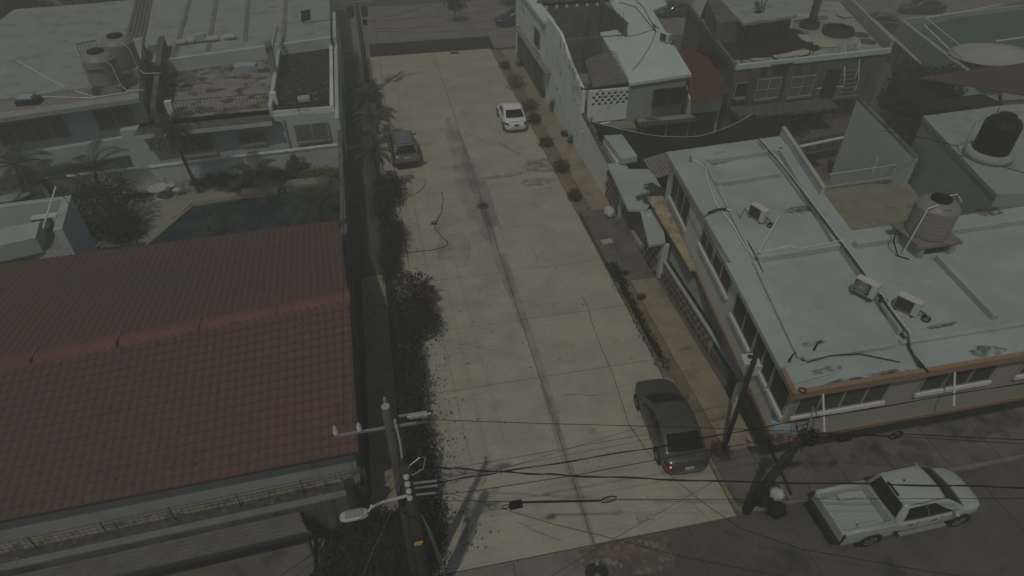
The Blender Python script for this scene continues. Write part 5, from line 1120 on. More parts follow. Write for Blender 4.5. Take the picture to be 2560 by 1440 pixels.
class Cabin:
    """two rings: belt and roof, both rounded quads; S(s,t): s 0-1 front, 1-2 right side, 2-3 rear, 3-4 left side"""
    def __init__(c, xf0,xr0,wf0,wr0,zf0,zr0, xf1,xr1,wf1,wr1,zf1,zr1, bf=0.12, br=0.10, bulge=0.03):
        c.p = (xf0,xr0,wf0,wr0,zf0,zr0,xf1,xr1,wf1,wr1,zf1,zr1); c.bf, c.br, c.bulge = bf, br, bulge
    def ring(c, s, xf,xr,wf,wr,zf,zr,k):
        s = s % 4.0
        if s < 1: y = lerp(wf,-wf,s); q = 1-(2*s-1)**2; return Vector((xf+c.bf*q*k-0.0,y,zf))
        if s < 2: q = s-1; x = lerp(xf,xr,q); return Vector((x,-(lerp(wf,wr,q)+c.bulge*(1-(2*q-1)**2)),lerp(zf,zr,q)+0.03*(1-(2*q-1)**2)*(1-k)))
        if s < 3: q = s-2; y = lerp(-wr,wr,q); r_ = 1-(2*q-1)**2; return Vector((xr-c.br*r_*k,y,zr))
        q = s-3; x = lerp(xr,xf,q); return Vector((x,lerp(wr,wf,q)+c.bulge*(1-(2*q-1)**2),lerp(zr,zf,q)+0.03*(1-(2*q-1)**2)*(1-k)))
    def S(c, s, t, out=0.0):
        p = c.p; a = c.ring(s,*p[:6],1.0); b = c.ring(s,*p[6:],0.6); v = a.lerp(b,t)
        cen = Vector((lerp((p[0]+p[1])/2,(p[6]+p[7])/2,t),0,v.z)); e = (v-cen); e.z = 0
        bow = 0.035*math.sin(math.pi*t)
        # outward direction by side
        k = int(s % 4.0); nrm = (Vector((1,0,0.6)),Vector((0,-1,0.35)),Vector((-1,0,0.6)),Vector((0,1,0.35)))[k].normalized()
        return v + nrm*(bow+out)
    def mesh(c):
        b = MB(); N = 48; T = 6
        rows = [[c.S(4*i/N,t/T) for i in range(N)] for t in range(T+1)]
        top = rows[-1]; cx = (c.p[6]+c.p[7])/2; zt = (c.p[10]+c.p[11])/2
        for f_, dz in ((0.95,0.022),(0.80,0.045),(0.5,0.065),(0.15,0.075)):
            rows.append([Vector((cx+(q.x-cx)*f_,q.y*f_,q.z+dz)) for q in top])
        for r in rows: b.v += [tuple(q) for q in r]
        for i in range(len(rows)-1):
            for j in range(N): a = i*N+j; d = i*N+(j+1)%N; b.f.append((a,a+N,d+N,d))
        b.f.append(tuple((len(rows)-1)*N+j for j in range(N-1,-1,-1)))
        return b
    def pane(c, s0, s1, t0, t1, out=0.008, ts=None):
        """glass patch; ts: function giving (t0,t1) limits at fraction"""
        b = MB()
        def fn(u, v):
            a, d = (t0,t1) if ts is None else ts(u); return c.S(lerp(s0,s1,u), lerp(a,d,v), out)
        b.grid(fn,12,5); return b
def panes(t, cab, sides):
    cab.pane(0.05,0.95,0.08,0.93).build("windscreen", M_carglass, t, True, True, solid=0.004)
    cab.pane(2.06,2.94,0.10,0.93).build("rear_window", M_carglass, t, True, True, solid=0.004)
    for a0,a1,tf in sides:
        cab.pane(1+a0,1+a1,0,1,0.006,tf).build("side_window", M_carglass, t, True, True, solid=0.004)
        cab.pane(4-a0,4-a1,0,1,0.006,tf).build("side_window", M_carglass, t, True, True, solid=0.004)
def mirror(t, x, y, z, m):
    for s in (-1,1):
        b = MB(); b.grid(lambda u,v:(x+0.07*math.cos(6.283*u)*math.sin(3.1416*v),s*(y+0.11)+0.10*math.sin(6.283*u)*math.sin(3.1416*v),z+0.07*math.cos(3.1416*v)),12,6); b.bar((x,s*(y-0.06),z-0.04),(x,s*(y+0.06),z-0.02),0.04); b.build("wing_mirror", m, t, True, True)
def seam(t, pts, m=None, r=0.006): MB().tube(pts, r, 4).build("panel_seam", m or M_trim, t, False, True)
def arch(t, x, y, r, side):
    b = MB(); n = 18
    pts = [(x+r*math.cos(a),y+side*0.004,0.30+r*math.sin(a)) for a in [math.pi*k/n for k in range(n+1)]]+[(x-r,y+side*0.004,0.16),(x+r,y+side*0.004,0.16)]
    b.slab(pts,(0,side,0),0.012); b.build("wheel_arch", M_trim, t, False, True)

def sedan(name, label, loc, rz, m, L=4.6, W=1.8, H=1.43, cat="car", wb=2.70, tail=None, plate=True, lit=False, boot=0.62, fast=False, mesh_only=False, plate_m=None):
    t = thing(name, label, cat, loc, rz, "parked cars"); hw = W/2; xf, xr = L/2, -L/2
    st = [(xr,hw*0.55,0.42,0.62,0.66,0.0),(xr+0.04,hw*0.80,0.32,0.74,0.82,0.0),(xr+0.18,hw*0.93,0.24,0.86,0.95,0.02),(xr+0.45,hw*0.985,0.20,0.90,0.99,0.02),(xr+boot+0.25,hw,0.19,0.91,1.0,0.02),
          (-0.4,hw,0.19,0.90,0.98,0.0),(0.5,hw,0.19,0.89,0.96,0.0),(xf-1.25,hw,0.19,0.87,0.93,0.03),(xf-0.8,hw*0.985,0.20,0.80,0.86,0.045),(xf-0.4,hw*0.93,0.22,0.70,0.77,0.04),(xf-0.15,hw*0.82,0.26,0.60,0.67,0.03),(xf-0.03,hw*0.62,0.34,0.52,0.57,0.0),(xf,hw*0.45,0.40,0.48,0.50,0.0)]
    o = loft(body_sections(st)).build("body", m, t, True, True); md = o.modifiers.new("sub",'SUBSURF'); md.levels = 1; md.render_levels = 1
    xw = xf-1.22; xrb = xr+boot
    cab = Cabin(xw,xrb,hw*0.92,hw*0.90,0.93,0.98, xw-0.78 if not fast else xw-0.85, xrb+0.72, hw*0.785,hw*0.765,H-0.05,H-0.08, 0.13,0.10,0.03)
    cab.mesh().build("cabin", m, t, True, True)
    fr = lambda u:(0.14+0.0*u, min(0.90,0.14+3.2*u)); md_ = lambda u:(0.14,0.90); rr = lambda u:(0.14,max(0.16,0.90-0.75*max(0,u-0.25)/0.75))
    panes(t, cab, [(0.10,0.47,fr),(0.50,0.76,md_),(0.78,0.92,lambda u:(0.16,max(0.18,0.88-0.65*u)))])
    for x in (xr+0.5*(L-wb)-0.02+0.02, xr+0.5*(L-wb)+wb):
        for s in (-1,1): arch(t,x,s*hw*0.985,0.37,s); wheel(t,x,s*(hw-0.10),0.315,0.21,s)
    mirror(t, xw-0.35, hw*0.92, 0.97, m)
    for s in (-1,1):
        b = MB(); b.grid(lambda u,v:(xr+0.015+0.34*u**1.5,s*(hw*0.66+hw*0.315*math.sin(u*1.45)-0.02*(1-u)+0.012),0.70+0.16*v+0.03*u),8,3); b.build("tail_light", tail or M_tail, t, True, True, solid=0.02)
        b = MB(); b.grid(lambda u,v:(xf-0.10-0.42*u**1.3,s*(hw*0.60+hw*0.34*math.sin(u*1.4)),0.57+0.09*v+0.10*u),8,3); b.build("head_light", M_head, t, True, True, solid=0.02)
        seam(t,[(0.55,s*hw*1.003,0.30),(0.60,s*hw*1.003,0.60),(0.48,s*hw*0.99,0.90)]); seam(t,[(-0.52,s*hw*1.003,0.28),(-0.50,s*hw*1.003,0.60),(-0.55,s*hw*0.99,0.90)])
        for x in (0.12,-0.85): MB().bar((x-0.09,s*(hw+0.012),0.76),(x+0.09,s*(hw+0.012),0.76),0.03).build("door_handle", m, t, False, True)
    if lit: MB().lathe([(0.035,-0.02),(0.04,0.0),(0.02,0.02),(0.001,0.025)],(xr+0.06,hw*0.80,0.80),10,False).build("lit_lamp", M_taillit, t, False, True)
    if plate: MB().box(xr-0.015,xr+0.05,-0.17,0.17,0.60,0.74).build("number_plate", plate_m or M_plate, t, False, True)
    seam(t,[(xr+0.10,-hw*0.72,0.93),(xr+0.075,0,0.935),(xr+0.10,hw*0.72,0.93)],M_trim,0.012); seam(t,[(xrb-0.02,-hw*0.70,1.02),(xrb-0.10,0,1.035),(xrb-0.02,hw*0.70,1.02)])
    seam(t,[(xr+0.02,-hw*0.55,0.50),(xr-0.005,0,0.49),(xr+0.02,hw*0.55,0.50)],M_chrome,0.016)
    for s in (-1,1): seam(t,[(xw+0.02,s*hw*0.80,0.965),(xf-0.6,s*hw*0.70,0.87),(xf-0.2,s*hw*0.52,0.72)])
    return t
def suv(name, label, loc, rz, m, L=4.4, W=1.84, H=1.66):
    t = thing(name, label, "car", loc, rz, "parked cars"); hw = W/2; xf, xr = L/2, -L/2
    st = [(xr,hw*0.60,0.50,0.66,0.72,0),(xr+0.03,hw*0.85,0.36,0.80,0.95,0),(xr+0.12,hw*0.95,0.30,0.98,1.07,0),(xr+0.5,hw,0.26,1.02,1.10,0),(0,hw,0.26,1.0,1.07,0),(xf-1.2,hw,0.26,0.97,1.03,0.03),(xf-0.7,hw*0.98,0.27,0.90,0.97,0.05),(xf-0.25,hw*0.90,0.30,0.78,0.86,0.05),(xf-0.05,hw*0.72,0.36,0.62,0.68,0.0),(xf,hw*0.55,0.42,0.56,0.58,0)]
    o = loft(body_sections(st)).build("body", m, t, True, True); md = o.modifiers.new("sub",'SUBSURF'); md.levels = 1; md.render_levels = 1
    xw = xf-1.15; cab = Cabin(xw,xr+0.10,hw*0.88,hw*0.86,1.02,1.06, xw-0.75,xr+0.50,hw*0.70,hw*0.66,H-0.06,H-0.06,0.13,0.08,0.03)
    cab.mesh().build("cabin", m, t, True, True)
    panes(t, cab, [(0.08,0.34,lambda u:(0.12,min(0.88,0.12+3*u))),(0.36,0.62,lambda u:(0.12,0.88)),(0.65,0.93,lambda u:(0.14,0.86-0.2*u))])
    for s in (-1,1):
        MB().tube([(xw-0.95,s*hw*0.64,H+0.03),(xr+0.6,s*hw*0.62,H+0.03)],0.022,6).build("roof_rail", M_trim, t, False, True)
        MB().box(xr+0.0,xr+0.16,s*hw*0.90-0.07,s*hw*0.90+0.07,0.95,1.42).build("tail_light", M_tail, t, False, True, bevel=0.03)
        b = MB(); b.grid(lambda u,v:(xf-0.12-0.4*u,s*(hw*0.62+hw*0.33*math.sin(u*1.4)),0.70+0.10*v+0.06*u),8,3); b.build("head_light", M_head, t, True, True, solid=0.02)
        for x in (xr+0.86,xf-0.92): arch(t,x,s*hw*0.985,0.41,s); wheel(t,x,s*(hw-0.11),0.345,0.23,s)
        for x in (0.1,-0.9): MB().bar((x-0.09,s*(hw+0.012),0.9),(x+0.09,s*(hw+0.012),0.9),0.03).build("door_handle", M_trim, t, False, True)
    mirror(t, xw-0.3, hw*0.94, 1.08, M_trim)
    MB().box(xr-0.04,xr+0.1,-hw*0.86,hw*0.86,0.36,0.58).build("rear_bumper", M_trim, t, False, True, bevel=0.04)
    MB().box(xr-0.02,xr+0.06,-hw*0.78,hw*0.78,0.60,0.66).build("chrome_strip", M_chrome, t, False, True, bevel=0.01)
    MB().box(xr-0.01,xr+0.06,-0.17,0.17,0.80,0.94).build("number_plate", M_plate, t, False, True)
    MB().box(xr+0.5,xr+0.75,-hw*0.58,hw*0.58,H+0.0,H+0.04).build("spoiler", m, t, False, True, bevel=0.02)
    return t
def pickup(label, loc, rz, m, L=5.7, W=1.84):
    t = thing("pickup_truck", label, "pickup truck", loc, rz); hw = W/2; xf, xr = L/2, -L/2
    xb = xr+2.02       # back of the cab
    st = [(xb,hw*0.98,0.42,1.02,1.05,0),(xb+0.2,hw,0.40,1.03,1.06,0),(0.4,hw,0.40,1.02,1.05,0),(xf-1.5,hw,0.40,1.02,1.06,0.02),(xf-0.9,hw*0.99,0.42,0.99,1.05,0.05),(xf-0.4,hw*0.95,0.44,0.93,1.0,0.05),(xf-0.12,hw*0.84,0.46,0.82,0.90,0.04),(xf-0.02,hw*0.66,0.48,0.70,0.76,0),(xf,hw*0.5,0.52,0.64,0.66,0)]
    o = loft(body_sections(st)).build("body", m, t, True, True); md = o.modifiers.new("sub",'SUBSURF'); md.levels = 1; md.render_levels = 1
    xw = xf-1.02; cab = Cabin(xw,xb+0.02,hw*0.92,hw*0.92,1.06,1.04, xw-0.98,xb+0.22,hw*0.74,hw*0.74,1.72,1.72,0.14,0.04,0.03)
    cab.mesh().build("cabin", m, t, True, True)
    cab.pane(0.04,0.96,0.06,0.95).build("windscreen", M_carglass, t, True, True, solid=0.004); cab.pane(2.08,2.92,0.12,0.92).build("rear_window", M_carglass, t, True, True, solid=0.004)
    for sd in (0,1):
        for a0,a1,tf in ((0.16,0.53,lambda u:(0.10,min(0.92,0.12+2.2*u))),(0.54,0.93,lambda u:(0.10,0.92-0.10*max(0,u-0.6)))):
            cab.pane(1+a0 if sd == 0 else 4-a0, 1+a1 if sd == 0 else 4-a1,0,1,0.006,tf).build("side_window", M_carglass, t, True, True, solid=0.004)
    # bed
    z0, z1 = 0.66, 1.06; xe = xb-0.03
    for s in (-1,1):
        b = MB()
        b.add([(xr+0.06,s*hw*0.96,0.46),(xe,s*hw*0.98,0.46),(xe,s*hw*0.995,0.80),(xe,s*hw*0.975,z1),(xr+0.06,s*hw*0.96,z1),(xr+0.06,s*hw*0.98,0.80),
               (xr+0.06,s*(hw*0.96-0.16),z1),(xe,s*(hw*0.975-0.16),z1),(xr+0.06,s*(hw*0.96-0.16),z0),(xe,s*(hw*0.975-0.16),z0)],
              [(0,1,2,5),(5,2,3,4),(4,3,7,6),(6,7,9,8)]); b.build("bed_side", m, t, False, True, solid=0.02)
        MB().tube([(xr+0.08,s*(hw*0.96-0.07),z1+0.015),(xe-0.02,s*(hw*0.975-0.07),z1+0.015)],0.05,6).build("bed_rail", m, t, True, True)
        MB().box(xr+0.85,xr+1.55,s*(hw-0.33)-0.13,s*(hw-0.33)+0.13,z0,z0+0.20).build("wheel_house", m, t, False, True, bevel=0.06)
        MB().box(xr+0.02,xr+0.14,s*hw*0.90-0.075,s*hw*0.90+0.075,0.70,1.0).build("tail_light", M_tail, t, False, True, bevel=0.02)
        b = MB(); b.grid(lambda u,v:(xf-0.10-0.30*u,s*(hw*0.62+hw*0.30*math.sin(u*1.4)),0.76+0.10*v+0.05*u),8,3); b.build("head_light", M_trim, t, True, True, solid=0.02)
        for x in (xr+1.2,xf-1.0): arch(t,x,s*hw*0.99,0.47,s); wheel(t,x,s*(hw-0.11),0.39,0.25,s)
        MB().box(xb+0.25,xf-1.6,s*(hw+0.02)-0.07,s*(hw+0.02)+0.07,0.40,0.46).build("side_step", M_galv, t, False, True)
        for x in (0.62,-0.32): MB().bar((x-0.1,s*(hw+0.015),0.92),(x+0.1,s*(hw+0.015),0.92),0.035).build("door_handle", M_chrome, t, False, True)
        seam(t,[(0.95,s*hw*1.004,0.45),(0.98,s*hw*1.004,0.75),(0.92,s*hw*0.985,1.03)]); seam(t,[(-0.02,s*hw*1.004,0.45),(0,s*hw*1.004,0.75),(-0.02,s*hw*0.985,1.03)])
        seam(t,[(xw-0.88,s*hw*0.735,1.765),(xb+0.3,s*hw*0.735,1.765)],M_trim,0.012); seam(t,[(xw-1.05,s*hw*0.27,1.80),(xb+0.35,s*hw*0.27,1.80)],m,0.010)
    MB().box(xr+0.06,xe,-hw*0.84,hw*0.84,z0-0.03,z0).build("bed_floor", m, t, False, True)
    for k in range(11):
        y = -hw*0.68+k*hw*1.36/10; MB().box(xr+0.12,xe-0.08,y-0.035,y+0.035,z0,z0+0.045).build("bed_rib", m, t, False, True, bevel=0.008)
    MB().box(xe-0.05,xe,-hw*0.93,hw*0.93,z0,z1+0.02).build("bed_front", m, t, False, True, bevel=0.01)
    MB().box(xr,xr+0.07,-hw*0.90,hw*0.90,0.62,z1+0.01).build("tailgate", m, t, False, True, bevel=0.02)
    MB().box(xr-0.16,xr+0.02,-hw*0.88,hw*0.88,0.42,0.60).build("rear_bumper", M_trim, t, False, True, bevel=0.03)
    MB().box(xr+0.05,xb,-hw*0.7,hw*0.7,0.35,0.62).build("chassis", M_trim, t, False, True)
    mirror(t, xw-0.5, hw*0.98, 1.14, m)
    MB().bar((xb+0.18,-hw*0.3,1.79),(xb+0.18,hw*0.3,1.79),0.05).build("high_brake_lamp", M_trim, t, False, True)
    MB().lathe([(0.04,0),(0.035,0.03),(0.01,0.05)],(xb+0.75,0.2,1.79),10).build("aerial_foot", M_trim, t, False, True)
    return t
sedan("parked_sedan", "black sedan with a lit brake light parked at the kerb by the corner building", (9.50,15.02,0), R(90-3.6), M_pblack, 4.62, 1.80, 1.42, lit=True, fast=True, boot=0.55)
wc = sedan("parked_sedan", "white compact sedan parked at the right kerb halfway up the street", (9.17,44.45,0), R(90-0.6), M_pwhite, 4.20, 1.68, 1.46, wb=2.48, boot=0.60, plate_m=M_darkgrey)
suv("parked_suv", "dark silver estate-like SUV parked by the palms on the left kerb", (0.92,40.85,0), R(90+3.0), M_psilver)
pickup("white pickup truck with ribbed empty bed in the cross street", (15.95,9.86,-0.008), R(0.5), M_ppick)
sedan("parked_sedan", "dark navy car at the far crossing beside the white corner house", (14.45,66.95,-0.006), R(180), M_pblue, 4.6, 1.8, 1.45, plate=False)
p = (31.54,66.39,0); sedan("parked_sedan", "dark car half hidden behind the patio house roof", (p[0],p[1],-0.006), R(180), M_pblack, 4.5, 1.8, 1.45, plate=False)
p = (49.62,58.32,0); sedan("parked_sedan", "black car behind the grey house near the teal terrace", (p[0],p[1],0.0), R(150), M_pblack, 4.5, 1.8, 1.5, plate=False)
p = (57.48,60.71,0); sedan("parked_sedan", "dark car behind the rail of the teal terrace", (p[0],p[1]+1.2,0.0), R(165), M_pblack, 4.5, 1.8, 1.5, plate=False)

# ================================================================ vegetation
def leaf_cloud(b, c, rad, n, size, seed, flat=0.0, shell=0.45, jit=0.6, lump=2.0):
    rnd = random.Random(seed); c = Vector(c)
    for _ in range(n):
        z = rnd.uniform(-1,1); a = rnd.uniform(0,6.2832); s = math.sqrt(1-z*z); d = Vector((s*math.cos(a),s*math.sin(a),z))
        k = 1+jit*mnoise.noise(d*lump+Vector((seed*1.7,seed*0.3,0)))+0.5*jit*mnoise.noise(d*lump*2.7+Vector((seed,0,seed)))
        r = (shell+(1-shell)*rnd.random()**0.6)*k
        p = c+Vector((d.x*rad[0],d.y*rad[1],d.z*rad[2]))*r
        if p.z < 0.05: p.z = 0.05+rnd.random()*0.1
        t = Vector((rnd.gauss(0,1),rnd.gauss(0,1),rnd.gauss(0,0.6))).normalized(); n_ = (d+Vector((rnd.gauss(0,.5),rnd.gauss(0,.5),rnd.gauss(0.3,.5)))).normalized()
        u = t.cross(n_); u = u.normalized() if u.length > 1e-4 else Vector((1,0,0)); sz = size*rnd.uniform(0.6,1.3)
        t = n_.cross(u).normalized()
        b.add([p-t*sz,p+u*sz*0.45,p+t*sz,p-u*sz*0.45],[(0,1,2,3)])
def shrub(label, c, rad, n=420, size=0.09, m=None, seed=1, stems=5, name="shrub", cat="shrub", group=None, z=0.1):
    t = thing(name, label, cat, (c[0],c[1],z), 0, group)
    b = MB(); leaf_cloud(b,(c[0],c[1],z+rad[2]*0.95),rad,n,size,seed); b.build("foliage", m or M_leaf, t)
    b = MB(); rnd = random.Random(seed+50)
    for k in range(stems):
        a = rnd.uniform(0,6.28); b.tube([(c[0],c[1],z-0.05),(c[0]+0.3*rad[0]*math.cos(a),c[1]+0.3*rad[1]*math.sin(a),z+rad[2]*0.6),(c[0]+0.7*rad[0]*math.cos(a),c[1]+0.7*rad[1]*math.sin(a),z+rad[2]*1.3)],0.025,5,0.008)
    b.build("stem", M_bark, t); return t
def frond(b, base, az, elev, length, droop, nl, lw, seed, split=1.0):
    rnd = random.Random(seed); pts = []; p = Vector(base); e = elev; step = length/12
    for k in range(13):
        pts.append(p.copy()); d = Vector((math.cos(az)*math.cos(e),math.sin(az)*math.cos(e),math.sin(e))); p = p+d*step; e -= droop/12*(0.5+k/12)
    b.tube(pts,0.03,5,0.008)
    side = Vector((-math.sin(az),math.cos(az),0))
    for i in range(nl):
        f = 0.12+0.86*i/nl; q = f*12; k = min(int(q),11); pos = pts[k].lerp(pts[k+1],q-k); tg = (pts[k+1]-pts[k]).normalized(); up = side.cross(tg).normalized()
        if up.z < 0: up = -up
        ll = lw*math.sin(math.pi*(0.12+0.82*f))**0.7*rnd.uniform(0.85,1.1)
        for s in (-1,1):
            dr = (side*s*0.92+tg*0.55+up*0.18).normalized(); mid = pos+dr*ll*0.55; tip = pos+dr*ll+Vector((0,0,-0.28*ll))
            wv = tg*0.016+up*0.004
            b.add([pos-wv,mid-wv*1.3,tip,mid+wv*1.3,pos+wv],[(0,1,3,4),(1,2,3)])
def palm(label, base, top, nf=16, length=2.4, seed=1, lw=0.55, trunk_r=0.11, el=(-0.2,1.15), nl=26, droop=1.7, m=None):
    t = thing("palm_tree", label, "palm tree", tuple(base), 0, "palms"); base, top = Vector(base), Vector(top); rnd = random.Random(seed)
    mid = base.lerp(top,0.5)+Vector((rnd.uniform(-0.12,0.12),rnd.uniform(-0.12,0.12),0))
    b = MB(); pts = [base-UP*0.1,base.lerp(mid,0.5),mid,mid.lerp(top,0.5),top]; b.tube(pts,trunk_r*1.25,9,trunk_r*0.8)
    L_ = (top-base).length; n = int(L_/0.22)
    for k in range(n): p = base.lerp(mid,2*k/n) if k < n/2 else mid.lerp(top,2*k/n-1); b.tube([p,p+UP*0.05],trunk_r*1.15*(1-0.25*k/max(1,n)),8)
    b.build("trunk", M_bark, t)
    b = MB()
    for k in range(nf):
        a = 2*math.pi*k/nf*1.618*2+rnd.uniform(-0.2,0.2); e = lerp(el[1],el[0],(k+0.5)/nf)+rnd.uniform(-0.12,0.12)
        frond(b, top, a, e, length*rnd.uniform(0.85,1.1), droop*rnd.uniform(0.8,1.2), nl, lw, seed*100+k)
    b.build("crown", m or M_palm, t); return t
# palms in the pool yard
palm("tall slender palm leaning over the pool yard wall", ((-11.93,38.23,0.2)), ((-11.85,37.07,5)), 18, 1.75, 3, 0.45, 0.09, (-0.9,1.0), 30, 1.5)
palm("feathery palm with arching fronds beside the eave house", (-17.83,38.88,0.2), (-16.85,37.56,2.6), 12, 2.3, 5, 0.5, 0.1, (-0.1,1.2))
palm("young palm with upright fronds at the back of the pool", (-8.48,37.91,0.2), (-8.19,37.33,1.2), 14, 2.2, 8, 0.55, 0.1, (0.0,1.25))
palm("broad low palm at the right end of the pool", (-4.52,34.42,0.1), (-4.32,33.88,0.9), 15, 2.4, 11, 0.6, 0.12, (-0.05,1.2), 30)
palm("small palm overhanging the dark pool water", (-9.74,32.54,0.1), (-9.58,32.36,0.6), 10, 1.8, 14, 0.5, 0.09, (0.0,1.2))
palm("leftmost palm by the pale round paving", (-22.53,40.34,0.2), (-21.33,38.74,2.8), 12, 2.0, 17, 0.5, 0.1, (-0.3,1.0))
palm("palm with curled fronds just above the shed rim", (-20.39,38.93,0.2), (-19.65,37.45,2.2), 12, 2.2, 19, 0.55, 0.1, (-0.4,1.1))
palm("palm peeking over the porch canopy of the corner building", (15.4,30.56,0.2), (14.04,28.19,2.6), 11, 1.5, 23, 0.42, 0.09, (-0.3,0.9))
# palms and bushes in the left planting strip
palm("small palm at the far end of the left planting strip", (-1.11,47.4,0.1), (-1.03,46.82,1.9), 12, 1.7, 31, 0.45, 0.09, (-0.3,1.1))
palm("tree-like palm standing beside the silver car", (-0.87,36.91,0.1), (-1.07,35.85,3), 13, 1.6, 33, 0.5, 0.11, (-0.6,1.0))
palm("short palm behind the silver car in the planting strip", (-0.64,44.53,0.1), (-0.68,43.59,1.6), 13, 1.6, 35, 0.45, 0.09, (-0.2,1.1), m=M_leafyl)
gk = "bushes of the left planting strip"
shrub("dark bush at the top end of the left planting strip", (-1.6,50.05),(0.9,1.6,0.8),900,0.13,M_leafdk,41,group=gk)
shrub("rounded bush just below the silver car", (-0.29,35.03),(0.85,1.3,0.8),1500,0.10,M_leafdk,42,group=gk)
shrub("dense hedge bush beside the curved twig on the road", (-0.43,30.41),(0.72,1.9,0.7),2300,0.085,M_leafdk,43,group=gk)
shrub("low hedge section between two denser bushes", (-0.75,28.12),(0.60,1.8,0.62),1800,0.08,M_leafdk,44,group=gk)
shrub("narrow hedge strip in shadow near the street lamp pole", (-0.38,20.0),(0.62,3.6,0.80),4200,0.085,M_leafdk,45,group=gk)
shrub("hedge strip in shadow just above the near utility poles", (-0.38,14.8),(0.62,3.0,0.80),3600,0.085,M_leafdk,46,group=gk)
for i,(y,l) in enumerate([(33.6,"bush under the palm beside the silver car"),(47.5,"dark bush left of the silver car's bonnet"),(50.6,"leafy bush near the far utility pole")]):
    shrub(l,(-0.85,y),(0.65,1.5,0.75),900,0.11,M_leafdk,47+i,group=gk)
# bougainvillea hanging over the road
bg_ = thing("bougainvillea", "magenta bougainvillea bush spilling over the left kerb onto the road", "bush", (-0.3,24,0.1))
b = MB(); leaf_cloud(b,(-0.1,24.2,0.9),(1.0,2.0,0.95),2600,0.075,61); leaf_cloud(b,(0.55,22.8,0.8),(0.75,1.1,0.7),1200,0.075,62)
for k in range(14):
    a = random.uniform(-0.5,1.2); l = random.uniform(0.7,1.6); o0 = Vector((0.3,24.0+random.uniform(-1.6,1.4),1.1)); tip = o0+Vector((l*math.cos(a),l*math.sin(a)*0.9,random.uniform(-0.4,0.5)))
    leaf_cloud(b,o0.lerp(tip,0.7),(0.25,0.25,0.2),70,0.07,70+k)
b.build("foliage", M_leafdk, bg_)
b = MB()
for k in range(16):
    p = Vector((random.uniform(-0.2,1.0),random.uniform(21.9,25.9),random.uniform(0.8,1.7))); leaf_cloud(b,p,(0.28,0.3,0.18),34,0.055,90+k)
leaf_cloud(b,(1.08,25.1,1.4),(0.24,0.2,0.16),70,0.06,111); b.build("flowers", M_bract, bg_)["kind"] = "stuff"
b = MB()
for k in range(9): a = random.uniform(-0.6,1.2); b.tube([(-0.5,24,0.1),(-0.1+0.4*math.cos(a),24+0.8*math.sin(a),1.0),(0.3+0.9*math.cos(a),24+1.9*math.sin(a),1.2)],0.025,5,0.006)
b.tube([(0.3,25.2,1.1),(0.8,24.68,1.35),(1.12,25.05,1.5)],0.02,5,0.008); b.build("stem", M_bark, bg_)
# ivy mass at the lower left corner
iv = tag(MB().build("tmp", None) if False else None, None) if False else None
b = MB()
leaf_cloud(b,(-2.1,11.9,0.7),(2.0,1.3,0.9),9000,0.075,121,shell=0.7,jit=0.25); leaf_cloud(b,(-0.6,12.3,0.5),(0.8,1.8,0.7),3500,0.07,122,shell=0.6)
iv = thing("ivy_hedge", "dark ivy-covered hedge at the lower left street corner", "hedge", (-1.8,12,0.05))
b.build("foliage", mat("ivy_leaf",(0.030,0.034,0.018),(0.018,0.022,0.013),rough=0.7,scale=5,fine=0.5,fscale=4,bump=0), iv)
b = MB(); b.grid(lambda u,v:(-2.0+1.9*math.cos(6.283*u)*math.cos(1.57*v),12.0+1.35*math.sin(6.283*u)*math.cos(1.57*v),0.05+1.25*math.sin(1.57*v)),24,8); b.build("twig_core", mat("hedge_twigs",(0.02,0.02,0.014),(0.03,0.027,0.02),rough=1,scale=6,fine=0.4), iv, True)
# pool yard bushes
gp = "bushes of the pool yard"
for i,(c,rad,n,l,z) in enumerate([((-16.17,34.76),(1.9,2.6,1.6),4200,"large dark bush between the shed and the pool deck",0.1),((-15.01,33.94),(1.0,1.1,0.7),1200,"lower edge of dark bush spilling on the pool deck",0.1),
    ((-5.96,39.36),(0.8,0.7,0.7),700,"spiky bush against the pool yard wall",0.2),((-3.94,40.04),(0.7,0.5,0.9),420,"sparse leafy shrub at the right end of the pool wall",0.2),((-10.99,39.02),(1.7,0.6,0.4),1300,"low flowering ground cover at the palm foot",0.15),
    ((-7.31,38.77),(2.2,0.5,0.35),1500,"low planting along the back of the pool",0.15),((-4.57,38.46),(1.6,0.5,0.35),1100,"yellowish planting at the right back of the pool",0.15),((-16.8,43),(2.6,1.0,0.9),2200,"dark planting below the balcony of the eave house",0.1),
    ((-23.33,40.83),(1.2,1.0,0.6),700,"small dark plants by the leftmost palm",0.1),((-9.42,37.93),(1.0,0.5,0.4),500,"small plants beside the cream pool block",0.15)]):
    shrub(l, c, rad, n, 0.10, M_leafyl if i == 6 else (M_leafdk if i in (0,1,7) else M_leaf), 140+i, 6, group=gp, z=z)
tag(MB().lathe([(1.25,0),(1.25,0.1),(1.2,0.12),(0.001,0.13)],(-23.14,40.59,0.13),28).build("round_paving", M_wroof2), "pale round paving disc under the leftmost palms", "paving")
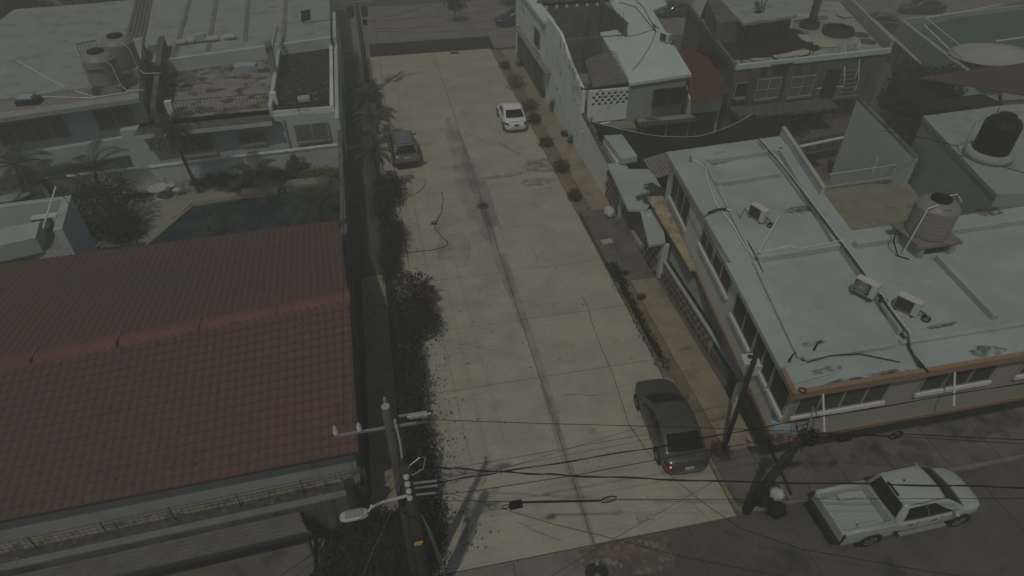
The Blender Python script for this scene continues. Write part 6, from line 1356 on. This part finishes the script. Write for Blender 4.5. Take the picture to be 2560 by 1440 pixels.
# shrubs in the right planting strip
gs = "small shrubs in the right planting strip"
for i,(pxy,r_,h,l) in enumerate([((10.86,50.59),0.75,0.55,"tallest grey-green shrub at the far end of the strip"),((10.9,46.07),0.75,0.4,"spreading shrub beside the white car's roof"),((10.77,43.77),0.6,0.35,"low shrub beside the white car's boot"),((10.75,39.95),0.5,0.35,"small shrub below the white car"),((10.84,36.22),0.62,0.45,"round shrub mid strip opposite the road stain"),((10.69,32.68),0.42,0.35,"smallest round shrub near the driveway"),((10.78,54.9),0.5,0.3,"shrub with fallen branch at the strip's far tip")]):
    shrub(l, pxy,(r_,r_,h),620,0.07,M_leaf if i else mat("greygreen_leaf",(0.075,0.085,0.05),(0.05,0.06,0.035),rough=0.8,scale=6,fine=0.4,bump=0),170+i,6,group=gs)
gw_ = "weeds at the foot of the peeling wall"
for i,(pxy,r_,h,l) in enumerate([((12.49,47.92),0.35,0.75,"tall dark weed at the corner of the white house"),((12.51,45.21),0.3,0.6,"dark weed against the peeling wall"),((12.36,41.07),0.25,0.25,"little weed mid peeling wall"),((12.54,39.95),0.3,0.35,"weed near the low end of the peeling wall"),((12.18,55.1),0.4,0.25,"scrubby weed on the far pavement corner")]):
    shrub(l,pxy,(r_,r_,h),260,0.06,M_leafdk,190+i,4,"weed","weed",gw_)
b = MB()
for k in range(2600):
    y = 18.0+random.random()**0.8*8.0; x = 10.56+random.gauss(0.14,0.12)+(0.3*random.random() if y > 24 else 0); h = random.uniform(0.08,0.26); a = random.uniform(0,6.28)
    b.add([(x-0.03*math.sin(a),y+0.03*math.cos(a),0.09),(x+0.03*math.sin(a),y-0.03*math.cos(a),0.09),(x+0.08*math.cos(a),y+0.08*math.sin(a),0.09+h)],[(0,1,2)])
o = b.build("kerb_grass", M_leafdk); tag(o,"ragged dark grass growing along the right kerb","grass",kind="stuff")
shrub("little tuft growing in a pavement crack by the stone wall",(11.35,22.96),(0.3,0.25,0.14),160,0.05,M_leafdk,201,3,"weed","weed")
shrub("small tuft in the pavement nearer the gate",(11.24,24.98),(0.25,0.2,0.12),120,0.05,M_leafdk,202,3,"weed","weed")
shrub("dead brush piled round the foot of the dark thin pole",(11.05,13.51),(0.42,0.38,0.22),500,0.06,M_twig,203,5,"brush_pile","brush")
# big dark trees
def tree(label, c, h, rad, n, seed, m=None, tr=0.16, size=0.16):
    t = thing("tree", label, "tree", (c[0],c[1],0), 0, "trees"); rnd = random.Random(seed)
    b = MB(); top = Vector((c[0],c[1],h)); b.tube([(c[0],c[1],-0.05),(c[0]+0.1,c[1],h*0.45),top],tr,9,tr*0.5)
    cen = []
    for k in range(9):
        a = rnd.uniform(0,6.28); q = Vector((c[0]+rad[0]*0.62*math.cos(a)*rnd.uniform(0.3,1),c[1]+rad[1]*0.62*math.sin(a)*rnd.uniform(0.3,1),h+rad[2]*rnd.uniform(-0.55,0.6))); cen.append(q); b.tube([(c[0],c[1],h*0.5),Vector((c[0],c[1],h*0.7)).lerp(q,0.5),q],tr*0.5,6,0.02)
    b.build("trunk", M_bark, t); b = MB()
    for k,q in enumerate(cen): leaf_cloud(b,q,(rad[0]*0.5,rad[1]*0.5,rad[2]*0.5),n//9,size,seed*13+k,shell=0.4,jit=0.5)
    b.build("crown", m or M_leafdk, t); return t
M_treedk = mat("tree_leaf_dull", (0.034,0.032,0.019), (0.022,0.022,0.014), rough=0.8, scale=4, fine=0.4, fscale=3, bump=0)
tree("large dull-leaved tree between grey house stair and red-brown roof", (37.05,37.78), 2.7, (2.5,2.3,1.5), 9000, 211, M_treedk)
tree("smaller dull tree below the red-brown roof", (39.96,38.61), 2.6, (2.2,2.0,1.5), 5000, 212, M_treedk)
tree("thin-leaved tree at the garden wall by the teal terrace", (39.98,41.68), 2.4, (1.5,1.5,1.2), 2600, 213, M_treedk)
tree("dark tree at the far crossing behind the navy car", (16.5,73.5), 3.6, (3.2,2.4,2.2), 4200, 214, M_leafdk, 0.18, 0.22)
tree("sparse dry sapling by the far street corner", (8.27,68.84), 1.8, (1.3,1.1,0.9), 300, 215, M_treedk, 0.08, 0.2)
tree("dark tree filling the top left corner", (-33,71.5), 2.4, (5,4,2), 4600, 216, M_leafdk, 0.3, 0.35)
tree("second dark tree beyond the long white roof", (-25.5,76), 2.2, (5,3.5,2), 4600, 217, M_leafdk, 0.3, 0.35)
shrub("red-flowering bush below the grey house balcony",(25.67,37.57),(1.5,1.1,0.9),1300,0.11,M_leaf,221)
b = MB(); c = (24.67,36.39,1.6)
for k in range(9): leaf_cloud(b,(c[0]+random.uniform(-1.2,1.2),c[1]+random.uniform(-0.6,0.6),c[2]+random.uniform(-0.2,0.4)),(0.12,0.12,0.1),18,0.06,230+k)
tag(b.build("red_blossoms", mat("red_petal",(0.16,0.03,0.022),rough=0.7,fine=0.1,bump=0)),"scattered red blossoms on the bush below the grey house balcony","flowers")
for i,(pxy,l) in enumerate([((35.99,36.48),"dark undergrowth behind the tall boundary wall"),((41.07,37.46),"dark undergrowth below the black awning"),((27.29,38.29),"dark undergrowth at the foot of the grey house")]):
    shrub(l,pxy,(2.4,1.5,0.8),1500,0.13,M_treedk,240+i)

# ================================================================ utility poles, wires, lamp
def pole(name, label, base, top, r0, r1, m, group="utility poles"):
    t = thing(name, label, "utility pole", tuple(base), 0, group); MB().tube([base,vl(base,top,0.5),top],r0,14,r1).build("shaft", m, t, True); return t
p1b, p1t = (-0.88,10.4,0), (-0.86,10.35,9.3)
P1 = pole("utility_pole", "tall concrete utility pole with primary insulators at the lower left", p1b, p1t, 0.16, 0.105, M_pole)
MB().lathe([(0.104,0),(0.10,0.02),(0.001,0.022)],p1t,12,False).build("pole_cap", mat("cut_pole_top",(0.36,0.31,0.22),rough=0.9,fine=0.1), P1)
MB().bar((-2.15,10.35,8.55),(0.05,10.35,8.55),0.055).build("crossarm", M_galv, P1); MB().bar((-0.6,10.3,8.95),(0.05,10.3,8.95),0.045).build("crossarm", M_galv, P1)
for x,z,h in ((-2.1,8.6,0.32),(-1.55,8.6,0.28),(0.0,8.6,0.28)):
    MB().lathe([(0.03,0),(0.065,0.05),(0.03,0.08),(0.065,0.13),(0.03,0.16),(0.055,0.21),(0.02,h)],(x,10.35,z),12).build("insulator", M_ceram, P1)
b = MB()
for k in range(8): b.tube([(-0.35+k*0.055,10.15,9.05),(-0.32+k*0.055,10.15,9.05)],0.075,10)
b.tube([(-0.4,10.15,9.05),(0.15,10.15,9.05)],0.03,8); b.build("fuse_insulator", M_ceram, P1)
MB().lathe([(0.03,0),(0.05,0.05),(0.03,0.10),(0.045,0.16),(0.001,0.22)],(-0.86,10.52,9.25),12,False).build("glass_cap", mat("clear_cap",(0.32,0.38,0.38),rough=0.15,fine=0,bump=0,trans=0.4), P1)
MB().tube([(-0.7,10.25,8.9),(-0.66,10.2,8.1),(-0.68,10.2,7.5)],0.03,6).build("surge_arrester", M_ceram, P1)
p2b, p2t = (-0.58,9.75,0), (-0.60,9.85,7.6)
P2 = pole("utility_pole", "shorter dark pole carrying cable bundles beside the tall lower left pole", p2b, p2t, 0.21, 0.16, M_polewood)
for k in range(4): MB().lathe([(0.05,0),(0.075,0.03),(0.05,0.06),(0.075,0.09),(0.04,0.12)],(-0.62,9.65,7.4-0.3*k),10).build("insulator", M_ceram, P2)
b = MB()
for k in range(9): a = random.uniform(0,6.28); b.tube([(-0.6+0.15*math.cos(a),9.8+0.15*math.sin(a),6.6+0.1*k-0.5),(-0.6+0.42*math.cos(a),9.8+0.42*math.sin(a),6.3+0.1*k-0.5),(-0.6+0.3*math.cos(a+0.8),9.8+0.3*math.sin(a+0.8),6.0+0.1*k-0.5),(-0.6+0.14*math.cos(a+1.2),9.8+0.14*math.sin(a+1.2),5.8+0.1*k-0.5)],0.014,5)
b.build("cable_tangle", M_rubber, P2)
for k,(dx,dz) in enumerate(((0.3,7.0),(0.3,6.8),(0.24,6.5))): MB().bar((-0.5,9.75,dz),(-0.5+dx+0.3,9.7,dz),0.045).build("bracket_pin", M_galv, P2)
b = MB()
for k in range(3): b.tube([(-0.42,9.75,5.6),(-0.25-0.03*k,9.85,4.6),(-0.05-0.05*k,10.2,2.2),(0.0,10.4,0.4)],0.012,5)
b.build("down_cable", M_galv, P2)
MB().box(-0.70,-0.48,9.57,9.62,4.48,4.51).build("yellow_tag", mat("yellow_tag",(0.45,0.33,0.06),rough=0.6,fine=0.1), P2); MB().box(-0.72,-0.52,9.57,9.62,4.40,4.425).build("yellow_tag", MATS["yellow_tag"], P2)
MB().tube([(-0.60,9.8,7.5),(-0.5,9.75,7.75),(-0.25,9.85,7.85),(-0.1,9.95,7.7),(-0.2,9.8,7.45),(-0.5,9.7,7.4)],0.016,5).build("wire_loop", M_galv, P2)
# street lamp on an arm
lh = Vector((-2.06,9.68,6.2)); la = Vector((-0.66,9.7,6.6))
SL = thing("street_lamp", "pale street lamp head on a slanting arm at the lower left pole", "street lamp", tuple(la))
MB().tube([la,la.lerp(lh,0.5)+UP*0.12,lh+(la-lh).normalized()*0.42+UP*0.02],0.045,8,0.035).build("arm", M_lamp, SL)
d = (lh-la); az = math.atan2(d.y,d.x)
b = MB(); b.grid(lambda u,v:(0.36*math.copysign(abs(math.cos(6.283*u))**0.6,math.cos(6.283*u))*math.sin(1.57*min(1,v*1.1)),0.165*math.copysign(abs(math.sin(6.283*u))**0.6,math.sin(6.283*u))*math.sin(1.57*min(1,v*1.1)),0.08*math.cos(1.57*v)),28,6)
h_ = b.build("lamp_head", M_lamp, SL, True, True); h_.location = lh-la; h_.rotation_euler = (0,0,az)
b = MB()
for i in range(6):
    for j in range(4): b.box(-0.22+i*0.075,-0.17+i*0.075,-0.115+j*0.06,-0.075+j*0.06,0.07,0.092)
f_ = b.build("heat_fin", M_galv, SL, False, True); f_.location = lh-la; f_.rotation_euler = (0,0,az)
u_ = MB().box(-0.30,0.30,-0.13,0.13,-0.03,0.0).build("lens", M_glass, SL, False, True); u_.location = lh-la; u_.rotation_euler = (0,0,az)
s_ = MB().tube([(-0.36,0,0.03),(-0.46,-0.14,0.10)],0.025,6).build("photocell", M_trimw, SL, False, True); s_.location = lh-la; s_.rotation_euler = (0,0,az)
# far pole
fb = (-0.83,50.77,0.1); ft = (-1.03,45.32,9.2)
fb = (-1.02,51.6,0.1); ft = (-1.0,51.6,9.2)
P3 = pole("utility_pole", "concrete utility pole with transformer gear at the far end of the left pavement", fb, ft, 0.2, 0.13, M_pole)
for z in (7.2,7.9): MB().bar((-2.0,51.5,z),(0.3,51.5,z),0.09).build("crossarm", M_galv, P3)
for x in (-1.9,-1.4,-0.6,0.2): MB().lathe([(0.05,0),(0.10,0.08),(0.05,0.12),(0.1,0.2),(0.03,0.3)],(x,51.5,7.95),10).build("insulator", M_ceram, P3)
for x in (-1.5,-0.5): MB().lathe([(0.22,0),(0.24,0.05),(0.24,0.7),(0.15,0.78)],(x,51.35,6.2),14).build("transformer_can", M_darkgrey, P3)
MB().box(-0.7,-0.4,51.2,51.45,5.6,5.95).build("junction_box", M_dark, P3)
# thin dark pole and leaning wooden pole on the right corner
P4 = pole("thin_pole", "thin black pole on the pavement beside the corner building", (11.12,13.42,0.1), (11.15,13.42,5.55), 0.085, 0.085, M_dark)
b = MB(); b.tube([(11.15+0.09*math.cos(a),13.42+0.09*math.sin(a),5.5) for a in [6.283*k/14 for k in range(15)]],0.02,5); b.build("collar", M_darkgrey, P4)
P4["label"] = "thin black pole on the pavement beside the corner building"
wb_, wt_ = Vector((10.86,10.98,0.1)), Vector((10.71,9.89,5.9))
P5 = pole("wooden_utility_pole", "leaning dark wooden pole with cable tangle at the right street corner", wb_, wt_, 0.16, 0.13, M_polewood)
rnd = random.Random(5); b = MB()
for k in range(26):
    a = rnd.uniform(0,6.28); r_ = rnd.uniform(0.12,0.38); q = wt_+Vector((rnd.uniform(-0.1,0.25),rnd.uniform(-0.1,0.1),rnd.uniform(-0.35,0.12)))
    b.tube([q,q+Vector((r_*math.cos(a),r_*math.sin(a),0.08)),q+Vector((r_*1.3*math.cos(a+0.7),r_*1.3*math.sin(a+0.7),-0.12)),q+Vector((0.4*r_*math.cos(a+1.6),0.4*r_*math.sin(a+1.6),-0.3))],0.016,5)
b.build("cable_tangle", M_rubber, P5)
MB().tube([wt_+Vector((0.05,0,-0.1)),wt_+Vector((0.03,0.02,0.4)),wt_+Vector((0.0,0.1,1.0))],0.025,6).build("conduit", M_galv, P5)
c = wb_.lerp(wt_,0.42); MB().bar(c+Vector((-0.2,0,0.05)),c+Vector((0.2,-0.12,-0.05)),0.07).build("step_bolt", M_dark, P5)
b = MB()
for k in range(7): q = wb_.lerp(wt_,0.9); b.tube([q,q+Vector((rnd.uniform(-0.3,0.2),rnd.uniform(-0.2,0.1),-0.8)),q+Vector((rnd.uniform(-0.3,0.2),rnd.uniform(-0.2,0.2),-1.5))],0.008,4)
b.build("loose_wire", M_rubber, P5)
dr = thing("dark_ground_pipe", "dark pipe lying on the pavement from wall corner to the street kerb", "pipe", (13.0,12.2,0.15)); pipe(dr, [(13.05,13.4,0.2),(12.95,12.4,0.19),(12.75,11.2,0.19)], 0.055, M_dark, "pipe")
stk = thing("leaning_plank", "short plank leaning near the foot of the wooden pole", "plank", (12.4,11.2,0.14)); MB().bar((12.1,12,0.9),(12.58,11.01,0.2),0.07,0.03).build("plank", M_wood, stk)
# rubbish bags by the wooden pole
for i,(px,m,l,s,z) in enumerate([((11.92,11,0.55),M_plastic,"white rubbish bag on top of the dark sack by the wooden pole",0.24,0.0),((11.77,10.6,0.2),M_net,"dark rubbish sack under the white bag",0.30,0.0),((11.51,11.06,0.2),M_net,"dark sack against the foot of the wooden pole",0.28,0.0)]):
    c = Vector(px); b = MB(); b.grid(lambda u,v:(c.x+s*math.cos(6.283*u)*math.sin(3.1416*v)*(1+0.5*mnoise.noise(Vector((math.cos(6.283*u)*2,math.sin(6.283*u)*2,v*4+i*7)))),c.y+s*math.sin(6.283*u)*math.sin(3.1416*v)*(1+0.5*mnoise.noise(Vector((math.cos(6.283*u)*3,math.sin(6.283*u)*3,v*4+i*3)))),c.z+s*1.05-s*1.25*math.cos(3.1416*v)*-1*(1 if v > 0.5 else 0.75)),18,12)
    tag(b.build("rubbish_bag", m, None, True), l, "rubbish bag", "rubbish bags")
c = Vector((12.21,30.46,0.2)); b = MB()
b.grid(lambda u,v:(c.x+0.30*math.cos(6.283*u)*math.sin(3.1416*v)*(1+0.4*mnoise.noise(Vector((math.cos(6.283*u)*2,math.sin(6.283*u)*2,v*4)))),c.y+0.42*math.sin(6.283*u)*math.sin(3.1416*v)*(1+0.35*mnoise.noise(Vector((math.cos(6.283*u)*3,math.sin(6.283*u)*3,v*5)))),c.z+0.22+0.28*math.cos(3.1416*v)),22,14)
tag(b.build("rubbish_bag", M_plastic), "crumpled white bag lying by the gate pier", "rubbish bag", "rubbish bags")
tag(MB().obox(tuple(Vector((11.21,27.92,0.14))+UP*0.03),(0.62,0.42,0.06),0.05).build("inspection_cover", M_foam), "pale inspection cover in the driveway pavement", "cover")
# torn blue banner at the building corner
bn = thing("torn_banner", "torn pale blue banner hanging at the corner of the upper floor", "banner", tuple((12.27,12.3,3)))
A1,B1_,C1,D1 = Vector((10.75,11.35,4.83)), Vector((11.64,11.3,4.41)), Vector((11.66,11.25,3.92)), Vector((10.87,11.25,4.38))
MB().grid(lambda u,v:A1.lerp(B1_,u).lerp(D1.lerp(C1,u),v)+Vector((-0.05,-0.1,0.05*mnoise.noise(Vector((u*4,v*4,0))))),10,6).build("cloth", M_paleblue, bn, True, solid=0.01)
MB().slab([Vector((10.69,11.4,5.23)),Vector((11.05,11.4,4.7)),Vector((10.8,11.4,4.74))],(-1,-1,0),0.01).build("scrap", M_blue, bn)
# ---------------------------------------------------------------- wires
def wire(label, pts, r=0.014, sag=0.0, cat="cable", m=None, group="overhead cables", name="overhead_cable", twist=0):
    pts = [Vector(p) for p in pts]; out = []
    for i in range(len(pts)-1):
        n = 12
        for k in range(n): t_ = k/n; q = pts[i].lerp(pts[i+1],t_); out.append(q-UP*(sag*4*t_*(1-t_)))
    out.append(pts[-1]); t = thing(name, label, cat, tuple(pts[0]), 0, group)
    MB().tube(out,r*0.68,5).build("cable", m or M_rubber, t)
    if twist:
        b = MB(); b.tube([q+Vector((0,0.02*math.sin(i*0.8),0.02*math.cos(i*0.8))) for i,q in enumerate(out)],r*0.8,5); b.build("strand", m or M_rubber, t)
    return t
wire("highest thin primary wire from the tall pole across the street", [(-0.4,10.39,8.7),(2.61,9.71,8.6),(5.99,8.93,8.55),(9.62,7.96,8.6),(13.53,6.74,8.7),(15.6,6.19,8.7)], 0.012)
wire("thick twisted cable bundle crossing from left pole to right edge", [(-0.58,10,7.4),(0.14,9.89,7.3),(1.73,9.52,7.15),(3.53,9.1,7.05),(7.03,8.24,7),(11.77,7.08,7.1),(15.44,6.14,7.2)], 0.022, twist=1)
wire("dark cable rising from the left pole to the building front", [(-0.63,9.73,6.9),(0.17,9.79,6.8),(1.79,9.83,6.7),(6.06,9.89,6.5),(10.47,10.01,6.4),(17.62,9.79,6.6),(19.61,9.8,6.6)], 0.016, twist=1)
wire("dark cable from the left pole to the wooden pole top", [(-0.73,9.74,6.4),(1.17,9.68,6.3),(3.77,9.71,6.15),(6.82,9.84,6),(10.61,9.84,5.95)], 0.016)
wire("straight cable carrying the splice box above the street", [(-0.79,9.79,6.3),(1.62,9.31,6.2),(4.15,8.83,6.2),(8.23,8.04,6.15),(14.9,6.64,6.2),(16.31,6.35,6.2)], 0.013)
wire("thin wire drooping from the left pole to the lower right", [(-0.57,10.44,5.9),(0.68,10.33,5.2),(3,9.11,5),(4.17,8.53,5),(6.02,7.55,5),(8.61,6.26,5.2)], 0.010)
wire("thin wire fanning up from the left pole towards the kerb", [(-0.58,10.06,6.1),(1.89,10.34,6.1),(5.56,10.92,6),(10.11,11.45,6),(13.03,11.78,6)], 0.008)
wire("thin wire from left pole passing over the black sedan", [(-0.57,10.25,6),(2.42,10.53,5.9),(6.47,10.68,5.8),(8.51,10.77,5.8)], 0.007)
wire("thin slanting wire over the bottom of the street", [(7.65,9.13,5.6),(5.19,8.41,5.4),(4,8.08,5.3),(2.6,7.62,5.2),(1.72,7.29,5.2)], 0.008)
wire("loose black cable snaking down from the pole onto the road", [(8.52,23.89,0.03),(8.63,23.01,0.03),(8.48,21.99,0.03),(8.37,20.26,0.03),(8.36,18.51,0.03),(8.25,17.23,0.03),(8.1,15.6,0.05),(8.14,13.77,0.6),(8.26,11.76,1.6),(8.38,10.19,2.6),(8.6,8.66,3.6),(9.4,7.28,4.6),(11.71,5.88,5.2),(13.76,4.94,5.4)], 0.014)
wire("service wire from lamp pole to the lower left corner", [(-0.8,9.72,7.2),(-1.57,9.47,6.6),(-2.89,8.93,6.2),(-4.36,8.26,6)], 0.012); wire("second service wire to the lower left corner", [(-0.87,9.92,6.4),(-2.15,9.35,6),(-3.51,8.58,5.8),(-4.04,8.2,5.8)], 0.009)
wire("guy wire falling steeply below the lamp pole", [(-0.74,9.82,7.2),(-1.13,10.39,5.2),(-1.9,10.74,2.9),(-2.58,10.87,1)], 0.010, m=M_galv)
wire("lower guy wire from the cable pole to the bottom edge", [(-0.8,9.99,6),(-1.5,10.22,4.5),(-2.66,10.06,2.6)], 0.008)
for i,(x,z,l) in enumerate([(-1.9,8.9,"left primary wire running along the left pavement"),(-0.6,8.9,"middle primary wire running along the left pavement"),(0.15,8.9,"right primary wire running along the left pavement"),(-0.7,6.6,"lower cable running along the left pavement")]):
    wire(l, [(x,51.5,z-0.7 if i < 3 else 6.3),(x-0.05,31,z-1.1 if i < 3 else 5.6),(x if i < 3 else -0.6,10.3,z if i < 3 else 6.8)], 0.012 if i < 3 else 0.018, 0.1)
for i,(a,c,l) in enumerate([((-0.71,47.49,7),(11.81,50.77,6.5),"wire from the far pole to the far right corner, upper"),((-0.24,47.27,6.5),(10.94,49.63,6),"wire from the far pole to the far right corner, middle"),((-0.13,48.33,6),(12.11,50.57,5),"wire from the far pole towards the navy car"),((-0.16,48.23,6.8),(7.75,52.2,7.5),"wire leaving the far pole at the top edge")]):
    wire(l,[a,c],0.014,0.25)
# splice box with cable loops
sb = Vector((2.01,9.17,6.18)); SB = thing("splice_box", "black splice box hanging on the cable above the street", "splice box", tuple(sb))
MB().box(sb.x-0.17,sb.x+0.17,sb.y-0.07,sb.y+0.07,sb.z-0.14,sb.z+0.04).build("box", M_rubber, SB, bevel=0.02); MB().box(sb.x-0.13,sb.x+0.14,sb.y-0.06,sb.y+0.06,sb.z+0.04,sb.z+0.08).build("box_lid", M_rubber, SB)
MB().tube([(sb.x-0.17,sb.y,sb.z-0.02),(sb.x-0.26,sb.y,sb.z+0.05),(sb.x-0.36,sb.y,sb.z+0.02),(sb.x-0.36,sb.y-0.02,sb.z-0.06),(sb.x-0.26,sb.y-0.02,sb.z-0.09),(sb.x-0.17,sb.y,sb.z-0.07)],0.016,6).build("loop", M_rubber, SB)
le = Vector((4.15,8.81,6.2)); MB().tube([(sb.x+0.17,sb.y,sb.z+0.01),(le.x,le.y,le.z-0.01)],0.026,6).build("sleeve", M_rubber, SB)
b = MB()
for k in range(2): b.tube([(le.x+0.02+0.42*(0.5-0.5*math.cos(a))*1.0,le.y,le.z-0.01+(0.11+0.02*k)*math.sin(a)) for a in [6.283*i/20 for i in range(21)]],0.014,5)
b.build("slack_loop", M_rubber, SB)
cs = Vector((1.72,9.55,7.15)); CS = thing("cable_clamp", "small pale clamp tying the twisted cables over the street", "clamp", tuple(cs)); b = MB(); b.bar(cs+Vector((-0.02,0,-0.12)),cs+Vector((0.02,0,0.16)),0.03); b.bar(cs+Vector((-0.12,0,-0.04)),cs+Vector((0.14,0,0.03)),0.025); b.build("clamp", M_galv, CS)
hc_ = Vector((13.2,9.26,5.95)); HC = thing("cable_storage_ring", "coiled cable storage ring on the wire above the front pavement", "cable coil", tuple(hc_))
b = MB()
for k in range(3): b.tube([(hc_.x+(0.19+0.012*k)*math.cos(a),hc_.y,hc_.z+(0.15+0.01*k)*math.sin(a)) for a in [6.283*i/24 for i in range(25)]],0.016,5)
for k in range(3): a = 2.094*k+0.5; b.bar(hc_,hc_+Vector((0.19*math.cos(a),0,0.15*math.sin(a))),0.03)
b.build("ring", M_rubber, HC); MB().tube([Vector((10.74,9.88,5.9)),Vector((11.75,9.59,5.95)),hc_+Vector((-0.2,0,0))],0.024,6).build("cable", M_rubber, HC); MB().tube([hc_+Vector((0.2,0,0)),Vector((16.38,8.23,6.2))],0.014,5).build("cable", M_rubber, HC)
jb = Vector((11.77,9.56,5.85)); MB().box(jb.x-0.22,jb.x+0.22,jb.y-0.08,jb.y+0.08,jb.z-0.12,jb.z+0.06).build("junction_box", M_rubber, HC, bevel=0.02)
# ---------------------------------------------------------------- twigs and litter on the road
tw = thing("fallen_vine", "long bent dry vine lying on the left lane of the road", "vine", tuple((2.53,30.1,0.02)))
pipe(tw, [(2.87,35.47,0.02),(2.84,34.4,0.02),(2.58,33.07,0.02),(2.12,32,0.03),(1.98,31.36,0.02),(2.3,30.39,0.02),(2.52,29.98,0.02),(2.52,29.63,0.02),(2.23,29.45,0.02),(1.48,29.3,0.02),(0.17,29.38,0.02)], 0.022, M_twig, "vine")
b = MB(); leaf_cloud(b,(2,31.9,0.08),(0.25,0.18,0.06),40,0.07,301); b.build("dry_leaves", M_litter, tw)
t2 = thing("fallen_twig", "short curved twig below the silver car", "twig", tuple((1.98,37.08,0.02))); pipe(t2, [(2.04,37.17,0.02),(1.92,36.47,0.02),(1.66,35.92,0.02),(1.13,35.34,0.02)], 0.018, M_twig, "twig")
b = MB(); rnd = random.Random(77)
for k in range(330):
    y = rnd.uniform(11.5,24) if k < 230 else rnd.uniform(24,54); x = 0.35+abs(rnd.gauss(0,0.55 if y < 24 else 0.9))+(0.25 if y < 21 else 0); s = rnd.uniform(0.012,0.036); a = rnd.uniform(0,6.28); e = rnd.uniform(1.2,3.0)
    b.add([(x-s*e*math.cos(a),y-s*e*math.sin(a),0.008),(x+s*math.sin(a),y-s*math.cos(a),0.02),(x+s*e*math.cos(a),y+s*e*math.sin(a),0.012),(x-s*math.sin(a),y+s*math.cos(a),0.02)],[(0,1,2,3)])
for k in range(150):
    x = rnd.uniform(1,10.3); y = rnd.uniform(12,58); s = rnd.uniform(0.015,0.04); a = rnd.uniform(0,6.28)
    b.add([(x-s*2*math.cos(a),y-s*2*math.sin(a),0.008),(x+s*math.sin(a),y-s*math.cos(a),0.015),(x+s*2*math.cos(a),y+s*2*math.sin(a),0.01),(x-s*math.sin(a),y+s*math.cos(a),0.015)],[(0,1,2,3)])
tag(b.build("leaf_litter", M_litter),"dry leaves scattered along the left side of the road","leaf litter",kind="stuff")
# cracks along joints / thin crack lines in the slabs
M_crack = mat("crack_dark",(0.075,0.07,0.06),rough=1,fine=0.2)
rnd = random.Random(9)
for k in range(10):
    x, y = rnd.uniform(1,9.5), rnd.uniform(12,45); a = rnd.uniform(-0.3,0.3)+(1.57 if rnd.random() < 0.3 else 0); pts = [Vector((x,y,0.004))]
    for j in range(8): a += rnd.uniform(-0.5,0.5)*0.6; pts.append(pts[-1]+Vector((0.22*math.cos(a),0.22*math.sin(a),0)))
    b = MB()
    for p,q in zip(pts[:-1],pts[1:]): n = Vector((-(q-p).y,(q-p).x,0)).normalized()*0.008; b.add([p-n,q-n,q+n,p+n],[(0,1,2,3)])
    b.build("crack", M_crack, road)

# ================================================================ haze box added round the whole place to lift the blacks
hz = MB().box(-300,300,-100,460,-1.95,26).build("haze", None); hz["kind"] = "stuff"; hz["label"] = "thin grey-green haze added over the street to lift the blacks"; hz["category"] = "haze"
m = bpy.data.materials.new("haze"); m.use_nodes = True; t = m.node_tree; t.nodes.clear()
o_ = t.nodes.new("ShaderNodeOutputMaterial"); v_ = t.nodes.new("ShaderNodeVolumePrincipled")
v_.inputs["Color"].default_value = (0.88,0.87,0.68,1); v_.inputs["Density"].default_value = 0.0066; v_.inputs["Anisotropy"].default_value = 0.0
t.links.new(v_.outputs[0], o_.inputs["Volume"]); hz.data.materials.append(m)
